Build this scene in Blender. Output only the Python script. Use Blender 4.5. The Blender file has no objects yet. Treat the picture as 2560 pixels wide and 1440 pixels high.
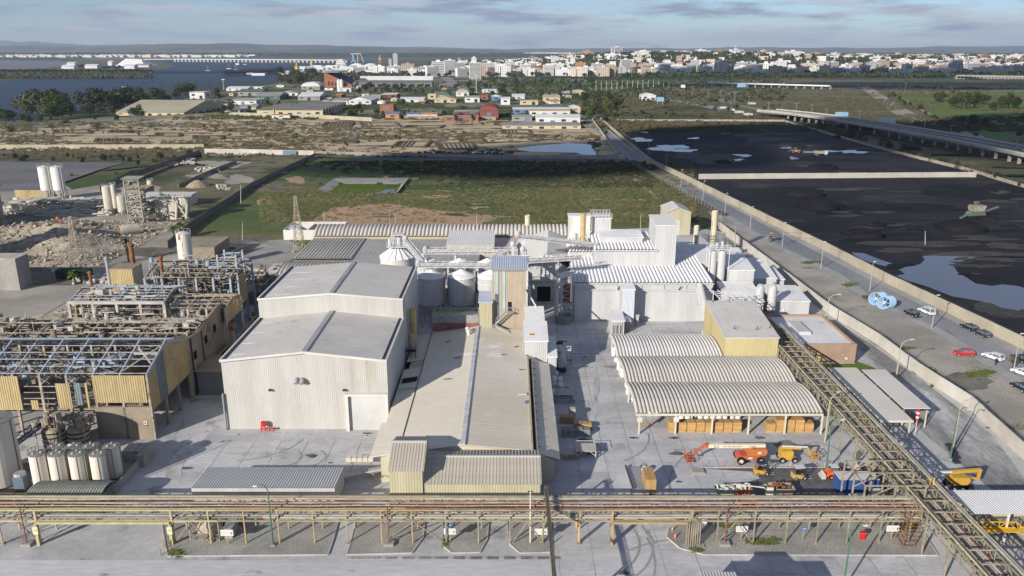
import bpy,bmesh,math,random
import numpy as np
from mathutils import Vector,Matrix
R_=random.Random(7)
sc=bpy.context.scene
COL=sc.collection
# ---------------------------------------------------------------- camera
F=2000.0;TH=math.atan(598/2000.0);CT,ST=math.cos(TH),math.sin(TH);H=65.0
cam=bpy.data.cameras.new('camera');camo=bpy.data.objects.new('camera',cam);COL.objects.link(camo)
camo.location=(0,0,H);camo.rotation_euler=(math.pi/2-TH,0,0)
cam.sensor_width=36;cam.lens=36*F/2560;cam.clip_start=.5;cam.clip_end=90000
sc.camera=camo
# ---------------------------------------------------------------- world
SUN_EL=math.radians(21.0);SUN_AZ=math.radians(39.0)
W=bpy.data.worlds.new('World');sc.world=W;W.use_nodes=True
nt=W.node_tree;nt.nodes.clear()
def wn(t,**k):
 n=nt.nodes.new(t)
 for a,b in k.items():setattr(n,a,b)
 return n
wo=wn('ShaderNodeOutputWorld');bg=wn('ShaderNodeBackground');bg.inputs[1].default_value=.15
sky=wn('ShaderNodeTexSky',sky_type='NISHITA',sun_disc=False,sun_elevation=SUN_EL,sun_rotation=SUN_AZ+math.pi,air_density=1.0,dust_density=.25,ozone_density=3.0,altitude=60)
tc=wn('ShaderNodeTexCoord');mp=wn('ShaderNodeMapping');mp.inputs['Scale'].default_value=(3.0,3.0,25);mp.inputs['Location'].default_value=(3.1,.4,1.35)
nz=wn('ShaderNodeTexNoise');nz.inputs['Scale'].default_value=2.9;nz.inputs['Detail'].default_value=9;nz.inputs['Roughness'].default_value=.62;nz.inputs['Distortion'].default_value=.12
rp=wn('ShaderNodeValToRGB');rp.color_ramp.elements[0].position=.43;rp.color_ramp.elements[1].position=.58
rp.color_ramp.elements[0].color=(0,0,0,1);rp.color_ramp.elements[1].color=(.9,.9,.9,1)
mx=wn('ShaderNodeMixRGB');mc=wn('ShaderNodeMixRGB')
nz2=wn('ShaderNodeTexNoise');nz2.inputs['Scale'].default_value=2.6;nz2.inputs['Detail'].default_value=8;nz2.inputs['Distortion'].default_value=.2
mp2=wn('ShaderNodeMapping');mp2.inputs['Scale'].default_value=(3.0,3.0,25);mp2.inputs['Location'].default_value=(3.13,.4,1.30)
rp2=wn('ShaderNodeValToRGB');rp2.color_ramp.elements[0].position=.44;rp2.color_ramp.elements[1].position=.58
L=nt.links.new
L(tc.outputs['Generated'],mp.inputs[0]);L(mp.outputs[0],nz.inputs[0]);L(nz.outputs[0],rp.inputs[0])
L(tc.outputs['Generated'],mp2.inputs[0]);L(mp2.outputs[0],nz2.inputs[0]);L(nz2.outputs[0],rp2.inputs[0])
mc.inputs[1].default_value=(2.8,2.9,3.2,1);mc.inputs[2].default_value=(1.45,1.68,2.35,1);L(rp2.outputs[0],mc.inputs[0])
hs=wn('ShaderNodeMixRGB',blend_type='MULTIPLY');hs.inputs[0].default_value=1;hs.inputs[2].default_value=(.40,.475,.645,1);L(sky.outputs[0],hs.inputs[1])
L(hs.outputs[0],mx.inputs[1]);L(mc.outputs[0],mx.inputs[2]);L(rp.outputs[0],mx.inputs[0])
L(mx.outputs[0],bg.inputs[0]);L(bg.outputs[0],wo.inputs[0])
# ---------------------------------------------------------------- sun
sl=bpy.data.lights.new('sun','SUN');sl.energy=5.0;sl.angle=math.radians(.5);sl.color=(1,.93,.82)
so=bpy.data.objects.new('sun',sl);COL.objects.link(so)
SD=Vector((math.sin(SUN_AZ)*math.cos(SUN_EL),math.cos(SUN_AZ)*math.cos(SUN_EL),-math.sin(SUN_EL)))
so.rotation_euler=SD.to_track_quat('-Z','Y').to_euler()
vs=sc.view_settings;vs.view_transform='Standard';vs.look='None';vs.gamma=1;vs.use_curve_mapping=False;vs.exposure=.35
sc.render.engine='CYCLES'
try:
 sc.cycles.volume_bounces=0;sc.cycles.max_bounces=5;sc.cycles.diffuse_bounces=3
except Exception:pass
# ---------------------------------------------------------------- pixel <-> place
def P(px,py,z=0.0):
 v=py-720;t=(H-z)/(F*ST+v*CT)
 return((px-1280)*t,(F*CT-v*ST)*t,z)
def Q(px,py,Y):
 v=py-720;t=Y/(F*CT-v*ST)
 return((px-1280)*t,Y,H-(F*ST+v*CT)*t)
# ---------------------------------------------------------------- materials
MATS={}
def mat(name,c1,c2=None,rough=.85,scale=.15,lo=.38,hi=.62,c3=None,s3=.05,t3=.55,w3=.06,grain=.18,gs=4,bump=0,bs=3,rib=None,metal=0,st=(1,1,1),st3=None,rnd=0,spec=.12):
 if name in MATS:return MATS[name]
 m=bpy.data.materials.new(name);m.use_nodes=True;t=m.node_tree;N=t.nodes;K=t.links.new
 b=N['Principled BSDF'];b.inputs['Roughness'].default_value=rough;b.inputs['Metallic'].default_value=metal
 b.inputs['Specular IOR Level'].default_value=spec
 MATS[name]=m
 tx=N.new('ShaderNodeTexCoord');src=tx.outputs['Object']
 def mapped(s):
  if s==(1,1,1):return src
  q=N.new('ShaderNodeMapping');q.inputs['Scale'].default_value=s;K(src,q.inputs[0]);return q.outputs[0]
 def noise(s,scl,det=6):
  n=N.new('ShaderNodeTexNoise');n.inputs['Scale'].default_value=scl;n.inputs['Detail'].default_value=det;n.inputs['Roughness'].default_value=.6;K(mapped(s),n.inputs[0]);return n.outputs[0]
 def ramp(o,a,z):
  r=N.new('ShaderNodeMapRange');r.inputs[1].default_value=a;r.inputs[2].default_value=z;K(o,r.inputs[0]);return r.outputs[0]
 def mixc(fac,a,c,mode='MIX'):
  q=N.new('ShaderNodeMixRGB');q.blend_type=mode
  if isinstance(fac,(int,float)):q.inputs[0].default_value=fac
  else:K(fac,q.inputs[0])
  for i,x in((1,a),(2,c)):
   if isinstance(x,tuple):q.inputs[i].default_value=(*x,1)
   else:K(x,q.inputs[i])
  return q.outputs[0]
 col=c1
 c2=c2 or tuple(x*.8 for x in c1)
 col=mixc(ramp(noise(st,scale),lo,hi),c1,c2)
 if c3:col=mixc(ramp(noise(st3 or st,s3,8),t3,t3+w3),col,c3)
 if grain:
  g=ramp(noise(st,gs,4),.3,.7);r=N.new('ShaderNodeMapRange');r.inputs[3].default_value=1-grain;r.inputs[4].default_value=1+grain;K(g,r.inputs[0])
  vm=N.new('ShaderNodeVectorMath');vm.operation='SCALE';K(col,vm.inputs[0]);K(r.outputs[0],vm.inputs['Scale']);col=vm.outputs[0]
 if rnd:
  oi=N.new('ShaderNodeObjectInfo');r=N.new('ShaderNodeMapRange');r.inputs[3].default_value=1-rnd;r.inputs[4].default_value=1+rnd;K(oi.outputs['Random'],r.inputs[0])
  vm=N.new('ShaderNodeVectorMath');vm.operation='SCALE';K(col,vm.inputs[0]);K(r.outputs[0],vm.inputs['Scale']);col=vm.outputs[0]
 K(col,b.inputs['Base Color'])
 if rib or bump:
  bp=N.new('ShaderNodeBump')
  if rib:
   ax,pitch,h=rib
   sp=N.new('ShaderNodeSeparateXYZ');K(src,sp.inputs[0])
   mu=N.new('ShaderNodeMath');mu.operation='MULTIPLY';mu.inputs[1].default_value=2*math.pi/pitch;K(sp.outputs[ax],mu.inputs[0])
   si=N.new('ShaderNodeMath');si.operation='SINE';K(mu.outputs[0],si.inputs[0]);K(si.outputs[0],bp.inputs['Height']);bp.inputs['Distance'].default_value=h;bp.inputs['Strength'].default_value=1
  else:
   K(noise((1,1,1),bs,5),bp.inputs['Height']);bp.inputs['Distance'].default_value=bump;bp.inputs['Strength'].default_value=1
  K(bp.outputs[0],b.inputs['Normal'])
 return m
# ---------------------------------------------------------------- mesh builder
ORG={}
class MB:
 def __init__(s):s.v=[];s.f=[]
 def add(s,vs_,fs):o=len(s.v);s.v+=[tuple(p)for p in vs_];s.f+=[tuple(i+o for i in f)for f in fs];return s
 def box(s,x0,x1,y0,y1,z0,z1):
  return s.add([(x0,y0,z0),(x1,y0,z0),(x1,y1,z0),(x0,y1,z0),(x0,y0,z1),(x1,y0,z1),(x1,y1,z1),(x0,y1,z1)],
      [(0,3,2,1),(4,5,6,7),(0,1,5,4),(1,2,6,5),(2,3,7,6),(3,0,4,7)])
 def bar(s,p,q,w=.2,h=None):
  h=h or w;p=Vector(p);q=Vector(q);d=(q-p)
  if d.length<1e-6:return s
  d.normalize();up=Vector((0,0,1))if abs(d.z)<.99 else Vector((0,1,0))
  a=d.cross(up).normalized()*w/2;b=a.cross(d).normalized()*h/2
  vv=[p-a-b,p+a-b,p+a+b,p-a+b,q-a-b,q+a-b,q+a+b,q-a+b]
  return s.add(vv,[(0,1,2,3),(7,6,5,4),(0,4,5,1),(1,5,6,2),(2,6,7,3),(3,7,4,0)])
 def tube(s,pts,r=.1,n=8,cap=True):
  pts=[Vector(p)for p in pts];rs=r if isinstance(r,(list,tuple))else[r]*len(pts);vv=[];ff=[]
  for i,p in enumerate(pts):
   d=(pts[min(i+1,len(pts)-1)]-pts[max(i-1,0)]).normalized()
   up=Vector((0,0,1))if abs(d.z)<.95 else Vector((0,1,0))
   a=d.cross(up).normalized();b=a.cross(d).normalized()
   vv+=[p+(a*math.cos(2*math.pi*k/n)+b*math.sin(2*math.pi*k/n))*rs[i]for k in range(n)]
  for i in range(len(pts)-1):
   for k in range(n):
    j=(k+1)%n;ff.append((i*n+k,i*n+j,(i+1)*n+j,(i+1)*n+k))
  if cap:ff.append(tuple(range(n-1,-1,-1)));ff.append(tuple((len(pts)-1)*n+k for k in range(n)))
  return s.add(vv,ff)
 def lathe(s,prof,cx=0,cy=0,n=24):
  vv=[];ff=[]
  for r,z in prof:vv+=[(cx+r*math.cos(2*math.pi*k/n),cy+r*math.sin(2*math.pi*k/n),z)for k in range(n)]
  for i in range(len(prof)-1):
   for k in range(n):
    j=(k+1)%n;ff.append((i*n+k,i*n+j,(i+1)*n+j,(i+1)*n+k))
  ff.append(tuple(range(n-1,-1,-1)));ff.append(tuple((len(prof)-1)*n+k for k in range(n)))
  return s.add(vv,ff)
 def prism(s,prof,ax,lo,hi):
  def pt(a,b,t):return(t,a,b)if ax==0 else((a,t,b)if ax==1 else(a,b,t))
  n=len(prof);vv=[pt(a,b,lo)for a,b in prof]+[pt(a,b,hi)for a,b in prof]
  ff=[tuple(range(n)),tuple(range(2*n-1,n-1,-1))]+[(i,i+n,(i+1)%n+n,(i+1)%n)for i in range(n)]
  return s.add(vv,ff)
 def slab(s,pts,th=.1):
  n=len(pts);vv=list(pts)+[(p[0],p[1],p[2]-th)for p in pts]
  return s.add(vv,[tuple(range(n)),tuple(range(2*n-1,n-1,-1))]+[(i,i+n,(i+1)%n+n,(i+1)%n)for i in range(n)])
 def truss(s,p,q,h,n,w=.08,zig=True):
  p=Vector(p);q=Vector(q);u=Vector((0,0,h));s.bar(p,q,w);s.bar(p+u,q+u,w)
  for i in range(n+1):
   a=p.lerp(q,i/n);s.bar(a,a+u,w*.7)
   if i<n and zig:
    b=p.lerp(q,(i+1)/n);s.bar(*((a,b+u)if i%2 else(a+u,b)),w*.7)
  return s
 def build(s,name,m,parent=None,smooth=False,fix=True,**tg):
  me=bpy.data.meshes.new(name)
  o0=ORG.get(parent.name,(0,0,0))if parent else(0,0,0)
  vv=s.v if o0==(0,0,0)else[(x-o0[0],y-o0[1],z-o0[2])for x,y,z in s.v]
  me.from_pydata(vv,[],s.f)
  if fix:
   bm=bmesh.new();bm.from_mesh(me);bmesh.ops.recalc_face_normals(bm,faces=bm.faces);bm.to_mesh(me);bm.free()
  if m:me.materials.append(m)
  if smooth:me.polygons.foreach_set('use_smooth',[True]*len(me.polygons))
  o=bpy.data.objects.new(name,me);COL.objects.link(o)
  if parent:o.parent=parent;ORG[o.name]=o0
  for k,x in tg.items():o[k]=x
  return o
LAB={}
def chk(label,group):
 n=len(label.split());assert 4<=n<=16,(n,label)
 if label in LAB and not(group and LAB[label]==group):print('DUP LABEL',label)
 LAB[label]=group
def thing(name,label,cat,loc=(0,0,0),rz=0,group=None,local=False):
 o=bpy.data.objects.new(name,None);o.empty_display_size=.5;COL.objects.link(o);o.location=loc;o.rotation_euler[2]=rz
 chk(label,group);o['label']=label;o['category']=cat
 if group:o['group']=group
 ORG[o.name]=(0,0,0)if local else tuple(loc)
 return o
def tag(o,label,cat,group=None):
 chk(label,group);o['label']=label;o['category']=cat
 if group:o['group']=group
 return o
def copy_tree(o,parent=None):
 c=o.copy();COL.objects.link(c)
 if parent:c.parent=parent
 ORG[c.name]=ORG.get(o.name,(0,0,0))
 for ch in list(KIDS.get(o.name)or o.children):copy_tree(ch,c)
 return c
KIDS={}
def dup(o,loc,rz=0,label=None,scale=None,group=None):
 if o.name not in KIDS:
  KIDS[o.name]=list(o.children)
  for ch in KIDS[o.name]:KIDS[ch.name]=list(ch.children)
 c=copy_tree(o);c.location=loc;c.rotation_euler[2]=rz
 if scale:c.scale=scale if isinstance(scale,tuple)else(scale,)*3
 if group:c['group']=group
 if label:chk(label,c.get('group'));c['label']=label
 return c
def sheet(name,m,pts,z,kind='structure',px=True):
 pp=[P(a,b,0)[:2]if px else(a,b)for a,b in pts]
 mb=MB();mb.add([(x,y,z)for x,y in pp],[tuple(range(len(pp)))])
 o=mb.build(name,m);o['kind']=kind
 bm=bmesh.new();bm.from_mesh(o.data)
 bmesh.ops.triangulate(bm,faces=bm.faces)
 for f in bm.faces:
  if f.normal.z<0:f.normal_flip()
 bm.to_mesh(o.data);bm.free()
 return o
def blob(px,py,rx,ry,n=26,seed=0,amp=.3):
 q=random.Random(seed);ph=[q.uniform(0,6.28)for _ in range(5)]
 return[(px+rx*math.cos(t)*k,py+ry*math.sin(t)*k)for t in[2*math.pi*i/n for i in range(n)]
   for k in[1+amp*(.5*math.sin(2*t+ph[0])+.35*math.sin(3*t+ph[1])+.3*math.sin(5*t+ph[2])+.2*math.sin(9*t+ph[3]))]]
def numesh(name,V,Fq,m,**tg):
 me=bpy.data.meshes.new(name);V=np.asarray(V,dtype=np.float32);Fq=np.asarray(Fq,dtype=np.int32);n,k=Fq.shape
 me.vertices.add(len(V));me.vertices.foreach_set('co',V.ravel());me.loops.add(n*k);me.loops.foreach_set('vertex_index',Fq.ravel())
 me.polygons.add(n);me.polygons.foreach_set('loop_start',np.arange(0,n*k,k,dtype=np.int32));me.update(calc_edges=True);me.validate()
 me.materials.append(m);o=bpy.data.objects.new(name,me);COL.objects.link(o)
 for a,b in tg.items():o[a]=b
 return o
# ================================================================ SETTING
m_land=mat('land',(.075,.085,.045),(.13,.11,.07),scale=.004,lo=.4,hi=.6,c3=(.055,.075,.035),s3=.0015,t3=.5,gs=.05,grain=.35)
m_farfield=mat('far_fields',(.10,.11,.055),(.19,.165,.10),scale=.0016,lo=.45,hi=.52,c3=(.035,.05,.03),s3=.0007,t3=.52,w3=.02,gs=.01,grain=.3,st=(1,.5,1))
m_yard=mat('dusty_concrete',(.50,.50,.505),(.37,.37,.375),scale=.07,c3=(.19,.19,.195),s3=.16,t3=.58,w3=.12,grain=.10,gs=1.2,st=(1,1,1))
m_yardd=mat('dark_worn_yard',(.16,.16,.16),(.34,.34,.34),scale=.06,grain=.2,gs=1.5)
m_gravel=mat('grey_gravel',(.26,.25,.235),(.34,.33,.30),scale=.2,c3=(.10,.14,.05),s3=.11,t3=.64,grain=.45,gs=6)
m_asph=mat('dusty_asphalt',(.19,.20,.22),(.27,.275,.29),scale=.08,st=(1,.12,1),grain=.12,gs=3,c3=(.13,.135,.15),s3=.4,t3=.62)
m_asph2=mat('asphalt',(.09,.092,.10),(.13,.13,.135),scale=.05,grain=.15,gs=2)
m_walk=mat('pale_pavement',(.36,.36,.35),(.28,.28,.275),scale=.1,grain=.1)
m_dirt=mat('grey_dirt',(.38,.35,.305),(.27,.25,.215),scale=.07,c3=(.10,.15,.045),s3=.06,t3=.64,grain=.25,gs=2.5)
m_sand=mat('sandy_scrub',(.52,.41,.28),(.38,.30,.20),scale=.018,st=(1,2.2,1),c3=(.075,.075,.045),s3=.03,t3=.53,w3=.05,st3=(1,2.4,1),grain=.3,gs=.5)
m_grass=mat('rough_grass',(.070,.105,.032),(.14,.14,.065),scale=.025,c3=(.20,.165,.105),s3=.02,t3=.63,w3=.08,grain=.45,gs=.8,st=(1,1.6,1))
m_grass2=mat('dry_grass',(.12,.115,.065),(.18,.16,.10),scale=.03,c3=(.06,.07,.035),s3=.05,t3=.53,grain=.4,gs=.6,st=(1,1.7,1))
m_bright=mat('bright_grass',(.085,.16,.028),(.12,.16,.05),scale=.01,grain=.2,gs=.2)
m_brown=mat('bare_brown_earth',(.42,.275,.175),(.33,.235,.15),scale=.05,c3=(.09,.12,.045),s3=.07,t3=.64,grain=.25,gs=1)
m_path=mat('pale_track',(.36,.29,.20),(.28,.23,.16),scale=.1,grain=.2)
m_coal=mat('coal_dust',(.013,.014,.018),(.028,.028,.032),rough=.9,scale=.012,c3=(.060,.057,.053),s3=.02,t3=.57,w3=.14,grain=.5,gs=.5,st=(1,1.8,1),bump=.12,bs=.6)
m_coalb=mat('black_coal',(.008,.008,.011),(.015,.015,.018),rough=.9,scale=.1,grain=.4,gs=1,bump=.25,bs=.8)
m_mud=mat('violet_mud',(.19,.18,.20),(.16,.15,.17),scale=.01,grain=.1)
m_marsh=mat('marsh',(.13,.13,.075),(.09,.09,.055),scale=.01,grain=.4,gs=.08)
def water(name,c,rough=.12,bump=.3,bs=.05,mix=.5):
 m=mat(name,c,tuple(x*.85 for x in c),rough=rough,scale=.01,grain=.05,bump=bump,bs=bs,spec=.5 if 'river' not in name else .12);return m
m_river=water('river_water',(.035,.060,.10),.6,1.2,.04)
m_pud=water('puddle_water',(.075,.085,.11),.16,.015,.6)
# --- the earth to the horizon
sheet('ground',m_land,[(-45000,-400),(45000,-400),(45000,60000),(-45000,60000)],-.6,px=False)
def sg(name,m,pts,z):return sheet(name,m,pts,z)
def wsh(name,m,pts,z):return sheet(name,m,pts,z,px=False)
wsh('ground_plain',m_farfield,[(-14000,5200),(14000,5200),(16000,22000),(-16000,22000)],-.3)

sg('river',m_river,[(-900,420),(0,306),(120,292),(300,270),(470,243),(560,226),(690,206),(742,196),(800,180),(880,168),(940,160),(930,152),(640,149),(420,150),(400,156),(436,164),(420,172),(300,181),(180,192),(0,203),(-900,235)],-.25)
sg('far_riverbank',m_marsh,[(-900,234),(0,202),(180,191),(300,180),(420,171),(436,164),(400,156),(330,150),(0,150),(-900,150)],-.15)
sg('salt_flat',m_mud,[(-900,190),(0,174),(120,170),(185,160),(150,153),(0,150),(-900,151)],-.05)
sg('tidal_marsh',m_marsh,[(420,148),(1800,148),(1900,141),(330,141)],-.2)
# --- middle distance
sg('estate_ground',mat('estate_ground',(.22,.205,.17),(.13,.14,.08),scale=.012,c3=(.06,.08,.035),s3=.01,t3=.52,grain=.3,gs=.1),[(-200,310),(0,306),(120,292),(300,272),(470,245),(560,228),(690,208),(800,190),(1100,190),(1480,195),(1500,292),(1240,292),(560,287),(330,300),(100,322),(-200,330)],-.04)
sg('scrub_land',m_sand,[(-700,330),(100,322),(330,300),(560,288),(1240,300),(1490,300),(1566,396),(1040,392),(0,386),(-700,384)],0)
sg('meadow',m_grass2,[(1485,292),(1700,262),(1960,290),(2560,410),(3400,560),(4200,400),(2900,215),(2150,200),(1480,200)],-.02)
sg('green_meadow',m_bright,[(1240,212),(1640,204),(1700,214),(1300,224)],.02)
sg('green_meadow',m_bright,[(2236,236),(2420,225),(2900,222),(3600,330),(2700,350),(2480,352),(2380,310),(2310,270)],.03)
sg('dry_meadow',mat('straw_field',(.22,.20,.12),(.16,.15,.09),scale=.008,grain=.2,gs=.08),[(2200,216),(2900,212),(3000,226),(2420,232),(2236,236)],.04)
sg('dirt_track',m_path,[(2145,214),(2172,214),(2290,290),(2440,352),(2400,352),(2255,300)],.06)
sg('green_field',m_grass,[(476,566),(632,470),(786,396),(1556,402),(1640,455),(1820,600),(1740,660),(700,700),(430,700)],.01)
sg('rough_field',m_grass2,[(360,560),(400,470),(520,410),(640,384),(782,392),(630,468),(470,566)],.015)
sg('bare_earth',m_brown,[(780,552),(830,520),(960,508),(1080,525),(1260,540),(1190,565),(950,572),(850,560)],.03)
for i,(a,b,rx,ry)in enumerate([(740,450,26,8),(1120,360+66,60,5),(1310,515,20,3),(1560,500,70,3),(665,505,22,9),(1090,492,40,4),(1200,520,30,4)]):
 sg('bare_earth',m_brown,blob(a,b,rx,ry,seed=i),.035+i*.004)
sg('dirt_path',m_path,[(1524,422),(1540,420),(1580,440),(1610,462),(1640,488),(1650,500),(1632,494),(1600,466),(1560,446),(1535,434)],.07)
for i,(a,b,rx,ry,mm)in enumerate([(840,430,200,14,1),(1330,440,120,12,1),(1420,465,90,8,0),(1180,470,160,10,1),(900,412,110,8,0),(1250,560-52,90,10,1)]):
 sg('grass_patch',(m_grass2,mat('deep_grass',(.050,.085,.022),(.075,.10,.035),scale=.08,grain=.45,gs=1,st=(1,2,1)))[mm],blob(a,b,rx,ry,seed=20+i),.05+i*.003)
sg('concrete_apron',m_gravel,[(480,610),(720,598),(760,625),(700,672),(600,672),(470,650)],.03)
sg('grass_patch',mat('deep_grass',(.032,.060,.014)),blob(540,630,45,14,seed=44),.05)
sg('grass_patch',m_bright,blob(520,618,30,8,seed=45,amp=.4),.055)
sg('west_yard',m_dirt,[(-700,700),(-700,430),(0,466),(380,462),(420,470),(380,560),(480,566),(700,590),(760,640),(640,760),(300,900),(-300,1100),(-700,1100)],.004)
sg('car_park',mat('old_asphalt',(.135,.138,.14),(.18,.18,.18),scale=.04,grain=.2,gs=1,c3=(.30,.29,.26),s3=.02,t3=.66),[(-500,425),(0,404),(310,407),(250,424),(170,452),(120,474),(-500,500)],.03)
sg('grass_patch',mat('deep_grass',(.032,.060,.014)),[(160,460),(300,430),(385,414),(470,398),(330,428),(250,462),(180,474)],.04)
sg('roadside_scrub',mat('dark_scrub',(.06,.07,.035),(.12,.11,.07),scale=.06,grain=.4,gs=.7),[(-500,425),(0,404),(312,407),(250,427),(390,412),(500,385),(0,384),(-500,380)],.02)
m_dk=mat('painted_shade_earth',(.12,.105,.085),(.19,.17,.14),scale=.12,grain=.35,gs=.8)  # shade on the ground painted in as a darker earth colour
for i,(a,b,rx,ry,mm)in enumerate([(95,690,110,22,0),(130,655,120,14,0),(420,545,60,18,0),(330,628,110,14,0),(60,545,90,12,0),(560,410,50,10,1),(600,450,46,9,1),(640,425,36,6,0),(520,440,40,8,1),(690,470,60,10,0),(430,690,70,10,0),(620,600,60,8,0)]):sg('dirt_and_shade_patch',(m_dk,m_dirt)[mm],blob(a,b,rx,ry,seed=600+i,amp=.5),.06+.003*i)
# --- roads
sg('cross_road',m_asph2,[(-700,380),(0,378),(520,378),(1060,394),(1420,398),(1555,396),(1570,405),(1380,404),(1040,400),(500,384),(0,384),(-700,388)],.05)
wsh('factory_yard',m_yard,[(-110,60),(92,60),(86,110),(84.8,120),(86.2,138),(84.2,160),(82,185),(80,240),(78,290),(66,300),(20,290),(-20,268),(-52,240),(-63,215),(-110,200),(-112,150),(-115,112)],.02)
wsh('street',m_asph,[(66,850),(77,820),(79,600),(80,500),(85,440),(97,306),(105,225),(109,195),(112,165),(115,60),(103,60),(104.5,150),(104,181),(98.5,205),(99,233),(92,268),(88.5,320),(82,374),(72,472),(69.5,640)],.06)
wsh('pavement',m_walk,[(77,820),(79,600),(80,500),(85,440),(97,306),(105,225),(109,195),(112,165),(115,60),(119,60),(115.2,168),(112,195),(108.5,222),(105.3,258),(100,306),(88.8,416),(82.4,470),(83.9,776),(81,820)],.05)
wsh('pavement',m_walk,[(103,60),(104.5,150),(104,181),(98.5,205),(99,233),(92,268),(88.5,320),(85.2,320),(88.6,268),(95.5,233),(95,205),(101,181),(101.4,149),(100,60)],.07)
wsh('dirt_verge',m_dirt,[(78,290),(82,330),(85.2,320),(88.6,268),(95.5,233),(95,205),(101,181),(101.4,149),(100,60),(90,60),(84.8,118),(86.2,138),(84.2,160),(82,185),(80,240)],.05)
for i,(a,b,rx,ry)in enumerate([(2310,930,26,12),(2125,712,20,5),(2180,745,30,6),(2030,656,28,5),(2450,935,34,12),(2390,980,20,14),(2260,870,26,6),(2500,1070,30,6)]):
 sg('weed_patch',mat('weeds',(.085,.125,.03),(.15,.15,.08),scale=.2,grain=.5,gs=2),blob(a,b,rx,ry*.8,seed=60+i,amp=.45),.075+.002*i)
sg('oil_stained_dirt',mat('stained_dirt',(.13,.12,.10),(.20,.185,.16),scale=.15,grain=.3),blob(2420,955,60,20,seed=70,amp=.4),.072)
wsh('inner_road',mat('sooty_road',(.20,.20,.20),(.44,.44,.44),scale=.09,st=(1,.35,1),grain=.25,gs=1.6,lo=.42,hi=.58),[(68,290),(77,290),(79,240),(80,194),(82.5,172),(84,150),(84.5,128),(80,108),(74,104),(72,140),(74.5,160),(74,190),(70,240)],.03)
# --- coal yard
sg('coal_yard',m_coal,[(1502,303),(1960,303),(2240,378),(2560,470),(3400,700),(3400,1500),(2600,895),(2560,874),(2370,781),(2220,709),(2070,629),(1920,556),(1705,446),(1630,408),(1600,366),(1560,330)],.03)
for i,(a,b,rx,ry)in enumerate([(1630,326,38,8),(1760,345,60,8),(2010,474,50,8),(2110,530,60,12),(2200,566,60,8),(2450,480,130,22),(2300,520,120,10),(2080,400,100,6)]):
 sg('coal_layer',m_coalb,blob(a,b,rx,ry,seed=80+i),.05+.003*i)
for i,(a,b,rx,ry)in enumerate([(2500,640,160,12),(2250,626,60,6),(2300,610,140,8),(1780,395,90,14),(2500,770,60,26),(2330,690,20,3)]):
 sg('bare_patch',mat('ashy_earth',(.075,.07,.063),(.045,.044,.042),scale=.08,grain=.4,gs=1),blob(a,b,rx,ry,seed=100+i),.09+.003*i)
sg('puddle',m_pud,[(2128,632),(2160,634),(2200,650),(2258,668),(2300,662),(2312,650),(2305,642),(2330,640),(2440,643),(2398,656),(2384,664),(2392,680),(2408,690),(2440,710),(2480,716),(2506,712),(2545,716),(2620,740),(2640,770),(2560,776),(2440,752),(2380,742),(2320,718),(2260,700),(2240,690),(2262,686),(2250,676),(2210,666),(2150,650)],.13)
sg('puddle',m_pud,[(2475,757),(2520,757),(2556,770),(2548,778),(2500,770)],.14)
for i,(a,b,rx,ry)in enumerate([(1672,369,48,6),(1690,376,50,4),(2050,380,44,3.2),(2132,380,30,4),(1858,389,22,3),(1984,396,12,3),(1846,400,11,2.5),(1612,331,9,1.6),(1605,350,26,4.5),(1735,346,16,1.8),(1912,330,14,2),(1970,370,14,2.5)]):
 sg('puddle',m_pud,blob(a,b,rx,ry,seed=120+i,amp=.5),.14+.002*i)
for i,pp in enumerate([[(1292,372),(1330,366),(1420,358),(1480,362),(1490,380),(1497,388),(1460,388),(1440,382),(1330,380),(1296,376)],[(1050,380),(1130,380),(1130,384),(1050,384)],[(1180,381),(1250,380),(1250,384),(1180,384)],[(340,312),(388,303),(400,306),(360,316)],[(425,313),(460,304),(470,307),(440,315)],[(815,338),(900,333),(905,337),(820,341)],[(2290,285),(2310,297),(2300,302),(2280,290)],[(2320,315),(2340,318),(2330,325)]]):
 sg('puddle',m_pud,pp,.16+.002*i)
# --- salt pans of the scrub land: low banks round sandy beds
pans=[(660,310,90,4),(845,312,70,5),(950,312,90,5),(850,324,60,3),(1060,318,90,3),(700,340,70,5),(960,345,70,4),(1080,344,60,4),(1180,338,50,3),(600,326,60,3),(520,345,70,4),(420,338,60,4),(300,330,50,3),(860,355,60,4),(1030,362,80,7),(1140,366,90,8),(720,352,60,3),(180,330,90,4),(100,345,80,4),(280,352,80,4),(480,362,60,3),(1290,330,70,4),(1180,352,60,4),(640,366,70,3),(1360,342,60,3)]
m_pan=mat('pan_bed',(.40,.33,.23),(.30,.25,.17),scale=.05,grain=.18,rnd=.2)
bank=MB()
for i,(a,b,rx,ry)in enumerate(pans):
 k=R_.uniform(-8,8)
 q=[(a-rx*.5-k,b+ry),(a+rx*.5-k,b+ry*R_.uniform(.8,1.2)),(a+rx*.5+k,b-ry),(a-rx*.5+k,b-ry*R_.uniform(.8,1.2))]
 sg('salt_pan',m_pan,q,.03+.0013*i)
 w=[P(*c)for c in q]
 for j in range(4):bank.bar((w[j][0],w[j][1],.4),(w[(j+1)%4][0],w[(j+1)%4][1],.4),2.2,.9)
 for j in range(1,R_.choice([3,5,8])):
  t=j/8;p1=Vector(w[0]).lerp(Vector(w[1]),t);p2=Vector(w[3]).lerp(Vector(w[2]),t);bank.bar((p1.x,p1.y,.2),(p2.x,p2.y,.2),1,.5)
bank.build('pan_banks',mat('dark_bank',(.075,.07,.045),(.13,.11,.075),scale=.1,grain=.4),kind='stuff')
q=random.Random(33)
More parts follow.
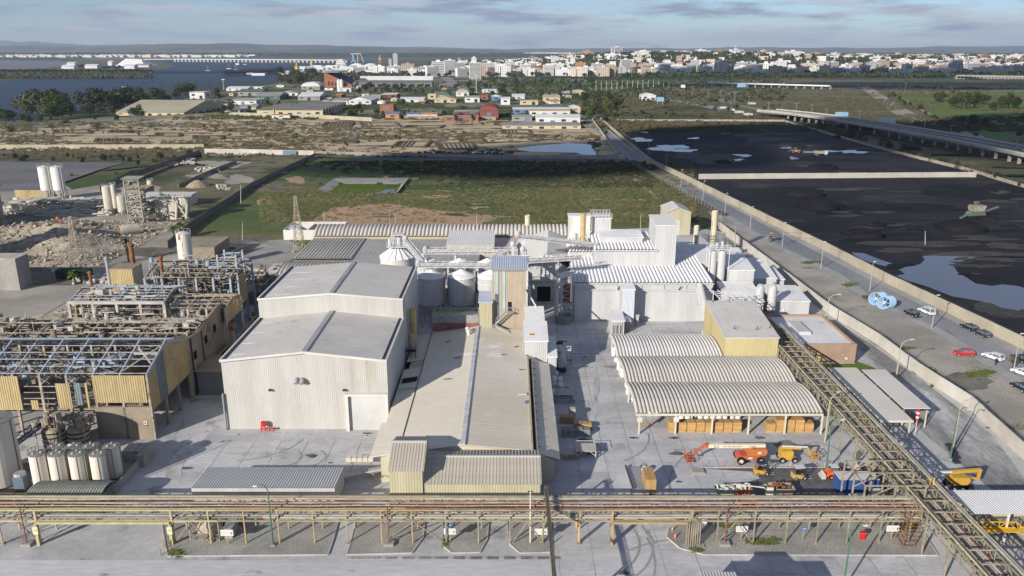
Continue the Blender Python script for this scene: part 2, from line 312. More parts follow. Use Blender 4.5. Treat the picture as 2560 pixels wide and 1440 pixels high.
for i in range(46):
 sg('ground_patch',(m_path,m_brown,m_grass2,m_bright,mat('deep_grass',(.050,.085,.022)))[(0,1,2,2,4,4,3,1)[i%8]],blob(q.uniform(660,1600),q.uniform(430,556),q.uniform(8,34)*(1.5 if i%8 in(2,3,4)else .7),q.uniform(1,4),14,seed=300+i,amp=.6),.075+.0012*i)
def cblob(rx,ry,sd):y=q.uniform(322,690);return blob(1590+(y-320)*1.72+rx*1.5+q.uniform(0,1)**.8*700,y,rx,ry,16,seed=sd,amp=.5)
for i in range(90):sg('coal_track',mat('ashy_earth',(.075,.07,.063))if i%3 else m_coalb,cblob(q.uniform(14,70),q.uniform(1,4)if i%2 else q.uniform(2,6),400+i),.115+.0004*i)
mb=MB()
for i in range(26):
 yy=q.choice((q.uniform(322,430),q.uniform(470,600)));x,y,_=P(1650+(yy-320)*1.75+q.random()*600,yy);r=q.uniform(3,10);mb.lathe([(r,0),(r*.75,r*.16),(r*.4,r*.27),(.2,r*.3)],x,y,14)
mb.build('coal_heaps',m_coalb,kind='stuff',smooth=True)
# --- pond in the field
def band(name,m,pts_out,pts_in,z0,z1):
 a=[P(x,y,0)for x,y in pts_out];b=[P(x,y,0)for x,y in pts_in];mb=MB();n=len(a)
 mb.add([(x,y,z0)for x,y,_ in a]+[(x,y,z1)for x,y,_ in b],[(i,i+1,n+i+1,n+i)for i in range(n-1)]);o=mb.build(name,m);o['kind']='structure';return o
sg('pond',mat('weedy_pond',(.075,.13,.02),(.10,.12,.035),scale=.08,rough=1,spec=0,grain=.35,gs=1),[(818,483),(848,459),(1004,461),(990,486)],.10)
sg('puddle',m_pud,[(938,484),(960,476),(985,473),(990,484)],.14)
m_conc=mat('old_concrete',(.33,.32,.30),(.25,.24,.22),scale=.12,grain=.15,gs=2)
band('pond_bank',m_conc,[(796,478),(838,450),(1022,450),(996,484)],[(820,482),(849,460),(1003,461),(990,484)],1.1,.12)
# --- hills and terrain behind
def hz(x,y):
 a=42*math.exp(-((x-700)/620)**4)*math.exp(-((y-3250)/560)**4)
 b=26*math.exp(-((x-1700)/900)**4)*math.exp(-((y-3700)/500)**4)
 return max(a,b,0)
G=[];FQ=[]
xs=np.linspace(-200,3200,60);ys=np.linspace(2400,4700,40)
for y in ys:
 for x in xs:G.append((x,y,hz(x,y)-1.0))
for j in range(39):
 for i in range(59):FQ.append((j*60+i,j*60+i+1,(j+1)*60+i+1,(j+1)*60+i))
numesh('hill',G,FQ,mat('hill_earth',(.16,.13,.085),(.07,.08,.045),scale=.01,grain=.3,gs=.05),kind='structure')
def ridge(x0,x1,Y,hf,seed,m,dep=2500):
 n=160;V=[];q=random.Random(seed);ph=[q.uniform(0,6.28)for _ in range(8)]
 for j,fr in enumerate((0,.35,.7,1.0,1.3)):
  for i in range(n+1):
   x=x0+(x1-x0)*i/n;u=x/1000
   k=sum(math.sin(u*fq+p)/(1+a)for a,(fq,p)in enumerate(zip((.35,.8,1.7,3.1,5.3,8.9),ph)))
   z=max(0,hf(x)*(1+.22*k))*(0,.45,.8,1,.2)[j]
   V.append((x,Y+dep*(fr-1)+150*math.sin(u*2+j),z-.5))
 FF=[(j*(n+1)+i,j*(n+1)+i+1,(j+1)*(n+1)+i+1,(j+1)*(n+1)+i)for j in range(4)for i in range(n)]
 numesh('hills',V,FF,m,kind='structure')
m_hill=mat('hill_side',(.07,.075,.045),(.14,.125,.085),scale=.0012,lo=.45,hi=.55,grain=.3,gs=.008)
ridge(-12000,1500,12000,lambda x:120*max(0,min(1,(500-x)/5000))+15,3,m_hill)
ridge(-14000,14000,17000,lambda x:95+45*math.exp(-((x+8000)/3500)**2),5,m_hill)
ridge(2000,17000,15500,lambda x:85+10*math.sin(x/2000),9,m_hill)
ridge(-22000,-9000,21000,lambda x:230*math.exp(-((x+12500)/2500)**2)+20,13,m_hill,3000)
ridge(-9000,9000,8200,lambda x:22,21,mat('dark_wood',(.02,.03,.018),(.045,.055,.03),scale=.004,grain=.3,gs=.02),1600)
# --- haze
hb=MB().box(-23500,23500,-500,24500,-2,420).build('haze',None,kind='stuff')
hm=bpy.data.materials.new('haze_air');hm.use_nodes=True;hn=hm.node_tree.nodes;hn.clear()
ho=hn.new('ShaderNodeOutputMaterial');hv=hn.new('ShaderNodeVolumePrincipled');hv.inputs['Density'].default_value=.000045;hv.inputs['Color'].default_value=(.66,.80,1,1);hv.inputs['Anisotropy'].default_value=.1
hm.node_tree.links.new(hv.outputs[0],ho.inputs['Volume']);hb.data.materials.append(hm)
# ================================================================ FACTORY
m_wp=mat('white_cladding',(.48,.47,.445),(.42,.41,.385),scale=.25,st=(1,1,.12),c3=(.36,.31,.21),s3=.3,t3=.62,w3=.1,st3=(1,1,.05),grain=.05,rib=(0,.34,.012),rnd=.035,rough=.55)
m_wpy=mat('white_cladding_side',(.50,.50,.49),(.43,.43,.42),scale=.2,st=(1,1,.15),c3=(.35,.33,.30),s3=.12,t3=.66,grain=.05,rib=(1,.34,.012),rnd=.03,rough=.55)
m_dust=mat('dusted_white',(.50,.50,.50),(.44,.44,.445),scale=.3,st=(1,1,.15),c3=(.38,.36,.33),s3=.2,t3=.62,grain=.06,rnd=.04)
m_dustrib=mat('dusted_sheet_metal',(.50,.50,.505),(.44,.44,.445),scale=.3,st=(1,1,.1),grain=.04,rib=(0,.42,.02),rnd=.03,c3=(.52,.50,.46),s3=.3,t3=.68)
m_dustribr=mat('dusted_ribs',(.78,.78,.79),(.68,.68,.69),scale=.3,grain=.06,rnd=.04,c3=(.45,.44,.42),s3=.12,t3=.66)
m_roof=mat('dusty_beige_roof',(.60,.445,.415),(.41,.395,.365),scale=.10,st=(1,.35,1),grain=.04,gs=1,c3=(.52,.505,.48),s3=.14,t3=.6,rib=(1,.9,.004),rough=.8)
m_roof2=mat('grey_flat_roof',(.55,.53,.50),(.49,.47,.445),scale=.12,grain=.05,gs=.8,c3=(.42,.40,.37),s3=.22,t3=.62)
m_roofw=mat('white_dust_roof',(.68,.68,.68),(.60,.60,.60),scale=.15,grain=.06,gs=1,c3=(.44,.43,.41),s3=.1,t3=.66)
m_shedroof=mat('central_roof',(.68,.635,.55),(.59,.54,.445),scale=.035,grain=.04,gs=1.2,rib=(1,1.1,.005),rnd=.025,lo=.35,hi=.6,c3=(.72,.71,.69),s3=.08,t3=.62)
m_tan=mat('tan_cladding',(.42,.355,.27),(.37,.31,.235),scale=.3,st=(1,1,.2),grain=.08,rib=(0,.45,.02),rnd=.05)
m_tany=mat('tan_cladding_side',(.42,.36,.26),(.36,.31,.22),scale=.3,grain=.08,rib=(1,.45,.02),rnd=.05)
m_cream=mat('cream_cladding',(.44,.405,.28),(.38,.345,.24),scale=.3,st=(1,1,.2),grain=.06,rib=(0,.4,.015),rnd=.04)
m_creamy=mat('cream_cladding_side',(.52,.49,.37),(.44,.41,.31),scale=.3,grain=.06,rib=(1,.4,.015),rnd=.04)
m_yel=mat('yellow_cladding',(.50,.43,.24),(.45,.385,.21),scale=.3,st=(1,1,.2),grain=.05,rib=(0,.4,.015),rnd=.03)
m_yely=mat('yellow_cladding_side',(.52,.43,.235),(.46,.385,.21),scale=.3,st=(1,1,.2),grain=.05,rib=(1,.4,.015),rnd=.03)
m_ribg=mat('grey_ribbed_roof',(.43,.395,.33),(.36,.33,.27),scale=.2,grain=.12,rnd=.05)
m_ribw=mat('pale_ribbed_roof',(.54,.51,.465),(.46,.435,.40),scale=.25,grain=.12,rnd=.06)
m_ribl=mat('light_grey_ribs',(.52,.52,.52),(.46,.46,.46),scale=.2,grain=.08,rnd=.03)
m_dark=mat('dark_opening',(.02,.02,.022),grain=0)
m_gut=mat('navy_gutter',(.04,.045,.07),grain=.1)
m_trim=mat('white_trim',(.60,.59,.57),(.52,.50,.46),grain=.05)
m_steel=mat('galvanised_steel',(.42,.42,.42),(.34,.34,.34),rough=.5,metal=.3,grain=.1)
m_dusteel=mat('dusted_steel',(.66,.66,.67),(.50,.50,.51),scale=1,grain=.12)
m_glass=mat('window_glass',(.10,.14,.17),rough=.15,grain=0,spec=.6)
m_ltglass=mat('pale_translucent_sheet',(.42,.52,.54),grain=.05,rib=(0,.3,.03))
m_brick=mat('tan_brick',(.36,.24,.165),(.30,.20,.14),scale=.5,grain=.12,c3=(.5,.42,.34),s3=.3,t3=.66)
m_rust=mat('rusty_metal',(.26,.12,.06),(.16,.08,.045),scale=.8,grain=.3)
m_beige=mat('beige_pipe',(.45,.40,.29),(.36,.31,.22),scale=.5,grain=.15)
def rib_mesh(pitch,h,prof,close=True,flat=False):
 k=[(0,-.5),(.1,.0),(.28,.8),(.5,1),(.72,.8),(.9,0),(1,-.5)]if not flat else[(0,0),(.28,0),(.36,1),(.64,1),(.72,0),(1,0)]
 k=[(a*pitch,b*h)for a,b in k];n=len(k);v=[];f=[]
 for i,(y,z)in enumerate(prof):
  a=prof[max(i-1,0)];b=prof[min(i+1,len(prof)-1)];l=math.hypot(b[0]-a[0],b[1]-a[1])or 1
  ny,nz_=-(b[1]-a[1])/l,(b[0]-a[0])/l
  v+=[(dx,y+ny*dz,z+nz_*dz)for dx,dz in k]
 for i in range(len(prof)-1):
  for j in range(n-1):f.append((i*n+j,i*n+j+1,(i+1)*n+j+1,(i+1)*n+j))
 mb=MB();mb.add(v,f);m2=len(v)
 return mb
def ribroof(par,x0,x1,pitch,prof,m,h=.12,name='roof_panel',flat=False,th=True):
 n=max(1,round((x1-x0)/pitch));p=(x1-x0)/n;o0=ORG[par.name]
 rel=[(y-o0[1],z-o0[2])for y,z in prof]
 mb=rib_mesh(p,h,rel,flat=flat);me=None
 for i in range(n):
  if me is None:
   o=MB();o.v=mb.v;o.f=mb.f
   me=bpy.data.meshes.new(name);me.from_pydata(mb.v,[],mb.f);me.materials.append(m)
  ob=bpy.data.objects.new(name,me);COL.objects.link(ob);ob.parent=par;ob.location=(x0+i*p-o0[0],0,0)
def arch(y0,y1,z,rise,n=10):return[(y0+(y1-y0)*i/n,z+rise*(1-(2*i/n-1)**2))for i in range(n+1)]
def clad(par,ax,c,a0,a1,z0,zt,n,courses,m,name='cladding_panel',out=-1,th=.06,gap=.004):
 """vertical cladding sheets. ax=1: wall in plane y=c running in x; ax=0: plane x=c running in y. zt: number or function"""
 f=zt if callable(zt)else(lambda u:zt)
 for i in range(n):
  u0=a0+(a1-a0)*i/n+gap;u1=a0+(a1-a0)*(i+1)/n-gap;zz=z0
  for k,ct in enumerate(list(courses)+[None]):
   lo_=zz+(gap if k else 0)
   if ct is None:t0,t1=f(u0),f(u1)
   else:t0=t1=ct;zz=ct
   d0,d1=(c,c+out*th)if(i+k)%2 else(c,c+out*th*.93)
   mb=MB();pr=[(u0,lo_),(u1,lo_),(u1,t1),(u0,t0)]
   mb.prism(pr,1 if ax==1 else 0,min(d0,d1),max(d0,d1));mb.build(name,m,par,fix=False)
def shell(par,m,x0,x1,y0,y1,z,name='wall',zz=None):
 mb=MB();zz=zz or(z,z,z,z)
 c=[(x0,y0),(x1,y0),(x1,y1),(x0,y1)]
 mb.add([(a,b,0)for a,b in c]+[(a,b,h)for(a,b),h in zip(c,zz)],[(0,1,5,4),(1,2,6,5),(2,3,7,6),(3,0,4,7),(4,5,6,7)])
 return mb.build(name,m,par)
def plainbox(name,label,cat,x0,x1,y0,y1,zf,zb,mw,mr,clads=True,th=.25,ov=.2,z0=0,msy=None):
 t=thing(name,label,cat,((x0+x1)/2,(y0+y1)/2,0))
 mb=MB();mb.add([(x0,y0,z0),(x1,y0,z0),(x1,y1,z0),(x0,y1,z0),(x0,y0,zf),(x1,y0,zf),(x1,y1,zb),(x0,y1,zb)],[(0,1,5,4),(1,2,6,5),(2,3,7,6),(3,0,4,7),(4,5,6,7),(3,2,1,0)])
 mb.build('wall',msy or mw,t)
 if clads:clad(t,1,y0-.003,x0,x1,z0,zf,max(2,int((x1-x0)/2)),[],mw)
 r=MB().slab([(x0-ov,y0-ov,zf+th),(x1+ov,y0-ov,zf+th),(x1+ov,y1+ov,zb+th),(x0-ov,y1+ov,zb+th)],th*.96);r.build('roof',mr,t)
 return t
# ---- white two-level warehouse
t=thing('warehouse','big white two-level warehouse with shallow gables and roller door','warehouse',(-36.2,150,0))
xl,xr,xm=-50.6,-21.8,-36
gz=lambda e,r:(lambda u:e+(r-e)*(1-abs(u-xm)/(xr-xm))if u>xm else e+(r-e)*(1-abs(u-xm)/(xm-xl)))
f1,f2=gz(13.1,14.7),gz(17.1,18.3)
mb=MB();mb.prism([(xl,0),(xr,0),(xr,13.0),(xm,14.6),(xl,13.0)],1,129.6,152);mb.prism([(xl+.01,0),(xr-.01,0),(xr-.01,17.0),(xm,18.2),(xl+.01,17.0)],1,152.01,176.5);mb.build('wall',m_wpy,t)
clad(t,1,129.59,xl,-29.2,0,f1,13,[4.6,9.0],m_wp)
clad(t,1,129.59,-29.2,xr,6.9,f1,4,[9.3],m_wp)
clad(t,1,152.0,xl,xr,13.2,f2,16,[],m_wp)
for yy in np.linspace(129.6,176.5,17)[:-1]:
 zt=13 if yy<151 else 17
 clad(t,0,xr,yy,min(yy+2.93,176.5),0,zt,1,[],m_wpy,out=1)
for y0,y1,e,r in((129.3,152.0,13.1,14.7),(152.0,176.7,17.1,18.3)):
 for a,b,za,zb in((xl,xm,e,r),(xm,xr,r,e)):
  for k in range(4):
   u0,u1=y0+(y1-y0)*k/4+.01,y0+(y1-y0)*(k+1)/4-.01
   MB().slab([(a,u0,za+.06),(b,u0,zb+.06),(b,u1,zb+.06),(a,u1,za+.06)],.05).build('roof_panel',m_roof2,t)
 MB().bar((xm,y0,r+.12),(xm,y1,r+.12),.9,.16).build('ridge_cap',m_steel,t)
 for s,a in((1,xl),(-1,xr)):
  MB().bar((a+s*.6,y0+.3,e+.12),(a+s*.6,y1,e+.12),.5,.1).build('gutter',m_gut,t)
  MB().bar((a,y0,e+.1),(a,y1,e+.1),.3,.5).build('fascia',m_trim,t)
 MB().bar((xl-.1,y0-.1,e+.08),(xm,y0-.1,r+.08),.35,.4).bar((xm,y0-.1,r+.08),(xr+.1,y0-.1,e+.08),.35,.4).build('fascia',m_trim,t)
for k in range(8):y=131.5+k*5.6;z=13.2 if k<4 else 17.2;MB().slab([(-49.3,y,z+.18),(-43,y,z+.9*(.75 if k<4 else .62)),(-43,y+.35,z+.9*(.75 if k<4 else .62)),(-49.3,y+.35,z+.18)],.03).build('roof_light',m_roofw,t)
d=MB().box(-28.7,-22.3,129.2,129.3,0,6.7).build('door',mat('roller_door',(.54,.54,.53),grain=.03),t)
MB().box(-29.3,-28.75,128.6,129.55,0,7.1).box(-22.25,-21.75,128.6,129.55,0,7.1).box(-28.74,-22.26,128.6,129.55,6.72,7.1).build('door_frame',m_trim,t)
for x in(-37.6,-36.6):MB().tube([(x,129.5,9.6),(x,128.9,9.6),(x,128.5,9.2)],.42,10).build('vent_cowl',m_steel,t)
for x in(-42.4,-29.4):MB().bar((x,129.4,7.7),(x,128.9,7.7),.5,.25).build('wall_lamp',m_gut,t)
MB().box(-50.9,-50.7,129,129.5,0,7).build('downpipe',m_steel,t)
# ---- central shed
t=thing('long_shed','long central shed under wide beige dusty roof with middle gutter','industrial shed',(-8,140,0))
MB().prism([(-20.4,0),(6.6,0),(6.6,3.6),(3.7,5.2),(-7.6,6.3),(-17.6,4.9),(-20.4,4.3)],1,111.4,166.4).build('wall',m_creamy,t)
for k in range(14):
 y0,y1=111.3+55*k/14+.01,111.3+55*(k+1)/14-.01
 MB().slab([(-17.62,y0,5.05),(-7.62,y0,6.5),(-7.62,y1,6.5),(-17.62,y1,5.05)],.1).build('roof_panel',m_shedroof,t)
 MB().slab([(-7.58,y0,6.5),(3.0,y0,5.5),(3.0,y1,5.5),(-7.58,y1,6.5)],.1).build('roof_panel',m_shedroof,t)
 if not(9<=k<=9):MB().slab([(-21.3 if k>2 else-22.1,y0,4.35),(-17.66,y0,5.0),(-17.66,y1,5.0),(-21.3 if k>2 else-22.1,y1,4.35)],.1).build('roof_panel',m_shedroof,t)
 if k<10:MB().slab([(4.0,y0,5.0),(7.5,y0,4.0),(7.5,y1,4.0),(4.0,y1,5.0)],.1).build('roof_panel',m_shedroof,t)
MB().bar((-7.6,111.2,6.56),(-7.6,166,6.56),.75,.22).build('ridge_cap',mat('pale_gutter',(.55,.57,.60),(.40,.41,.42),scale=.6,grain=.2),t)
MB().bar((-17.64,111.2,5.12),(-17.64,166,5.12),.1,.1).build('gutter',m_gut,t)
MB().bar((3.15,111,5.65),(3.15,150,5.65),.3,.35).bar((3.9,111,5.3),(3.9,150,5.3),.25,.3).build('parapet',m_beige,t)
MB().bar((3.55,111,5.2),(3.55,150,5.2),.4,.1).build('gutter',m_gut,t)
for k in range(12):MB().bar((3.6,113+k*3.2,5.3),(4.6,113+k*3.2,5.25),.08).build('gutter_bracket',m_gut,t)
MB().box(1.2,2.6,131.5,132.1,5.75,5.9).build('roof_patch',m_trim,t)
MB().slab([(2.2,128,5.72),(3.3,128.6,5.72),(3.2,129.4,5.72),(2.4,129.2,5.72)],.04).build('roof_patch',mat('blue_sheet',(.12,.25,.42),grain=.1),t)
for x,y in((-14,158),(-11.5,148),(-2.2,150),(.5,155),(-12.8,138),(1.4,143)):MB().bar((x,y,5.3+(x+18)*.14 if x<-7 else 6.7-(x+8)*.09),(x+R_.uniform(.6,1.5),y+R_.uniform(-.3,.6),5.45+(x+18)*.14 if x<-7 else 6.75-(x+8)*.09),.12).build('roof_debris',m_gut,t)
for x,y in((-9.3,161.5),(-9.6,163)):MB().lathe([(.35,5.9),(.35,6.9),(.5,7.0),(.5,7.35),(.2,7.5)],x,y,12).build('roof_vent',m_trim,t)
MB().slab([(-20.9,139.4,4.6),(-18,139.4,5.06),(-18,141.6,5.06),(-20.9,141.6,4.6)],.03).build('roof_hole',m_dark,t)
MB().truss((-21,136,4.7),(-17.8,136,5.1),.1,3,.1).build('roof_purlin',m_steel,t)

t=thing('front_shed','low cream shed with grey ribbed pitched roof behind the pipe rack','industrial shed',(-4.6,107,0))
MB().prism([(102.5,0),(111.2,0),(111.2,5.5),(107.8,6.3),(102.5,4.9)],0,-12.8,4.1).build('wall',m_creamy,t)
clad(t,1,102.48,-12.8,4.1,0,4.9,9,[],m_cream)
ribroof(t,-13,4.3,.5,[(102.2,4.9),(107.8,6.4)],m_ribg,.05,flat=True);ribroof(t,-13,4.3,.5,[(107.8,6.4),(111.3,5.55)],m_ribg,.09,flat=True)
MB().bar((-13,107.8,6.45),(4.3,107.8,6.45),.4,.15).build('ridge_cap',m_ribl,t)
t=thing('shed_tower','small cream tower block with ribbed grey roof at shed corner','tower block',(-15,106,0))
MB().prism([(102.2,0),(111.2,0),(111.2,7.9),(107,9.1),(102.2,7.2)],0,-17.6,-12.85).build('wall',m_creamy,t)
clad(t,1,102.18,-17.6,-12.85,0,7.2,4,[],m_cream)
ribroof(t,-17.8,-12.6,.42,[(101.9,7.2),(107,9.25)],m_ribg,.05,flat=True);ribroof(t,-17.8,-12.6,.42,[(107,9.25),(111.3,7.9)],m_ribg,.09,flat=True)
MB().bar((-17.8,107,9.3),(-12.6,107,9.3),.4,.15).build('ridge_cap',m_ribl,t)

t=thing('low_shed','low white metal shed with finely ribbed grey roof beside yard','shed',(-36,107,0))
MB().prism([(104,0),(110.3,0),(110.3,2.95),(104,3.3)],0,-47,-26).build('wall',m_wpy,t)
clad(t,1,103.98,-47,-26,0,3.3,12,[],m_wp)
ribroof(t,-47.1,-25.9,.4,[(103.8,3.36),(110.5,3.02)],m_ribl,.08,flat=True)
# ---- roof of the foreground canopy whose shadow falls on the road is outside; tan tower
t=thing('tan_tower','tall tan clad tower with blue grey roof and zigzag stair','tower',(-.7,171,0))
MB().box(-4.3,3.1,168,174,0,19.3).build('wall',m_tany,t)
clad(t,1,167.97,-4.3,3.1,5,19.2,8,[12],m_tan)
for x0,x1 in((-3.75,-3.0),(-2.1,-1.4)):MB().box(x0,x1,167.78,167.86,13.5 if x0<-3 else 10,18.9).build('window',m_ltglass,t)
MB().box(-3.75,-3.0,167.78,167.86,7,13.4).build('window',m_glass,t)
ribroof(t,-4.6,3.4,.5,[(167.2,19.1),(174.4,20.3)],mat('blue_grey_roof',(.42,.46,.56),(.36,.40,.5),grain=.06,rnd=.03),.08,flat=True)
MB().slab([(-4.6,167.2,19.08),(3.4,167.2,19.08),(3.4,174.4,20.28),(-4.6,174.4,20.28)],.15).build('roof_deck',m_steel,t)
MB().box(-.9,-.1,167.8,167.9,9.6,11.6).build('door',m_dark,t)
st=MB();st.bar((-.9,167,9.5),(.3,167,9.5),1.2,.1)
for k in range(13):st.box(-3.6+k*.22,-3.4+k*.22,166.6,167.4,6.9+k*.2,6.95+k*.2)
for yy in(166.55,167.4):st.bar((-3.7,yy,6.8),(-.9,yy,9.5),.08,.25);st.bar((-3.7,yy,7.8),(-.9,yy,10.5),.06);st.bar((-.9,yy,10.5),(.4,yy,10.5),.06);st.bar((.4,yy,9.5),(.4,yy,10.5),.06)
for k in range(6):st.bar((-3.7+k*.56,166.55,6.8+k*.54),(-3.7+k*.56,166.55,7.8+k*.54),.05)
st.bar((-3.6,166,6.8),(-.6,164.5,5.9),.1,.3);st.bar((-3.6,165.2,6.8),(-.6,163.7,5.9),.1,.3);st.box(-4.4,-3.4,165,167.4,6.7,6.8)
st.build('stair',m_steel,t)
plainbox('tower_annex','narrow cream annex with lean-to roof left of tan tower','annex',-7.2,-4.35,166.5,172,11.8,12.6,m_cream,mat('blue_grey_roof',(.42,.46,.56)),msy=m_creamy)
t=thing('roof_basin','open concrete basin of green water between silos and shed roof','water basin',(-12.3,169,0))
MB().box(-17.6,-7.3,166.45,166.75,0,9).box(-17.6,-7.3,171.6,171.9,0,9).box(-17.6,-17.3,166.76,171.59,0,9).box(-7.6,-7.3,166.76,171.59,0,9).build('wall',m_conc,t)
MB().box(-17.29,-7.61,166.76,171.59,8,8.5).build('water_surface',mat('green_water',(.16,.22,.10),(.38,.41,.40),scale=.3,lo=.45,hi=.55,rough=.25,grain=.1),t)
MB().box(-17.4,-7.4,166.35,166.44,5.4,7.2).build('red_band',mat('dull_red',(.22,.07,.07),(.25,.15,.13),scale=.6,grain=.2),t)
# ---- hopper silos
def hopper(x,y,R,z0,z1,label,grp,rail=True):
 t=thing('silo',label,'silo',(x,y,0),group=grp)
 n=28
 MB().lathe([(R,z0),(R,z1)],x,y,n).build('body',m_dust,t,smooth=False)
 MB().lathe([(.5,z0-4),(R-.02,z0+.02)],x,y,n).build('hopper',m_dust,t)
 MB().lathe([(R+.12,z1),(R+.12,z1+.12),(.5,z1+1.6),(.4,z1+1.9)],x,y,n).build('roof',m_dustribr,t)
 for k in(z0+.2,z0+1.6,z1-1.5):MB().lathe([(R+.01,k),(R+.1,k),(R+.1,k+.12),(R+.01,k+.12)],x,y,n).build('hoop',m_dusteel,t)
 for k in range(8):
  a=k*math.pi/4;MB().bar((x+R*math.cos(a),y+R*math.sin(a),0),(x+R*math.cos(a),y+R*math.sin(a),z0+.6),.3).build('leg',m_steel,t)
 if rail:
  r=MB()
  for k in range(20):
   a=k*math.pi/10;c,s_=math.cos(a),math.sin(a);a2=a+math.pi/10
   r.bar((x+R*c,y+R*s_,z1+.1),(x+R*c,y+R*s_,z1+1.1),.06);r.bar((x+R*c,y+R*s_,z1+1.1),(x+R*math.cos(a2),y+R*math.sin(a2),z1+1.1),.06)
  r.build('railing',m_dusteel,t)
 return t
for i,(px,w_)in enumerate([(1079.5,'leftmost'),(1154.6,'middle'),(1228,'rightmost, half hidden by tan tower,')]):
 hopper((px-1280)*186/1915,186,3.3,5.8,12.4,w_+' dust-whitened hopper silo in the front row','hopper silos in two rows')
for i,(px,w_)in enumerate([(1075,'left'),(1150,'middle'),(1220,'right')]):
 hopper((px-1280)*196/1930,196,3.3,5.8,12.6,w_+' rear hopper silo showing only its cone roof','hopper silos in two rows',rail=False)
t=thing('round_silo','large round white silo with ribbed cone roof behind the warehouse','silo',(-30,203,0))
X0,Y0_,Rr=-30.0,203,4.5
MB().lathe([(Rr,0),(Rr,13.0)],X0,Y0_,36).build('body',mat('stained_white_tank',(.62,.60,.55),(.52,.50,.45),scale=.5,st=(1,1,.2),c3=(.36,.28,.18),s3=.5,t3=.68,grain=.08),t)
for k in range(16):
 a0,a1=k*math.pi/8,(k+1)*math.pi/8
 MB().add([(X0+(Rr+.2)*math.cos(a0),Y0_+(Rr+.2)*math.sin(a0),13),(X0+(Rr+.2)*math.cos(a1),Y0_+(Rr+.2)*math.sin(a1),13),(X0+.8*math.cos(a1),Y0_+.8*math.sin(a1),15.7),(X0+.8*math.cos(a0),Y0_+.8*math.sin(a0),15.7)],[(0,1,2,3)]).build('roof_panel',m_dustribr,t)
 MB().bar((X0+(Rr+.2)*math.cos(a0),Y0_+(Rr+.2)*math.sin(a0),13.1),(X0+.8*math.cos(a0),Y0_+.8*math.sin(a0),15.8),.12,.16).build('roof_rib',m_dusteel,t)
for z in(4,8,10.5,12.6):MB().lathe([(Rr+.01,z),(Rr+.08,z),(Rr+.08,z+.1),(Rr+.01,z+.1)],X0,Y0_,36).build('hoop',m_dusteel,t)
pf=MB().box(X0-2.3,X0+2.6,200.7,205,15.8,15.95)
for x in np.linspace(X0-2.3,X0+2.6,7):
 for y in(200.7,205):pf.bar((x,y,15.9),(x,y,17.1),.07)
for y in(200.7,205):pf.bar((X0-2.3,y,17.1),(X0+2.6,y,17.1),.07);pf.bar((X0-2.3,y,16.5),(X0+2.6,y,16.5),.05)
for x,y in((X0-1,201.3),(X0+2,201.3),(X0-1,204),(X0+2,204)):pf.bar((x,y,15.9),(x,y,19),.16)
pf.box(X0-1.1,X0+2.1,201,204.2,18.9,19.05);pf.build('platform',m_dusteel,t)
MB().lathe([(.5,15.9),(.55,17.6),(.2,18)],X0-1.6,202,12).lathe([(.8,16),(.8,17.8),(.3,18.4)],X0+.6,203,12).build('filter',m_dust,t)
# ---- conveyors and gantries over the silos
def gantry(label,p,q,w,h=1.1,cat='conveyor',legs=(),stuff=0,tubes=1,m=None,name='conveyor_gantry'):
 p=Vector(p);q=Vector(q);m=m or m_dusteel;t=thing(name,label,cat,tuple(p));d=(q-p);L_=d.length;dn=d.normalized();sd=Vector((-dn.y,dn.x,0)).normalized()*w/2
 n=max(2,int(L_/1.6))
 MB().bar(p,q,w,.12).build('deck',m,t)
 for s in(1,-1):
  MB().truss(p+sd*s,q+sd*s,h,n,.09).build('side_truss' if tubes else 'railing',m,t)
 for k in range(tubes):
  off=sd*((k+.5)/tubes*1.4-.7)
  MB().tube([p+off+Vector((0,0,.55)),q+off+Vector((0,0,.55))],.38,10).build('pipe',m_dust,t)
  MB().lathe([(.55,p.z+.2),(.6,p.z+1.4),(.3,p.z+1.7)],p.x+off.x+dn.x*.6,p.y+off.y+dn.y*.6,10).build('motor',m_dust,t)
 for x,y in legs:
  zz=p.z+(q.z-p.z)*max(0,min(1,(Vector((x,y,0))-Vector((p.x,p.y,0))).length/max(.1,Vector((d.x,d.y,0)).length)))
  for s in(1,-1):MB().bar((x+sd.x*s,y+sd.y*s,0),(x+sd.x*s,y+sd.y*s,zz),.2).build('leg',m,t)
  MB().bar((x+sd.x,y+sd.y,zz*.5),(x-sd.x,y-sd.y,zz),.1).build('brace',m,t)
 return t
gantry('front dusty conveyor gallery crossing above the front hopper silos',(-23,185,15),(-4.5,185,15),2,1.1,tubes=1)
gantry('rear dusty conveyor gallery above the back row of silos',(-22,192.5,16.5),(2,192.5,16.5),2.2,1.2,tubes=2,legs=((-22,192.5),(-14,191),(2,192.5)))
gantry('inclined conveyor running from round silo down to silo galleries',(-27.6,201,17.4),(-21.6,189,14.6),1.4,1,tubes=1)
gantry('long latticed conveyor bridge from silos to the white plant',(2.8,186.5,15.6),(17,190,15.6),1.6,1.3,tubes=1,legs=((3.6,187),(11,188.5)))
gantry('upper sloping conveyor tube bridge reaching the ribbed white roof',(1,198,19.2),(22,203,15.6),1.2,.9,tubes=1,legs=((3,198.4),))
gantry('short cross walkway linking the two silo galleries',(-2.6,186,15.9),(-2.6,193,16.9),1.5,1.1,tubes=0,name='walkway',cat='walkway')
t=thing('elevator_tower','thin bucket elevator cluster in white dust behind tan tower','elevator',(0,189,0))
for x,y,h in((.2,187.5,19.5),(1.6,190,18.6),(2.6,187.8,18.2)):
 MB().box(x-.35,x+.35,y-.3,y+.3,0,h).build('casing',m_dust,t);MB().lathe([(.6,h),(.7,h+.6),(.3,h+1.2)],x,y,10).build('head',m_dust,t)
fr=MB()
for x in(-1,3.6):
 for y in(186.5,191.5):fr.bar((x,y,0),(x,y,17.5),.18)
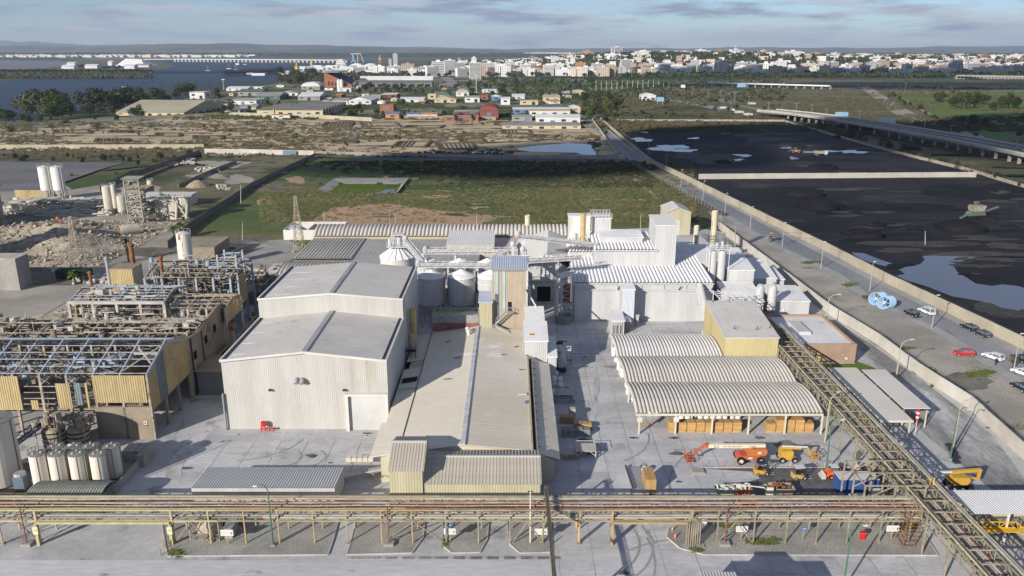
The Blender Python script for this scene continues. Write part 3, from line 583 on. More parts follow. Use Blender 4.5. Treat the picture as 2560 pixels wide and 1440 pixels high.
for z in(8,12,16,17.4):
 for y in(186.5,191.5):fr.bar((-1,y,z),(3.6,y,z),.12)
 for x in(-1,3.6):fr.bar((x,186.5,z),(x,191.5,z),.12)
fr.build('frame',m_dusteel,t);MB().box(-1,3.6,186.4,191.6,16,16.1).build('deck',m_dusteel,t)

for i,(x,y,z,w)in enumerate([(-20,187.5,14.2,'left silo cone'),(-12.5,187.2,14.2,'middle silo cone'),(-5.3,187.2,14.2,'right silo cone')]):
 t=thing('dust_filter','small dusted filter unit on top of the '+w,'filter',(x,y,z));MB().box(x-.7,x+.7,y-.6,y+.6,z,z+1.1).build('housing',m_dust,t);MB().tube([(x,y,z+1),(x,y,z+1.7),(x+1.3,y,z+1.9)],.2,8).build('duct',m_dust,t)

t=thing('duct_stack','fat beige exhaust duct standing against the warehouse side','duct',(-20.7,158,0))
MB().tube([(-20.7,158,0),(-20.7,158,13.2)],.75,16).build('pipe',mat('ochre_duct',(.50,.38,.19),(.42,.32,.17),scale=.6,grain=.12),t)
for z in(3,6.5,10):MB().lathe([(.76,z),(.85,z),(.85,z+.15),(.76,z+.15)],-20.7,158,16).build('band',m_beige,t)
MB().tube([(-20.6,154.6,0),(-20.6,154.6,9)],.5,12).build('pipe',m_beige,t)
t=thing('duct_platform','small steel maintenance platform halfway up the beige duct','platform',(-21,153,6));MB().box(-21.7,-19.6,152,153.6,5.9,6).build('deck',m_gut,t);MB().truss((-21.7,152,6),(-19.6,152,6),1,3,.07).build('railing',m_gut,t);MB().bar((-21.7,152,0),(-21.7,152,6),.12).bar((-19.6,152,0),(-19.6,152,6),.12).build('leg',m_gut,t)
# ---- white plant building C
t=thing('white_plant','huge dust-white plant building with ribbed roof and clerestory','factory',(32,200,0))
MB().prism([(188.6,0),(232,0),(232,10),(219,12.6),(188.6,9.9)],0,15.4,49.4).build('wall',m_dust,t)
clad(t,1,188.58,15.4,49.4,0,8.2,17,[4.2],m_dust);clad(t,1,188.56,15.4,49.4,8.25,9.8,8,[],m_dust)
ribroof(t,15.2,49.6,.92,[(188.2,10.0),(219,12.75)],m_dustribr,.3)
for k in range(3):MB().slab([(36+k*5.2,219.1,12.8),(41.1+k*5.2,219.1,12.8),(41.1+k*5.2,232.2,10.1),(36+k*5.2,232.2,10.1)],.12).build('roof_panel',m_roofw,t)
MB().tube([(15.2,188.1,9.75),(49.6,188.1,9.75)],.13,8).build('gutter',m_dusteel,t);MB().tube([(15.4,188.2,8.2),(49.4,188.2,8.0)],.09,6).build('conduit',m_dusteel,t)
for x in(26,41,49):MB().bar((x,188.3,8.2),(x+.4,187.6,9.4),.16).build('lamp_bracket',m_gut,t)
for x in(20,26,32,37.5,43):MB().bar((x,188.45,8.3),(x,188.45,9.7),.06).build('post',m_gut,t)

MB().prism([(200,10.8),(215,12),(215,16.4),(200,15.4)],0,21.4,37.2).build('clerestory',m_dust,t)
clad(t,1,199.98,21.4,37.2,10.9,15.4,10,[],m_dustrib)
ribroof(t,21.2,37.4,.92,[(199.6,15.5),(215.4,16.7)],m_dustribr,.3)
MB().tube([(21.2,199.4,15.4),(37.4,199.4,15.4)],.12,8).build('gutter',m_dusteel,t)
MB().prism([(205.3,16),(213,16.4),(213,17.8),(205.3,17.4)],0,23.6,34.4).build('roof_monitor',m_dust,t)
MB().slab([(23.3,205,17.55),(34.7,205,17.55),(34.7,213.3,17.95),(23.3,213.3,17.95)],.14).build('monitor_roof',m_dustribr,t)

MB().prism([(207,10),(216,11),(216,14.6),(207,13.2)],0,15.4,21.3).build('side_bay',m_dust,t)
ribroof(t,15.3,21.3,.92,[(206.5,13.3),(216.3,14.7)],m_dustribr,.3)
plainbox('process_tower','tallest smooth white tower rising through the ribbed roof','tower',36.7,42.1,200,210,21.7,22.4,m_dustrib,m_roofw,msy=m_dust)
plainbox('wind_wall','broad white panel block at left rear of the plant','block',15.6,21.6,216.3,219,20.8,21,mat('stained_white',(.66,.66,.65),(.50,.46,.40),scale=.25,st=(1,1,.3),grain=.05),m_roofw)
t=plainbox('railed_block','white box tower with railed roof at rear of plant','tower',21.9,26.9,213.2,218,20.8,20.8,m_dustrib,m_roofw,msy=m_dust)
rl=MB()
for y in(213,218.2):
 rl.bar((21.7,y,22.3),(27.1,y,22.3),.09);rl.bar((21.7,y,21.7),(27.1,y,21.7),.07)
 for x in np.linspace(21.7,27.1,7):rl.bar((x,y,21),(x,y,22.3),.08)
rl.build('railing',m_dusteel,t)
t=thing('chimney','tall beige chimney in a braced frame on the ribbed roof','chimney',(19,210,13))
MB().lathe([(.75,13),(.72,22.6),(.85,22.65),(.85,23)],19,210,16).build('stack',mat('ochre_duct',(.50,.38,.19)),t);MB().lathe([(.4,13),(.4,17.5)],17.2,210,10).build('side_stack',m_beige,t)
fr=MB()
for x,y in((17.9,208.9),(20.1,208.9),(17.9,211.1),(20.1,211.1)):fr.bar((x,y,12.8),(x,y,17),.12)
for z in(14.8,17):fr.bar((17.9,208.9,z),(20.1,208.9,z),.1);fr.bar((17.9,208.9,12.9),(20.1,208.9,z),.08);fr.bar((20.1,208.9,z),(20.1,211.1,z),.1)
fr.build('frame',m_dusteel,t)
t=thing('curved_duct','white elbow duct curving from railed tower onto roof','duct',(22,211,13));MB().tube([(21.2,207,13.7),(22.3,209,14.2),(22.8,212.3,15.5),(22.8,212.9,17)],.35,10).build('pipe',m_dust,t)
for i,(x0,x1,y0,y1,z,w)in enumerate([(2.3,9,263,270,4.2,'left low flat white annex beside the long barrel roof'),(9.2,20,262,272,5.4,'larger flat-roofed grey white annex behind the dusty dome'),(27,44,240,262,5,'flat dusty rear block between railed tower and process tower')]):
 plainbox('rear_annex',w,'annex',x0,x1,y0,y1,z,z,m_dust,m_roofw,clads=False)
for px,py0,py1,Y,r,w in((1319,538,566,262,.9,'short cream chimney pipe above the flat annex'),(1788,527,553,250,1.0,'thick cream chimney pipe in a dark lattice near perimeter wall'),(1742,564,580,232,.8,'stubby white vent pipe on plant rear roof')):
 a=Q(px,py0,Y);b=Q(px,py1,Y);t=thing('chimney',w,'chimney',(a[0],Y,0));MB().lathe([(r,0 if Y<245 else b[2]-8),(r,a[2]),(r*.8,a[2]),(r*.8,a[2]-.3)],a[0],Y,14).build('stack',mat('cream_paint',(.60,.54,.40),grain=.1),t)
 if px>1780:
  fr=MB()
  for sx in(-1.3,1.3):
   for sy in(-1.3,1.3):fr.bar((a[0]+sx,Y+sy,0),(a[0]+sx,Y+sy,b[2]+.5),.1)
  for k in range(9):z=k*.9+.5;fr.bar((a[0]-1.3,Y-1.3,z),(a[0]+1.3,Y-1.3,z),.08);fr.bar((a[0]-1.3,Y-1.3,z),(a[0]+1.3,Y-1.3,z+.9),.06);fr.bar((a[0]-1.3,Y-1.3,z),(a[0]-1.3,Y+1.3,z),.08)
  fr.build('frame',m_gut,t)

t=thing('yellow_shed','tall pale yellow gabled shed at edge of green field','shed',(60.4,290,0))
MB().prism([(56.1,0),(64.8,0),(64.8,8.3),(60.4,9.9),(56.1,8.3)],1,285,298).build('wall',m_creamy,t)
clad(t,1,284.98,56.1,64.8,0,lambda u:8.3+1.6*(1-abs(u-60.45)/4.35),8,[3],m_cream)
MB().slab([(55.8,284.6,8.35),(60.4,284.6,10.1),(60.4,298.3,10.1),(55.8,298.3,8.35)],.12).build('roof',m_roof2,t);MB().slab([(60.42,284.6,10.1),(65.1,284.6,8.35),(65.1,298.3,8.35),(60.42,298.3,10.1)],.12).build('roof',m_roof2,t)
MB().box(58.7,61,284.8,284.9,0,5.4).build('door',m_ribl,t)

plainbox('lift_shaft','narrow bluish steel lift shaft against white plant front wall','shaft',26.6,29.6,184.4,188.4,9.3,9.8,mat('bluish_sheet',(.52,.57,.64),(.58,.60,.63),grain=.05,rib=(0,.3,.03)),m_roofw,msy=m_dust,z0=.02)
t=plainbox('gate_hut','small white hut with arched slatted front before lift shaft','hut',23.6,26.5,178.5,184.8,3.4,3.9,m_dust,m_roofw,clads=False)
for x in(24.0,24.7,25.5):MB().box(x,x+.35,178.35,178.45,0,2.4).build('opening',m_dark,t)
for k in range(7):MB().bar((23.7+k*.45,178.3,0),(23.7+k*.45,178.3,3.2),.12).build('slat',m_dust,t)
plainbox('lean_to_hut','tiny grey lean-to between slatted hut and lift shaft','hut',26.7,28.2,180.5,184.2,2.6,2.6,m_conc,m_roofw,clads=False)
t=thing('wall_post','short white concrete post right of the lift shaft','post',(30.6,185,0));MB().box(30.3,30.9,184.8,185.5,0,2.6).box(30.1,31.1,184.6,185.7,2.61,2.8).build('post',m_dust,t)
t=thing('inclined_duct','thick white sloping duct on trestle beside the yellow building','duct',(46,180,0));MB().tube([(46.0,187.6,9.6),(46.0,175.5,3.4)],.75,14).build('pipe',m_dust,t)
MB().truss((45.2,187.4,8.2),(45.2,175.3,2.0),.9,9,.09).truss((46.9,187.4,8.2),(46.9,175.3,2.0),.9,9,.09).build('frame',m_dusteel,t)
MB().bar((44.4,176.5,0),(45.2,177,3.3),.12).bar((46.6,176.5,0),(46.2,177,3.3),.12).bar((44.6,176.5,.9),(46.6,176.5,2.4),.08).bar((44.4,176.5,.2),(46.6,176.5,.2),.08).build('trestle',m_dusteel,t)
# ---- dusty domed hall between tan tower and plant
t=thing('arched_hall','grey dust-covered arched hall with dark doorway between towers','hall',(9.5,215,0))
ap=[(3.9,0),(3.9,7.2)]+[(3.9+11.5*i/12,7.2+4.4*math.sin(math.pi*(.08+.84*i/12)))for i in range(13)]+[(15.4,7.2),(15.4,0)]
MB().prism(ap,1,205,226).build('wall',mat('dusty_grey_concrete',(.40,.40,.40),(.46,.46,.46),scale=.2,grain=.08,c3=(.62,.61,.6),s3=.4,t3=.66),t)
MB().add([(3,206,10.8),(16,206,10.8),(16.5,226,12.5),(1.5,226,12),(9.3,206,12.8),(10.5,226,15)],[(0,4,5,3),(4,1,2,5),(0,1,4),(3,5,2)]).build('roof',mat('settled_dust',(.60,.59,.56),(.52,.49,.44),scale=.1,grain=.04,c3=(.35,.28,.22),s3=.12,t3=.68),t)
MB().box(6.7,10.3,204.85,204.95,0,4.2).build('door',m_dark,t);MB().box(6.4,10.6,204.7,204.8,4.2,5.2).build('lintel',m_dust,t);MB().box(6.3,6.65,204.6,204.9,0,4.2).box(10.35,10.7,204.6,204.9,0,4.2).build('door_frame',m_dust,t)
for z in(5.9,7.3):MB().bar((4,204.8,z),(15.3,204.8,z),.2).build('rail',m_dusteel,t)
for k in range(7):MB().bar((4.5+k*1.7,204.75,9.2),(5.3+k*1.7,204.75,9.9),.12).build('vent',m_dusteel,t)
t=thing('filter_tower','rusty braced filter tower with white vertical pipe by plant wall','filter tower',(13.6,190,0))
fr=MB()
for x,y in((12.2,188.2),(14.9,188.2),(12.2,191),(14.9,191)):fr.bar((x,y,0),(x,y,11.3),.18)
for z in(2.6,4.4,6.2,8,9.8,11.2):
 fr.bar((12.2,188.2,z),(14.9,188.2,z),.12);fr.bar((14.9,188.2,z),(14.9,191,z),.12);fr.bar((12.2,188.2,z),(12.2,191,z),.12)
 if z<11:fr.bar((12.2,188.2,z),(14.9,188.2,z+1.8),.07)
fr.build('frame',m_dusteel,t)
for z in(5,6.6,8.2):MB().box(12.7,14.5,188.8,190.6,z,z+1.1).build('filter_box',m_rust,t)
MB().lathe([(.5,1.6),(1.1,3.4),(1.1,4.7)],13.6,189.8,12).build('hopper',m_dust,t)
MB().tube([(12.6,189,9.6),(11.2,187.6,9.7),(10.9,187.2,8.8),(10.9,187.2,2)],.5,12).build('pipe',m_dust,t)
MB().slab([(11.6,187.4,11.5),(15.3,187.4,12.4),(15.3,191.6,12.4),(11.6,191.6,11.5)],.12).build('roof',m_roofw,t)
MB().lathe([(1.9,0),(2.2,1.9),(1.9,1.9),(1.8,1.5)],12.8,187.2,16).build('basin',m_conc,t)
# ---- loading annexes right of tan tower
t=plainbox('loading_hut','white loading annex with sloping roof right of tan tower','annex',2.6,7.2,152,160.5,8.2,9.4,m_dustrib,m_roofw,msy=m_dust)
MB().box(3.6,4.6,154.2,155,8.68,8.9).build('roof_hatch',mat('ochre_hatch',(.45,.25,.05),grain=.2),t)
plainbox('upper_loading_hut','upper white loading annex tucked behind the first one','annex',2.9,6.8,161.2,168,9.3,10.3,m_dustrib,m_roofw,msy=m_dust)
plainbox('side_lean_to','narrow shaded lean-to along the white loading annex','lean-to',7.3,9.0,151,160,5.2,6.2,m_dustrib,m_roofw,msy=m_dust)
t=thing('tanker_loader','slender white loading pipe slanting down to tanker','loading pipe',(6,172,0));MB().tube([(3.2,171,13.5),(9.6,161.5,4.6)],.2,8).build('pipe',m_dust,t);MB().lathe([(.3,9),(.3,14),(.15,14.6)],3.8,171.5,8).build('housing',m_dust,t)
t=thing('loading_platform','small railed steel gangway reaching over the tanker','platform',(9,157,4));MB().box(6.9,12.4,157.2,158.2,4.2,4.3).build('deck',m_dusteel,t);MB().truss((6.9,157.2,4.3),(12.4,157.2,4.3),.9,5,.07).truss((6.9,158.2,4.3),(12.4,158.2,4.3),.9,5,.07).build('railing',m_dusteel,t);MB().bar((11.9,157.7,0),(11.9,157.7,4.2),.14).build('leg',m_dusteel,t)
# ---- rear long barrel building and ribbed roofs
t=thing('barrel_shed','very long cream shed with barrel roof of curved grey ribs','industrial shed',(-23,262,0))
MB().box(-65,18.4,256,268,0,6).build('wall',m_cream,t);clad(t,1,255.98,-65,18.4,0,5.9,40,[],m_cream)
ribroof(t,-65.2,18.4,1.27,arch(255.7,268.3,6.1,2.3,8),m_ribw,.45)
t=thing('open_barrel','short open barrel roof section on white trusses','shelter',(22,262,0));ribroof(t,19,24.6,1.27,arch(256,268,6.6,2.1,8),m_ribw,.28);MB().truss((19,256,5.4),(24.6,256,5.4),1.2,5,.12).bar((19.2,256,0),(19.2,256,6),.2).bar((24.4,256,0),(24.4,256,6),.2).build('truss',m_trim,t)
t=thing('ribbed_shed','shed with straight and barrel grey ribbed roofs behind warehouse','industrial shed',(-57,235,0))
MB().box(-65,-48,212,255,0,4.6).build('wall',m_creamy,t)
ribroof(t,-65.2,-47.8,1.05,[(229.8,5.0),(255.5,5.3)],m_ribw,.42);ribroof(t,-66.5,-46,1.05,arch(214,229.6,4.0,1.6,8),m_ribw,.42)
plainbox('flat_shed','flat grey-roofed shed between ribbed roofs and silos','industrial shed',-47.6,-10,206,255.4,4.2,5.0,m_creamy,mat('light_grey_roof',(.36,.355,.35),(.31,.30,.29),scale=.1,grain=.06,rib=(0,1.4,.012)),clads=False)
MB2=plainbox('raised_roof_shed','raised pale corrugated roof just in front of barrel shed','shed',-19.9,-5.6,237.5,251,7.3,9.0,m_cream,mat('pale_grey_corrugated',(.56,.56,.56),(.50,.50,.50),grain=.04,rib=(0,.6,.02)),clads=False)
plainbox('rear_link','dusty flat roof strip between raised roof and arched hall','annex',-5.4,4.6,228,255.3,5.4,5.6,m_dust,m_roof,clads=False)
t=plainbox('green_wall_shed','small grey-roofed shed with green walls left of ribbed roofs','shed',-69.4,-61.2,214,226,4.4,4.6,mat('green_grey_wall',(.24,.29,.25),(.30,.33,.29),grain=.1),m_roof2,clads=False)
MB().box(-68,-63,219.5,220.2,4.72,5.1).build('roof_slot',m_gut,t)
t=thing('storage_bins','white-walled open storage bins holding reddish heaps','storage bins',(-70,283,0))
MB().box(-81,-61,277,277.3,0,3.6).box(-81,-61,291,291.3,0,3.6).box(-81,-80.7,277.31,290.99,0,3.6).box(-61.3,-61,277.31,290.99,0,3.6).box(-73.2,-73,277.31,290.99,0,3).build('wall',m_trim,t)
for x,y,r in((-70,284,3),(-66.5,285,3),(-63.6,283,2)):MB().lathe([(r,0),(r*.8,1.4),(r*.4,2.7),(.1,3.1)],x,y,14).build('heap',m_rust,t,smooth=True)
plainbox('bin_hut','tiny blue-roofed hut at left end of white bins','hut',-79.9,-76.5,281,284,3.2,3.6,m_trim,mat('blue_grey_roof',(.42,.46,.56)),clads=False)
# ---- annexes to the right of the plant
t=thing('twin_silos','pair of slim white silos under railed platform at plant corner','silos',(53,199,0))
for x,z0 in((51.6,7.5),(53.9,6)):
 MB().lathe([(1.0,0),(1.0,15),(.4,15.8)],x,199,16).build('body',m_dust,t)
pf=MB().box(50.2,55.6,197.6,200.6,16,16.12)
for x in np.linspace(50.2,55.6,7):
 for y in(197.6,200.6):pf.bar((x,y,16.1),(x,y,17.2),.07)
for y in(197.6,200.6):
 for z in(16.7,17.2):pf.bar((50.2,y,z),(55.6,y,z),.07)
for x in(50.3,55.4):pf.bar((x,197.7,10),(x,197.7,16),.14);pf.bar((x,200.5,10),(x,200.5,16),.14)
pf.build('platform',m_dusteel,t);MB().lathe([(.35,16.1),(.35,17.6)],52.4,199,8).lathe([(.3,16.1),(.3,17.9)],53.9,199.4,8).build('valve',m_dust,t)
plainbox('east_annex','white block annex with lit front beside the twin silos','annex',55.7,62.2,198,214,10.4,12.4,m_dust,m_roofw)
plainbox('shaded_annex','tall white side annex in shadow touching plant end wall','annex',49.6,55.6,202.5,216,11.2,12.8,m_dust,m_roofw,clads=False)
t=plainbox('open_annex','lower white annex with a dark open bay','annex',62.4,70.5,205,218,6.2,8.4,m_dust,m_roofw)
MB().box(64.2,69.0,204.8,204.88,0,4.6).build('opening',m_dark,t);MB().box(69.2,69.8,204.2,204.7,0,5.6).build('post',m_dust,t)
plainbox('corner_annex','narrow white corner annex by small parked car','annex',70.7,73.3,207,217,5.4,6.2,m_dust,m_roofw,clads=False)
plainbox('sagging_shed','white shed with sloping dusty roof before east annex','shed',52.6,61.4,186,197,5.8,7.6,m_dust,m_roofw,clads=False)
for i,(x,w_)in enumerate(((60.9,'left'),(64.0,'right'))):
 t=thing('slim_silo',w_+' one of two slim white silos on a steel stand','silo',(x,188,0));MB().lathe([(1.05,3.4),(1.05,9),(.4,9.8)],x,188,18).build('body',m_dust,t);MB().lathe([(.3,2),(1.04,3.42)],x,188,18).build('hopper',m_dust,t)
 for a in(.8,2.4,3.9,5.5):MB().bar((x+math.cos(a),188+math.sin(a),0),(x+math.cos(a),188+math.sin(a),3.6),.16).build('leg',m_steel,t)
 MB().bar((x-1,187,9.9),(x+1,187,9.9),.1).bar((x-1,187,9),(x-1,187,9.9),.08).bar((x+1,187,9),(x+1,187,9.9),.08).build('railing',m_dusteel,t)
t=plainbox('white_store','white gabled store right of the slim silos','store',65.2,74.2,190,201,4.6,5.4,m_dust,m_roofw)
MB().box(66.6,68,189.8,189.88,0,3).build('door',m_dusteel,t)
t=thing('roof_gantry','tangled white pipe frame behind the yellow building roof','pipe frame',(51,177,9));g=MB()
for k in range(5):g.bar((48+k*1.6,174,9.8+k*.1),(47+k*1.6,181,10.4),.14);g.bar((47.5,174.5+k*1.4,10.2),(55,174.5+k*1.4,10.5),.12)
for k in range(4):g.bar((47.5+k*2.3,175,0),(47.5+k*2.3,175,10.2),.16);g.bar((47.5+k*2.3,180.5,0),(47.5+k*2.3,180.5,10.4),.16)
g.build('frame',m_dusteel,t)
# ---- yellow building
t=plainbox('yellow_building','yellow clad building with broad grey sloping roof','building',43.9,54.8,154.5,173,8.0,10.0,m_yel,m_roof2,msy=m_yely)
for k in range(7):clad(t,0,43.88,154.5+k*2.64,157.14+k*2.64,0,lambda u:8+(u-154.5)*2/18.5,1,[],m_yely)
for x,y in((46.4,158),(51,157.6),(54,158.5),(45.2,172),(49,172.4)):MB().bar((x,y,8.4+(y-154.5)*.108),(x+.3,y,9.2+(y-154.5)*.108),.12).build('roof_bracket',m_gut,t)
# ---- brick low building
t=thing('brick_building','low tan brick building with white dusted roof and parapet','building',(68,168,0))
x0,x1,y0,y1=60.3,73.8,160.5,180.5
MB().box(x0,x1,y0,y1,0,3.9).build('wall',m_brick,t)
for z in np.arange(.25,4.4,.27):MB().box(x0-.01,x1+.01,y0-.02,y0,z,z+.03).build('brick_course',m_conc,t)
MB().box(x0,x1,y0,y0+.35,3.91,4.5).box(x0,x1,y1-.35,y1,3.91,4.5).box(x0,x0+.35,y0+.36,y1-.36,3.91,4.5).box(x1-.35,x1,y0+.36,y1-.36,3.91,4.5).build('parapet',m_brick,t)
MB().box(x0+.36,x1-.36,y0+.36,y1-.36,3.92,3.98).build('roof',m_roofw,t)
MB().prism([(167.5,3.99),(176,3.99),(175.6,4.6),(168,4.6)],0,64,66.6).build('skylight',m_dust,t)
MB().box(65.4,66.4,y0-.1,y0-.03,0,2.5).build('door',mat('ochre_door',(.62,.45,.20),grain=.1),t);MB().box(71.6,72.1,y0-.2,y0-.03,1,1.5).box(70.9,71.1,y0-.2,y0-.03,2,2.2).build('meter_box',m_trim,t)
sheet('grass_patch',m_bright,[(72,152),(76.3,152.5),(77,158),(73.9,163),(73.9,160.2),(61,160.2),(60.5,157),(66,156.5)],.1,px=False)
# ---- open arched canopy
t=thing('arched_canopy','open storage canopy of three ribbed barrel vaults on posts','canopy',(38,147,0))
m_can=mat('pale_ribbed_roof',(.5,.485,.455))
for i,(a,b,xr_)in enumerate(((127.5,140.7,54.5),(140.8,154.1,54.4),(154.2,167.5,43.7))):
 ribroof(t,21.6,xr_,.69,arch(a,b,4.05,.95,10),m_can if i<2 else mat('pale_ribbed_roof_dusted',(.64,.63,.61),(.56,.55,.53),scale=.2,grain=.1,rnd=.05),.26)
m_post=mat('cream_post',(.60,.56,.47),(.5,.46,.38),grain=.1)
for y in(127.6,140.75,154.15,167.4):
 MB().bar((21.6,y,3.75),(54.4 if y<155 else 43.7,y,3.75),.25,.35).build('beam',m_post,t)
 for k in range(6):
  x=22.3+k*6.4
  if y>155 and x>43:continue
  MB().bar((x,y,0),(x,y,3.6),.28).build('post',m_post,t)
for k in range(6):x=22.3+k*6.4;MB().bar((x,127.6,3.8),(x,154,3.8),.16).build('tie',m_post,t)
for x in(22.3,28.7):MB().box(x-.45,x+.45,127.2,127.4,2.5,3.4).build('sign',m_trim,t)
# ================================================================ DERELICT WORKS (left)
m_blue=mat('faded_blue_steel',(.27,.34,.42),(.36,.38,.40),scale=.5,grain=.2,c3=(.22,.12,.07),s3=.5,t3=.6)
m_wst=mat('weathered_steel',(.40,.36,.30),(.24,.20,.15),scale=.6,grain=.25,c3=(.22,.11,.06),s3=.8,t3=.6)
m_oldc=mat('old_tan_concrete',(.30,.255,.195),(.23,.195,.15),scale=.25,grain=.12,c3=(.16,.14,.115),s3=.2,t3=.62)
m_pale=mat('weathered_white_concrete',(.48,.46,.42),(.36,.34,.31),scale=.4,grain=.15)
m_oyel=mat('old_yellow_cladding',(.44,.35,.185),(.36,.285,.155),scale=.3,st=(1,1,.3),grain=.1,rib=(0,.4,.04),rnd=.06,c3=(.30,.22,.13),s3=.25,t3=.66)
m_oyels=mat('old_yellow_cladding_side',(.44,.34,.18),(.34,.26,.14),scale=.3,grain=.12,rib=(1,.4,.04),rnd=.06)
m_obl=mat('old_blue_sheet',(.20,.24,.25),grain=.1,rib=(0,.4,.04))
m_debris=mat('dusty_debris',(.26,.23,.19),(.12,.10,.08),scale=.5,grain=.4,rnd=.1)
def tangle(par,x0,x1,y0,y1,z0,z1,n,m,seed,L_=3,w=.1,name='scrap'):
 q=random.Random(seed);mb=MB()
 for _ in range(n):
  x,y,z=q.uniform(x0,x1),q.uniform(y0,y1),q.uniform(z0,z1);k=q.random();l=q.uniform(.4,1)*L_
  d=(l,0,q.uniform(-.4,.4))if k<.4 else((0,l,q.uniform(-.4,.4))if k<.65 else((0,0,-l)if k<.85 else(l*.6,l*.4,-l*.5)))
  mb.bar((x,y,z),(min(x1,x+d[0]),min(y1,y+d[1]),max(.1,z+d[2])),w*q.uniform(.6,1.8))
  if k>.9:bz=min(1,L_/3);mb.box(x,x+q.uniform(.5,2)*bz,y,y+q.uniform(.5,1.5)*bz,z,z+q.uniform(.3,1.2)*bz)
  if k<.1 and L_>1.5:mb.lathe([(.5,z),(.5,z+1.2)],x,y,8)
 mb.build(name,m,par,kind='stuff')
def hall(name,label,x0,x1,y0,y1,ze,zr,nb,npur,mr,mc_,z0=0,colw=.4,back=True,purl=.12):
 t=thing(name,label,'ruined hall',((x0+x1)/2,(y0+y1)/2,0));ym=(y0+y1)/2
 for i in range(nb+1):
  x=x0+(x1-x0)*i/nb
  MB().bar((x,y0,z0),(x,y0,ze),colw).build('column',mc_,t)
  if back:MB().bar((x,y1,z0),(x,y1,ze),colw).build('column',mc_,t)
  MB().bar((x,y0,ze),(x,ym,zr),.22,.45).bar((x,ym,zr),(x,y1,ze),.22,.45).build('rafter',mr,t)
 for s in(0,1):
  for k in range(npur+1):
   u=k/npur;y=y0+(ym-y0)*u if not s else y1+(ym-y1)*u;z=ze+(zr-ze)*u+.3
   if s and k==npur:continue
   xa=x0+(x1-x0)*(R_.choice([0,0,0,.15,.4])if k not in(0,npur)else 0)
   MB().bar((xa,y,z),(x1,y,z),purl).build('purlin',mr,t)
 return t

t=hall('ruined_hall','roofless blue steel hall with yellow sheet front, nearest ruin',-103,-62,125.8,143,12,15,9,5,m_blue,m_wst)
Yf=125.7
def fpanel(xa,xb,ya,yb,m,n,par=t,Y=Yf,name='cladding_panel'):
 a=Q(xa,ya,Y);b=Q(xb,yb,Y)
 for i in range(n):
  u0=a[0]+(b[0]-a[0])*i/n;u1=a[0]+(b[0]-a[0])*(i+1)/n
  MB().box(u0+.01,u1-.01,Y-.15-.02*(i%2),Y-.08,b[2],a[2]).build(name,m,par)
fpanel(-160,60,940,1024,m_oyel,9);fpanel(138,184,958,1020,m_oyel,3);fpanel(185,210,957,1012,m_obl,2);fpanel(211,228,957,1022,m_oyel,1);fpanel(229,370,938,1006,m_oyel,9);fpanel(77,100,1000,1023,m_oyel,1)
MB().box(-71.6,-62,125.6,126.2,0,6.1).build('wall',m_oldc,t)
for y in(966,981,996,1010):a=Q(60,y,Yf);b=Q(139,y,Yf);MB().bar((a[0],Yf,a[2]),(b[0],Yf,b[2]),.12).build('rail',m_wst,t)
for xa in(92,160):a=Q(xa,940,Yf);b=Q(xa+58,940,Yf);MB().bar((a[0]+.3,Yf,a[2]-1.6),((a[0]+b[0])/2,Yf,a[2]-.3),.12).bar((a[0]+.3,Yf,a[2]-.3),((a[0]+b[0])/2,Yf,a[2]-1.4),.08).build('brace',m_blue,t)
for k in range(4):x=-62-4.55*(k+.0);
MB().bar((-66.4,126.5,12.3),(-62.3,133,14.5),.2).bar((-66.4,133,14.4),(-62.3,128.5,13),.2).bar((-66.4,131,13.8),(-62.2,131,13.8),.2).build('cross_brace',m_pale,t)
for k in range(5):
 y0=125.8+k*3.45;clad(t,0,-61.95,y0,y0+3.45,5.4,lambda u:12+(min(u,134.4)-125.8)*.34-max(0,u-134.4)*.2,1,[],m_oyels if k!=1 else mat('old_blue_sheet_side',(.17,.19,.20),grain=.1,rib=(1,.4,.04)),out=1)
for y in(126,131.5,137,142.5):MB().bar((-62,y,0),(-62,y,5.4),.45).build('column',m_oldc,t)
MB().box(-103,-62.2,127,142.8,4.9,5.2).build('floor_slab',m_oldc,t)
MB().box(-70,-69.7,126.4,142,5.2,10.6).build('partition',m_oldc,t)
tangle(t,-102,-71,127,142,5.2,10,260,m_debris,1,3,.12)
tangle(t,-102,-71,127,142,8,11.6,90,m_blue,2,5,.14,name='steelwork');tangle(t,-69,-63,127,142,5.2,8,60,m_debris,3,2,.15)
MB().bar((-73,130,5),(-73,130,12.6),.4).build('post',m_pale,t)

t=hall('ruined_hall','collapsed middle hall with rusted purlins and tan concrete end wall',-108,-62.3,143.8,159,10.6,12.2,9,4,m_wst,m_wst,purl=.16)
MB().prism([(143.3,0),(165,0),(165,12.4),(160,13.4),(154,12.6),(148,11.6),(143.3,12.2)],0,-62.2,-61.8).build('end_wall',m_oldc,t)
for y,z in((145,7),(151,8),(156,8.6)):MB().box(-61.78,-61.7,y,y+1.4,z,z+1.6).build('window',m_dark,t)
MB().bar((-61.6,144,0),(-61.6,144,11.8),.2).bar((-61.6,149.5,2),(-61.6,149.5,11.5),.14).build('downpipe',m_gut,t)
MB().box(-108,-62.4,144.5,158.8,6.8,7.1).build('floor_slab',m_oldc,t)
for k in range(7):MB().box(-107.5+k*1.9,-105.9+k*1.9,157,157.15,7.1,10).build('cladding_panel',m_oyel,t)
tangle(t,-107,-63,145,158,9,13.2,120,m_pale,94,4,.12,name='pipework');tangle(t,-107,-63,145,158,7.1,11,520,m_debris,4,4,.14);tangle(t,-107,-63,145,158,9.5,11.8,160,m_wst,5,6,.12,name='steelwork')
MB().slab([(-72,150,11.2),(-67,150,11.8),(-67,157,11.8),(-72,157,11)],.1).build('loose_sheet',m_pale,t)

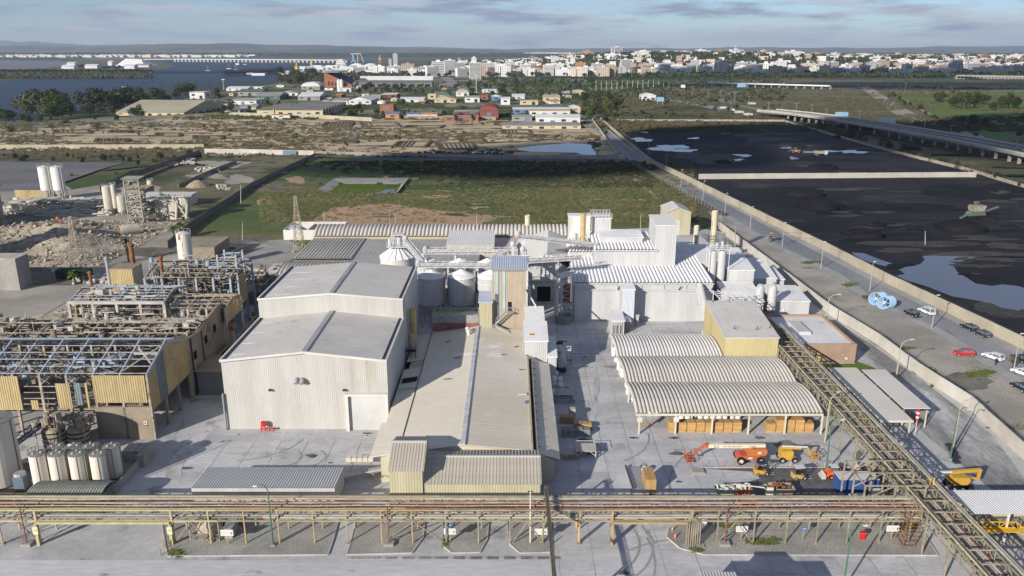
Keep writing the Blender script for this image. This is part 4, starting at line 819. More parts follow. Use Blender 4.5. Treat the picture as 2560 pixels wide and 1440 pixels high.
t=hall('ruined_hall','pale concrete framed storey with bare blue roof purlins',-93.2,-73.2,160.3,172,13.9,15.2,4,5,m_blue,m_pale,z0=0,colw=.55)
MB().bar((-93.4,160.2,13.9),(-73,160.2,13.9),.6,.6).bar((-93.4,160.2,9.2),(-73,160.2,9.2),.6,.5).bar((-93.4,172,13.9),(-73,172,13.9),.5).build('beam',m_pale,t)
for z in(10.2,11.4,12.6):MB().bar((-93.2,160,z),(-73.2,160,z),.12).build('rail',m_wst,t)
MB().box(-94,-62.4,159.6,178,8.6,8.9).build('floor_slab',m_pale,t)
for k in range(4):MB().box(-93.1,-92.9,162+k*2.4,164+k*2.4,9,12.6).build('cladding_panel',m_oyels,t)
tangle(t,-92,-74,161,172,10,15.5,90,m_pale,95,4,.12,name='pipework');tangle(t,-92,-74,161,172,9,12.5,240,m_debris,6,3,.15)
t=hall('ruined_hall','twisted right bay with yellow sheets and leaning rafters',-72.6,-60.8,161,171,12.2,13.2,3,3,m_wst,m_pale,colw=.4)
for k in range(5):MB().box(-68.6+k*1.5,-67.15+k*1.5,170.6,170.8,9,12.4).build('cladding_panel',m_oyel,t)
for k in range(4):MB().box(-60.75,-60.6,161.2+k*2.4,163.4+k*2.4,9,12.6).build('cladding_panel',m_oyels,t)
tangle(t,-72,-62,162,170,9,12,130,m_wst,7,4,.13)

t=hall('ruined_hall','rear ruined hall frame with blue trusses beside steel stair tower',-86,-66,180,196,13.5,15.5,5,4,m_wst,m_blue,colw=.45)
MB().box(-92,-66,179,197,6.6,7).build('floor_slab',m_oldc,t)
tangle(t,-88,-66,180,196,10,17,110,m_blue,96,4,.14,name='steelwork');tangle(t,-86,-67,180,196,7,13,330,m_debris,8,4,.16)
for k in range(7):MB().box(-84+k*2.4,-82+k*2.4,195.6,195.8,9,14).build('cladding_panel',m_oyel,t)
t=thing('stair_tower','tall blue latticed steel tower rising behind ruined halls','tower',(-67,188,0))
fr=MB()
for x in(-70,-65.6):
 for y in(184,189):fr.bar((x,y,0),(x,y,18.2),.4)
for k in range(9):
 z=1.5+k*2
 for y in(184,189):fr.bar((-70,y,z),(-65.6,y,z),.16);fr.bar((-70,y,z-1.5),(-65.6,y,z+.4),.12)
 fr.bar((-65.6,184,z),(-65.6,189,z+.5),.14)
fr.build('frame',m_blue,t);MB().box(-65.5,-65.4,184.5,188.5,6,13).build('cladding_panel',m_oyels,t)
t=thing('yellow_penthouse','pale yellow box housing perched on ruined hall roof','housing',(-92,186,0))
MB().box(-96,-90.5,184,189,0,14.6).build('wall',m_creamy,t);clad(t,1,183.97,-96,-90.5,9,14.6,4,[],m_oyel);MB().box(-96.1,-90.4,183.9,189.1,14.61,14.8).build('roof',m_oldc,t)
for x,Y,z1,r,m,w in((-94,192,18.5,.55,m_rust,'rusty brown chimney with cap behind the yellow box housing'),(-99.5,190,15.6,.4,m_steel,'grey slim chimney left of the yellow box housing'),(-83,183,17.6,.4,m_rust,'thin rusty pipe chimney amid the rear hall trusses'),(-103,188,12.5,.35,m_rust,'short rusty stub chimney at left rear of ruins')):
 t=thing('chimney',w,'chimney',(x,Y,0));MB().lathe([(r,0),(r,z1),(r*1.5,z1),(r*1.5,z1+.3),(.1,z1+.7)],x,Y,12).build('stack',m,t)

for i,(x0,x1,y0,y1,z,w,s_)in enumerate([(-64,-48,196,214,4.5,'low tangled pipework ruin left of the green-walled shed',11),(-112,-92,178,205,4,'sagging pipe bundles along the west boundary wall',12),(-60,-52.5,150,178,5,'scrap-filled strip between ruins and warehouse',13),(-88,-66,200,224,5,'old process pipework below the rusty silo',14),(-62,-52.5,178,196,5,'broken concrete tanks and pipes behind warehouse corner',15)]):
 t=thing('pipework',w,'pipework',((x0+x1)/2,(y0+y1)/2,0));tangle(t,x0,x1,y0,y1,.3,z,330,m_debris,30+s_,4,.16)
 for k in range(5):y=y0+(y1-y0)*(k+.5)/5;MB().tube([(x0,y,z*.8),(x1,y+R_.uniform(-1,1),z*.8)],.22,6).build('pipe',m_wst if k%2 else m_pale,t)
 for k in range(6):MB().box(x0+k*(x1-x0)/6,x0+k*(x1-x0)/6+2,y0+(k*7)%11,y0+(k*7)%11+3,0,1.5+k%3).build('plinth',m_oldc,t)
 fr=MB()
 for k in range(5):
  x=x0+(x1-x0)*k/4
  fr.bar((x,y0,0),(x,y0,z),.18).bar((x,y1,0),(x,y1,z),.18).bar((x,y0,z),(x,y1,z),.16)
 fr.build('frame',m_wst,t)
t=thing('small_shelter','grey block shed squeezed between ruins and warehouse','shed',(-57,147,0));MB().box(-61.2,-53,144,152,0,5).build('wall',mat('grey_green_metal',(.14,.16,.16),(.18,.19,.18),grain=.1),t);MB().box(-61.5,-52.8,143.8,152.3,5.01,5.2).build('roof',m_oldc,t)
t=thing('column_stub','lone concrete pier with rusty drum beside yellow-sheeted bay','pier',(-58.5,158,0));MB().box(-59.3,-58.3,157.5,158.5,0,8.6).build('pier',m_oldc,t);MB().tube([(-59.2,158,9.4),(-58,158,9.4)],.7,12).build('drum',m_rust,t)

for i,(x,w_)in enumerate(((-77.6,'left'),(-73.4,'right'))):
 t=thing('banded_tank',w_+' banded round vat under tangled steelwork before ruined hall','tank',(x,122.8,0))
 MB().lathe([(1.7,0),(1.8,.5),(1.8,3.4),(1.6,3.8),(1.2,3.9)],x,122.8,22).build('body',mat('vat_staves',(.42,.37,.28),(.22,.19,.14),scale=.6,grain=.2),t)
 for z in(.7,1.5,2.3,3.1):MB().lathe([(1.81,z),(1.86,z),(1.86,z+.22),(1.81,z+.22)],x,122.8,22).build('hoop',m_gut,t)
 tangle(t,x-2,x+2,121,124.5,4,5.8,60,m_wst,50+i,1.8,.09)
 for sx in(-2,2):MB().bar((x+sx,121,0),(x+sx,121,5.4),.14).build('leg',m_wst,t)
t=thing('sloping_conveyor','dark inclined conveyor climbing to the ruined hall front','conveyor',(-85,116,0));MB().truss((-85.5,112,.6),(-78.5,123,5.2),.9,10,.12).truss((-84.3,111.6,.6),(-77.4,122.6,5.2),.9,10,.12).bar((-84.9,111.8,.6),(-78,122.8,5.2),1.1,.1).build('frame',m_gut,t)
t=thing('wall_sign','small red and white notice on ruined hall concrete wall','sign',(-63.2,125.5,3));MB().box(-63.5,-62.9,125.5,125.56,2.5,3.5).build('board',m_trim,t);MB().box(-63.46,-62.94,125.46,125.49,2.55,2.85).build('red_text',mat('sign_red',(.5,.05,.05),grain=0),t);MB().box(-63.35,-63.1,125.46,125.49,3.05,3.3).build('pictogram',m_dark,t)
# ---- white cylinder silos of the front yard
def vtank(x,y,R,h,label,grp=None,legs=False,m=None):
 t=thing('storage_silo',label,'silo',(x,y,0),group=grp)
 MB().lathe([(R,.25 if not legs else .7),(R,h)],x,y,30).build('body',m or mat('cream_white_tank',(.66,.62,.55),(.60,.56,.49),scale=.5,st=(1,1,.15),c3=(.42,.33,.2),s3=.6,t3=.7,grain=.04),t,smooth=False)
 MB().lathe([(R+.05,h),(R+.05,h+.1),(.1,h+.28)],x,y,30).build('lid',mat('grey_tank_lid',(.24,.235,.22),(.19,.185,.17),scale=1,grain=.1),t)
 for k in range(3):a=2+k*2.1;MB().lathe([(.14,h+.1),(.14,h+.4)],x+R*.5*math.cos(a),y+R*.5*math.sin(a),8).build('nozzle',m_trim,t)
 MB().bar((x+R*.4,y-R*.93,.3),(x+R*.4,y-R*.93,h),.06).bar((x+R+.08,y,.3),(x+R+.08,y,h+.5),.08).build('pipe',mat('brown_pipe',(.16,.10,.06),grain=.1),t)
 r=MB()
 for a in np.linspace(2.2,3.6,4):r.bar((x+R*math.cos(a),y+R*math.sin(a),h),(x+R*math.cos(a),y+R*math.sin(a),h+.8),.05)
 r.bar((x+R*math.cos(2.2),y+R*math.sin(2.2),h+.8),(x+R*math.cos(3.6),y+R*math.sin(3.6),h+.8),.05);r.build('railing',m_gut,t)
 for k in range(4):a=k*1.57+.8;MB().box(x+R*.8*math.cos(a)-.15,x+R*.8*math.cos(a)+.15,y+R*.8*math.sin(a)-.15,y+R*.8*math.sin(a)+.15,0,.8).build('foot',m_conc,t)
 return t
gs_='cream white silos clustered in the front yard'
for x,w in((-72.2,'leftmost'),(-69.3,'second'),(-66.2,'third'),(-63,'rightmost')):vtank(x,109.3,1.22,6.05,w+' cream silo from left in the front row of eight',gs_)
for x,w in((-71,'leftmost'),(-68.3,'second'),(-65.7,'third'),(-62.4,'rightmost')):vtank(x,112.3,1.25,5.7,w+' cream silo from left in the back row of eight',gs_,legs=True)
vtank(-80.0,111.5,3.1,10.6,'very large cream tank cut by the left picture edge');vtank(-85.6,106.5,2.2,8.0,'second large cream tank just behind pipe rack at left edge')
t=thing('bund_wall','low concrete bund wall round the silo cluster','wall',(-60,110,0));MB().bar((-60.6,104,.65),(-60.4,117.6,.65),.35,1.3).bar((-60.4,117.6,.65),(-64,117.8,.65),.35,1.3).bar((-60.2,117.6,1),(-60.2,116,1),1.2,2).build('wall',m_conc,t)
sheet('bund_floor',mat('stained_floor',(.16,.14,.115),(.28,.24,.18),scale=.2,grain=.2),[(-90,103),(-60.6,103),(-60.5,117.5),(-90,117.5)],.06,px=False)
t=thing('pallet_load','square grey palletised load behind the silo cluster','pallet load',(-61.8,119,0))
for i in range(4):
 for j in range(3):MB().box(-64+i*1.05,-63.05+i*1.05,117.9+j*1.05,118.9+j*1.05,0,1.8).build('crate',m_conc,t)
t=thing('green_shed','low green shed with ribbed barrel roof behind pipe rack','shed',(-65,104,0));MB().box(-70.2,-59.6,102,106.4,0,2.9).build('wall',mat('dull_green_metal',(.12,.15,.13),(.16,.18,.15),grain=.1),t)
ribroof(t,-70.4,-59.4,.42,arch(101.7,106.7,2.9,.7,6),mat('mossy_roof',(.26,.265,.22),(.32,.31,.26),grain=.15,rnd=.04),.07)
t=thing('blue_box_tank','small blue grey box tank between big tank and silos','tank',(-75.3,109,0));MB().box(-76,-74.4,108.2,110,.3,2.6).build('body',mat('dull_blue_metal',(.13,.17,.21),grain=.15),t);MB().lathe([(.9,2.61),(.8,3)],-75.2,109,12).build('lid',m_steel,t)
# ---- west boundary walls, demolished works
m_wallc=mat('boundary_concrete',(.40,.36,.28),(.33,.30,.235),scale=.12,st=(1,1,.4),grain=.08,gs=1.5,rnd=.05,c3=(.26,.24,.2),s3=.15,t3=.64)
m_walld=mat('dark_block_and_shade_wall',(.20,.18,.15),(.15,.135,.11),scale=.2,grain=.15,rnd=.06)
def wall_line(name,label,pts,h,m,plen=5,th=.25,px=False,cap=None,post=True,wire=False,cat='wall'):
 pp=[P(a,b)[:2]for a,b in pts]if px else pts
 t=thing(name,label,cat,(pp[0][0],pp[0][1],0));w=MB()
 for a,b in zip(pp[:-1],pp[1:]):
  d=math.hypot(b[0]-a[0],b[1]-a[1]);n=max(1,round(d/plen))
  for i in range(n):
   p=[a[k]+(b[k]-a[k])*i/n for k in(0,1)];q=[a[k]+(b[k]-a[k])*(i+1)/n for k in(0,1)]
   e=.02/(d/n);p2=[p[k]+(q[k]-p[k])*e for k in(0,1)];q2=[q[k]-(q[k]-p[k])*e for k in(0,1)]
   hh=h*(1+R_.uniform(-.015,.015))
   MB().bar((p2[0],p2[1],hh/2),(q2[0],q2[1],hh/2),th*R_.uniform(.9,1.1),hh).build('panel',m,t)
   if wire:
    L_=math.hypot(q[0]-p[0],q[1]-p[1]);k_=int(L_/.55)
    for j in range(k_):
     u0,u1=j/k_,(j+1)/k_
     w.bar((p[0]+(q[0]-p[0])*u0,p[1]+(q[1]-p[1])*u0,hh),(p[0]+(q[0]-p[0])*u1,p[1]+(q[1]-p[1])*u1,hh+.45),.035);w.bar((p[0]+(q[0]-p[0])*u0,p[1]+(q[1]-p[1])*u0,hh+.45),(p[0]+(q[0]-p[0])*u1,p[1]+(q[1]-p[1])*u1,hh),.035)
 if wire:w.build('wire_coil',m_gut,t,kind='stuff')
 return t
wall_line('boundary_wall','long tan wall with wire between street and coal yard',[(83.9,776),(82.2,500),(82.5,467),(88.8,416),(100,306),(105.5,258),(108.5,222),(112,195),(115.4,168.5),(118,138)],2.9,m_wallc,5,wire=True)
wall_line('boundary_wall','curving pale wall enclosing the factory beside its inner road',[(78,296),(79.7,241),(81.1,193.6),(83.9,171.9),(84.3,154.8),(86.2,138),(84.5,118),(83.5,104)],2.7,mat('dusted_boundary_wall',(.55,.53,.49),(.44,.41,.35),scale=.12,grain=.06,rnd=.04),4.5,wire=True)
wall_line('boundary_wall','straight pale wall dividing the black coal yard in two',[(1746,448),(2440,443)],2.8,mat('pale_wall',(.44,.42,.37),(.37,.355,.32),scale=.15,grain=.08,rnd=.05),5,px=True)
wall_line('boundary_wall','dark wall running diagonally along west edge of green field',[(786,394),(632,468),(476,572),(420,622)],2.6,m_walld,5,px=True)  # shade on this wall's visible side is put into its dark colour
wall_line('boundary_wall','dark studded wall from demolished works up to cross road',[(250,478),(390,424),(500,386)],3,m_walld,4,px=True)
wall_line('boundary_wall','low concrete wall slanting through rough field near rubble',[(446,470),(530,432),(592,408)],2,m_oldc,4,px=True)
wall_line('boundary_wall','sandy wall north of cross road at far left',[(-300,372),(0,372),(140,371),(510,370)],2.6,m_wallc,6,px=True)
wall_line('boundary_wall','white-washed wall with blue gate beside cross road',[(512,384),(600,385),(785,389)],3.2,mat('whitewash_wall',(.50,.47,.42),(.42,.39,.34),grain=.08,rnd=.05),6,px=True)
wall_line('boundary_wall','grey fence wall of concrete panels south of salt pans',[(788,386),(1040,392),(1300,397),(1545,398)],2.2,mat('grey_panel_wall',(.30,.28,.25),(.24,.23,.21),grain=.1,rnd=.08),7,px=True)
wall_line('boundary_wall','long sandy estate wall behind the salt pans',[(300,303),(560,289),(740,293),(930,303)],3.4,m_wallc,10,px=True)
wall_line('boundary_wall','estate wall stretch right of the small dark gatehouse',[(1010,297),(1240,300)],3.2,m_oldc,10,px=True)
wall_line('boundary_wall','thick road retaining wall left of the derelict works',[(-111,181),(-123,163),(-127,155),(-140,130)],2.6,m_walld,4)
wall_line('boundary_wall','road wall from chimney ruins up to palm trees',[(-110,183),(-104,210),(-96,236),(-88,262)],2.2,m_oldc,4)
wall_line('boundary_wall','tan wall beyond the twin white silos',[(40,497),(118,497),(150,494)],4,m_oyel,5,px=True)
wall_line('fence','pale slatted fence at far side of coal yard',[(1540,303),(1700,303),(1960,304),(2100,345),(2240,384),(2420,428),(2560,470),(2900,560)],1.8,m_wst,9,th=.12,px=True,cat='fence')
wall_line('boundary_wall','short wall left of road junction by salt pan pond',[(1480,300),(1545,392),(1500,398)],2.2,m_wallc,8,px=True)
t=thing('gate','blue sliding gate in the whitewashed roadside wall','gate',P(722,388));a=P(708,388);b=P(742,388.5);MB().bar((a[0],a[1]-.6,1.6),(b[0],b[1]-.6,1.6),.15,3).build('leaf',mat('gate_blue',(.16,.22,.30),grain=.1),t)

t=thing('mesh_fence','thin wire mesh fence between green field and street','fence',(66,498,0));fr=MB();fp=[(66,498),(70,472),(80,374),(85,320),(80,300)]
for a,b in zip(fp[:-1],fp[1:]):
 n=int(math.hypot(b[0]-a[0],b[1]-a[1])/4)
 for i in range(n):x=a[0]+(b[0]-a[0])*i/n;y=a[1]+(b[1]-a[1])*i/n;fr.bar((x,y,0),(x,y,2),.1)
 for z in(.4,1,1.6,2):fr.bar((*a,z),(*b,z),.04)
fr.build('mesh',m_steel,t)

for i,(px,w_)in enumerate(((119,'left'),(150,'right'))):
 x=(px-1280)*357/1985;t=thing('cement_silo',w_+' tall white cement silo of the pair beyond rubble','silo',(x,357,0))
 MB().lathe([(2.5,4.4),(2.5,14.6),(.5,15.2)],x,357,24).build('body',mat('clean_white_silo',(.70,.68,.63),(.64,.62,.57),grain=.04),t);MB().lathe([(.6,1.2),(2.48,4.42)],x,357,20).build('hopper',m_pale,t)
 fr=MB()
 for sx in(-2,2):
  for sy in(-2,2):fr.bar((x+sx,357+sy,0),(x+sx,357+sy,4.6),.25)
  fr.bar((x+sx,355,.3),(x-sx,355,4),.14)
 fr.build('stand',m_pale,t);r=MB()
 for k in range(12):a=k*.524;r.bar((x+2.6*math.cos(a),357+2.6*math.sin(a),14.4),(x+2.6*math.cos(a),357+2.6*math.sin(a),15.6),.08);r.bar((x+2.6*math.cos(a),357+2.6*math.sin(a),15.6),(x+2.6*math.cos(a+.524),357+2.6*math.sin(a+.524),15.6),.08)
 r.bar((x+2.7,355.5,1),(x+2.7,355.5,15),.2);r.build('railing',m_steel,t)
def ptank(px0,px1,yt,yb,yg,label,m=None,legs=True,name='silo',cap='cone'):
 Y=P(0,yg)[1];a=Q(px0,yt,Y);b=Q(px1,yt,Y);zt,zb=a[2],max(.2,Q(0,yb,Y)[2]);x=(a[0]+b[0])/2;R=(b[0]-a[0])/2
 t=thing(name,label,'silo',(x,Y,0));MB().lathe([(R,zb),(R,zt),(R*.25,zt+R*.3)],x,Y,20).build('body',m or m_pale,t)
 if legs:
  MB().lathe([(R*.2,max(.1,zb-R*1.2)),(R*.99,zb+.02)],x,Y,16).build('hopper',m or m_pale,t)
  for k in range(4):c,s_=math.cos(k*1.57+.8),math.sin(k*1.57+.8);MB().bar((x+R*c*.9,Y+R*s_*.9,0),(x+R*c*.9,Y+R*s_*.9,zb+.3),.2).build('leg',m_steel,t)
 r=MB()
 for k in range(10):a=k*.628;r.bar((x+R*math.cos(a),Y+R*math.sin(a),zt),(x+R*math.cos(a),Y+R*math.sin(a),zt+1),.07);r.bar((x+R*math.cos(a),Y+R*math.sin(a),zt+1),(x+R*math.cos(a+.628),Y+R*math.sin(a+.628),zt+1),.07)
 r.build('railing',m_steel,t);return t
ptank(440,475,583,650,682,'rust-stained white silo on legs behind the ruined halls',mat('rust_streaked_white',(.66,.63,.58),(.60,.57,.5),scale=1,st=(1,1,.25),c3=(.22,.10,.05),s3=.7,t3=.58,w3=.04,grain=.06))
m_dw=mat('dirty_white',(.54,.51,.44),(.40,.37,.31),scale=.4,st=(1,1,.3),grain=.12)
ptank(254,278,466,530,534,'tallest dirty white process column above the rubble',m_dw,legs=False)
ptank(291,316,490,528,536,'squat dirty white vessel beside the tall process column',m_dw)
ptank(367,382,452,475,492,'slim white silo standing behind the concrete batching plant',m_dw)
ptank(275,288,462,520,534,'thin pipe column right of the tall process column',m_dw,legs=False)
t=thing('lattice_tower','tall pale green braced process tower over demolition site','tower',(-145,307,0));fr=MB();x0,x1,y0,y1=-148.2,-142.6,304,308
for x in(x0,x1):
 for y in(y0,y1):fr.bar((x,y,0),(x,y,17),.45)
for k in range(9):
 z=.8+k*2
 for y in(y0,y1):fr.bar((x0,y,z),(x1,y,z),.25)
 for x in(x0,x1):fr.bar((x,y0,z),(x,y1,z),.25);fr.bar((x,y0,z),(x,y1,z+2 if z<15 else z),.14)
 if k<8:fr.bar((x0,y0,z),((x0+x1)/2,y0,z+2),.2);fr.bar(((x0+x1)/2,y0,z+2),(x1,y0,z),.2)
fr.build('frame',mat('pale_green_steel',(.34,.36,.31),(.26,.24,.2),grain=.2,scale=.5),t)
for z in(5,9,13):MB().box(x0,x1,y0+.2,y1,z,z+.2).build('floor',m_oldc,t)
MB().slab([(-149,303.4,17.6),(-142,303.4,17.6),(-142,308.6,18),(-149,308.6,18)],.2).build('roof',mat('pale_green_steel',(.34,.36,.31)),t);tangle(t,x0,x1,y0,y1,1,16,60,m_dw,71,2,.3)
t=thing('batching_plant','grimy white batching plant with chutes right of process tower','plant',(-137,316,0));MB().prism([(312,0),(320,0),(320,8),(312,8)],0,-141,-133).lathe([(.6,1),(3,6),(3,9)],-130,314,16).build('hopper',m_dw,t);tangle(t,-139,-129,309,316,.5,10,55,m_dw,72,4,.28,name='chutes')
for x in(-133,-129):MB().tube([(x,311,10),(x+1.5,310,6),(x+1,309,1)],.5,8).build('duct',m_dw,t)
t=thing('fallen_tank','dirty cylindrical tank lying on its side by rubble','tank',(-139,288,0));MB().tube([(-142,283.5,1.9),(-137,287.5,1.9)],1.9,18).build('shell',m_dw,t);MB().tube([(-142.5,283.1,1.9),(-142.05,283.5,1.9)],[.8,1.7],14).build('end_cap',m_rust,t)
t=thing('scrap_sheds','flattened pale sheeting and frames below the twin silos','wreckage',(-190,330,0));tangle(t,-215,-150,318,345,.3,3,260,m_dw,73,8,.35,name='sheeting')
for k in range(9):MB().box(-212+k*7,-207+k*7,333,341,3+k%3*.4,3.3+k%3*.4).build('roof_sheet',m_dw,t);MB().bar((-211+k*7,334,0),(-211+k*7,334,3),.4).build('post',m_wst,t)
plainbox('kiosk','brown block hut beside the twin white silos','hut',-197+24,-163,352,362,5,5.6,m_oldc,m_oyel,clads=False)
plainbox('white_screen','long white panel building behind the process tower','building',-160,-139,340,350,4,4.4,m_trim,m_roof2,clads=False)
t=thing('concrete_ruin','grey concrete framed ruin cut by the left picture edge','ruin',(-205,300,0))
for x in(-214,-204.5,-196.5):
 for y in(288,300):MB().box(x,x+1.8,y,y+1.8,0,15).build('column',m_conc,t)
for z in(8,15):MB().box(-228,-194,287,302,z,z+1.2).build('floor',m_conc,t)
MB().prism([(287,16.2),(302,16.2),(299,22),(292,23)],0,-228,-201).build('hopper',m_conc,t);tangle(t,-214,-196,288,300,.3,12,120,m_wst,74,4,.3)
plainbox('concrete_tower','tall shaded concrete tower block at left picture edge','tower',-190,-168.5,245,255,17,17,m_conc,m_conc,clads=False)
plainbox('concrete_block','pale-roofed square concrete block at left picture edge','building',-176,-138,215,221,9,9,m_conc,m_pale,clads=False)
t=thing('pipe_portal','beige pipe portal over the road at left edge','pipe portal',(-125,178,0))
for k in range(3):MB().tube([(-150,176+k*.7,6.5),(-121+k*.3,176+k*.7,6.5),(-120+k*.3,176+k*.7,5.8),(-119.6+k*.3,175.4+k*.7,0)],.3,8).build('pipe',m_beige,t)
plainbox('tan_hut','tan flat-roofed concrete hut above the pipe racks','hut',-107,-95,248,262,4.2,4.4,m_oldc,m_oldc,clads=False)
plainbox('road_hut','small flat-roofed hut at bend of works road','hut',-108,-101,206,216,3.6,3.6,m_oldc,m_oldc,clads=False)
t=thing('dark_container','dark green shipping container on road below rubble','container',(-127,226,0));MB().box(-134,-124.5,226,229,.1,2.8).build('body',mat('dark_green_paint',(.025,.045,.035),grain=.2,rib=(0,.5,.04)),t)
t=thing('green_sludge_tank','flat circular concrete tank with curved pipes by grass','tank',(-73,228,0));MB().lathe([(5.5,0),(5.5,2.2),(5,2.2),(4.9,1.6)],-78,226,30).build('rim',m_oldc,t);MB().tube([(-76,222,2.5),(-66,222,2),(-60,218,1.5)],.3,8).build('pipe',m_pale,t)

V=[];q=random.Random(5);nx,ny=60,36;x0,x1,y0,y1=-208,-128,240,308
for j in range(ny):
 for i in range(nx):
  u,v_=i/(nx-1),j/(ny-1);e=min(1,5*min(u,1-u))*min(1,4*min(v_,1-v_))
  V.append((x0+(x1-x0)*u+q.uniform(-.4,.4),y0+(y1-y0)*v_+q.uniform(-.4,.4),.05+e*max(0,1.6+1.5*math.sin(u*9+v_*4)+1.2*math.sin(v_*13-u*5)+q.uniform(-.7,.7))))
numesh('rubble_heap',V,[(j*nx+i,j*nx+i+1,(j+1)*nx+i+1,(j+1)*nx+i)for j in range(ny-1)for i in range(nx-1)],mat('rubble',(.42,.37,.30),(.27,.23,.18),scale=.1,c3=(.12,.10,.085),s3=.08,t3=.56,grain=.35,gs=1.2,bump=.3,bs=1),kind='stuff')
mb=MB()
for _ in range(5200):
 u,v_=q.random(),q.random();x=x0+(x1-x0)*u;y=y0+(y1-y0)*v_;s_=q.uniform(.1,.6)if q.random()<.93 else q.uniform(.6,1.6);z=max(0,1.6+1.5*math.sin(u*9+v_*4)+1.2*math.sin(v_*13-u*5))*min(1,5*min(u,1-u))*min(1,4*min(v_,1-v_))
 mb.bar((x,y,z),(x+q.uniform(-1,1)*s_,y+q.uniform(-1,1)*s_,z+q.uniform(0,.9)*s_),s_*.7,s_*.5)
mb.build('rubble_blocks',mat('rubble_blocks',(.44,.39,.31),(.28,.24,.19),scale=.8,grain=.35),kind='stuff',fix=False)
mb=MB()
for a,b,n_,sx,sy in((470,405,60,12,6),(520,425,90,20,5),(430,412,40,10,3),(610,385,70,14,4),(560,470,20,10,5),(230,700,80,30,12)):
 for _ in range(n_):x,y,_z=P(a+q.uniform(-sx,sx)*1.5,b+q.uniform(-sy,sy));s_=q.uniform(.5,1.6);mb.bar((x,y,s_*.2),(x+q.uniform(-1,1),y+q.uniform(-1,1),s_*.5),s_,s_*.6)
mb.build('dumped_blocks',m_pale,kind='stuff',fix=False)
t=thing('sand_heap','ochre sand heap on the rough field west of wall','heap',P(495,466));a=P(495,466);MB().lathe([(6,0),(3.6,1.8),(1.2,3),(.2,3.2)],a[0],a[1],12).build('heap',m_path,t)
# ================================================================ PIPE RACKS, STREET, VEHICLES
m_rp=[mat('beige_rack_steel',(.32,.29,.21),(.22,.19,.135),scale=.6,grain=.15,c3=(.25,.15,.08),s3=.7,t3=.64),mat('yellow_rack_steel',(.46,.41,.23),(.38,.33,.19),scale=.6,grain=.12,c3=(.30,.19,.1),s3=.8,t3=.66),mat('ochre_rack_steel',(.40,.29,.15),(.33,.25,.155),scale=.6,grain=.15,c3=(.32,.26,.18),s3=.6,t3=.6)]
m_pp=[m_beige,mat('pink_red_pipe',(.34,.17,.13),(.42,.30,.24),scale=.3,grain=.15),mat('pale_lagged_pipe',(.38,.36,.31),(.28,.265,.225),scale=.4,grain=.12),mat('ochre_pipe',(.38,.29,.16),(.31,.26,.18),scale=.4,grain=.12),mat('grey_lagged_pipe',(.26,.25,.22),(.17,.16,.135),scale=.4,grain=.2),mat('dark_red_pipe',(.20,.07,.05),(.30,.14,.1),scale=.3,grain=.15)]
t=thing('pipe_rack','long two-tier pipe rack crossing the whole foreground','pipe rack',(0,97,0))
YA,YB=95.0,98.5
posts=[-82.5,-76.5,-69.8,-64.6]+[-46.2,-41.2,-36.4,-31.8,-27,-22.5,-17.8,-13.6,-9,-4.6,-.3,4.2,9.2]+[13.6]+[24.4,28.0,33.0,37.4,41.6,45.8,50.2,54.2]
for i,x in enumerate(posts):
 m=m_rp[1]if x<-40 else(m_rp[2]if-40<x<-10 or 5<x<20 else m_rp[0])
 MB().bar((x,YA,0),(x,YA,5.25),.17 if x not in(-64.6,-46.2,13.6,24.4)else .3).build('post',m,t)
 MB().bar((x+.3,YB,0),(x+.3,YB,5.2),.17).build('post',m,t)
 MB().box(x-.3,x+.3,YA-.3,YA+.3,0,.12).build('footing',m_conc,t)
xs_=np.arange(-84,57,2.35)
for x in xs_:
 for z in(3.75,5.1):MB().bar((x,YA,z),(x,YB,z),.12,.14).build('crossbeam',m_rp[0],t)
segs=[(-90,-40,1),(-39.95,-10,2),(-9.95,13.5,0),(13.55,24.5,2),(24.55,57,0)]
for a,b,k in segs:
 for y in(YA,YB):
  MB().bar((a,y,5.25),(b,y,5.25),.2,.22).build('rail',m_rp[k],t);MB().bar((a,y,3.6),(b,y,3.6),.18,.22).build('rail',m_rp[0 if k==2 else k],t)
for x in(-67,-44,-15.7,6.5,31,52):
 MB().bar((x-2.2,YA,3.6),(x,YA,5.1),.1).bar((x+2.2,YA,3.6),(x,YA,5.1),.1).build('brace',m_rp[0],t)
for x0,x1 in((-69.8,-64.6),(-46.2,-41.2),(-17.8,-9),(0,4.2),(28,33)):
 MB().bar((x0,YA,.1),((x0+x1)/2,YA,3.5),.13).bar((x1,YA,.1),((x0+x1)/2,YA,3.5),.13).build('brace',m_rp[0],t)
lay=[(95.35,5.3,.1,3),(96.05,5.28,.07,0),(96.75,5.3,.12,1),(97.0,5.28,.06,5),(97.7,5.34,.15,2),(98.2,5.28,.06,0),(95.3,3.92,.13,4),(95.75,3.95,.16,2),(96.3,3.9,.09,4),(97.2,3.92,.12,5),(97.9,3.9,.12,4)]
for i,(y,z,r,k)in enumerate(lay):
 pts=[(x,y,z+.04*math.sin(x*.3+i))for x in np.linspace(-92,56.5,24)];cut=R_.randint(6,18)
 if i%3==0:
  MB().tube(pts[:cut+1],r,8).build('pipe',m_pp[k],t);MB().tube(pts[cut:],r,8).build('pipe',m_pp[(k+2)%6],t)
 else:MB().tube(pts,r,8).build('pipe',m_pp[k],t)
MB().tube([(27.5,94.6,1.9),(56,94.6,1.9)],.01,4).build('wire',m_steel,t)

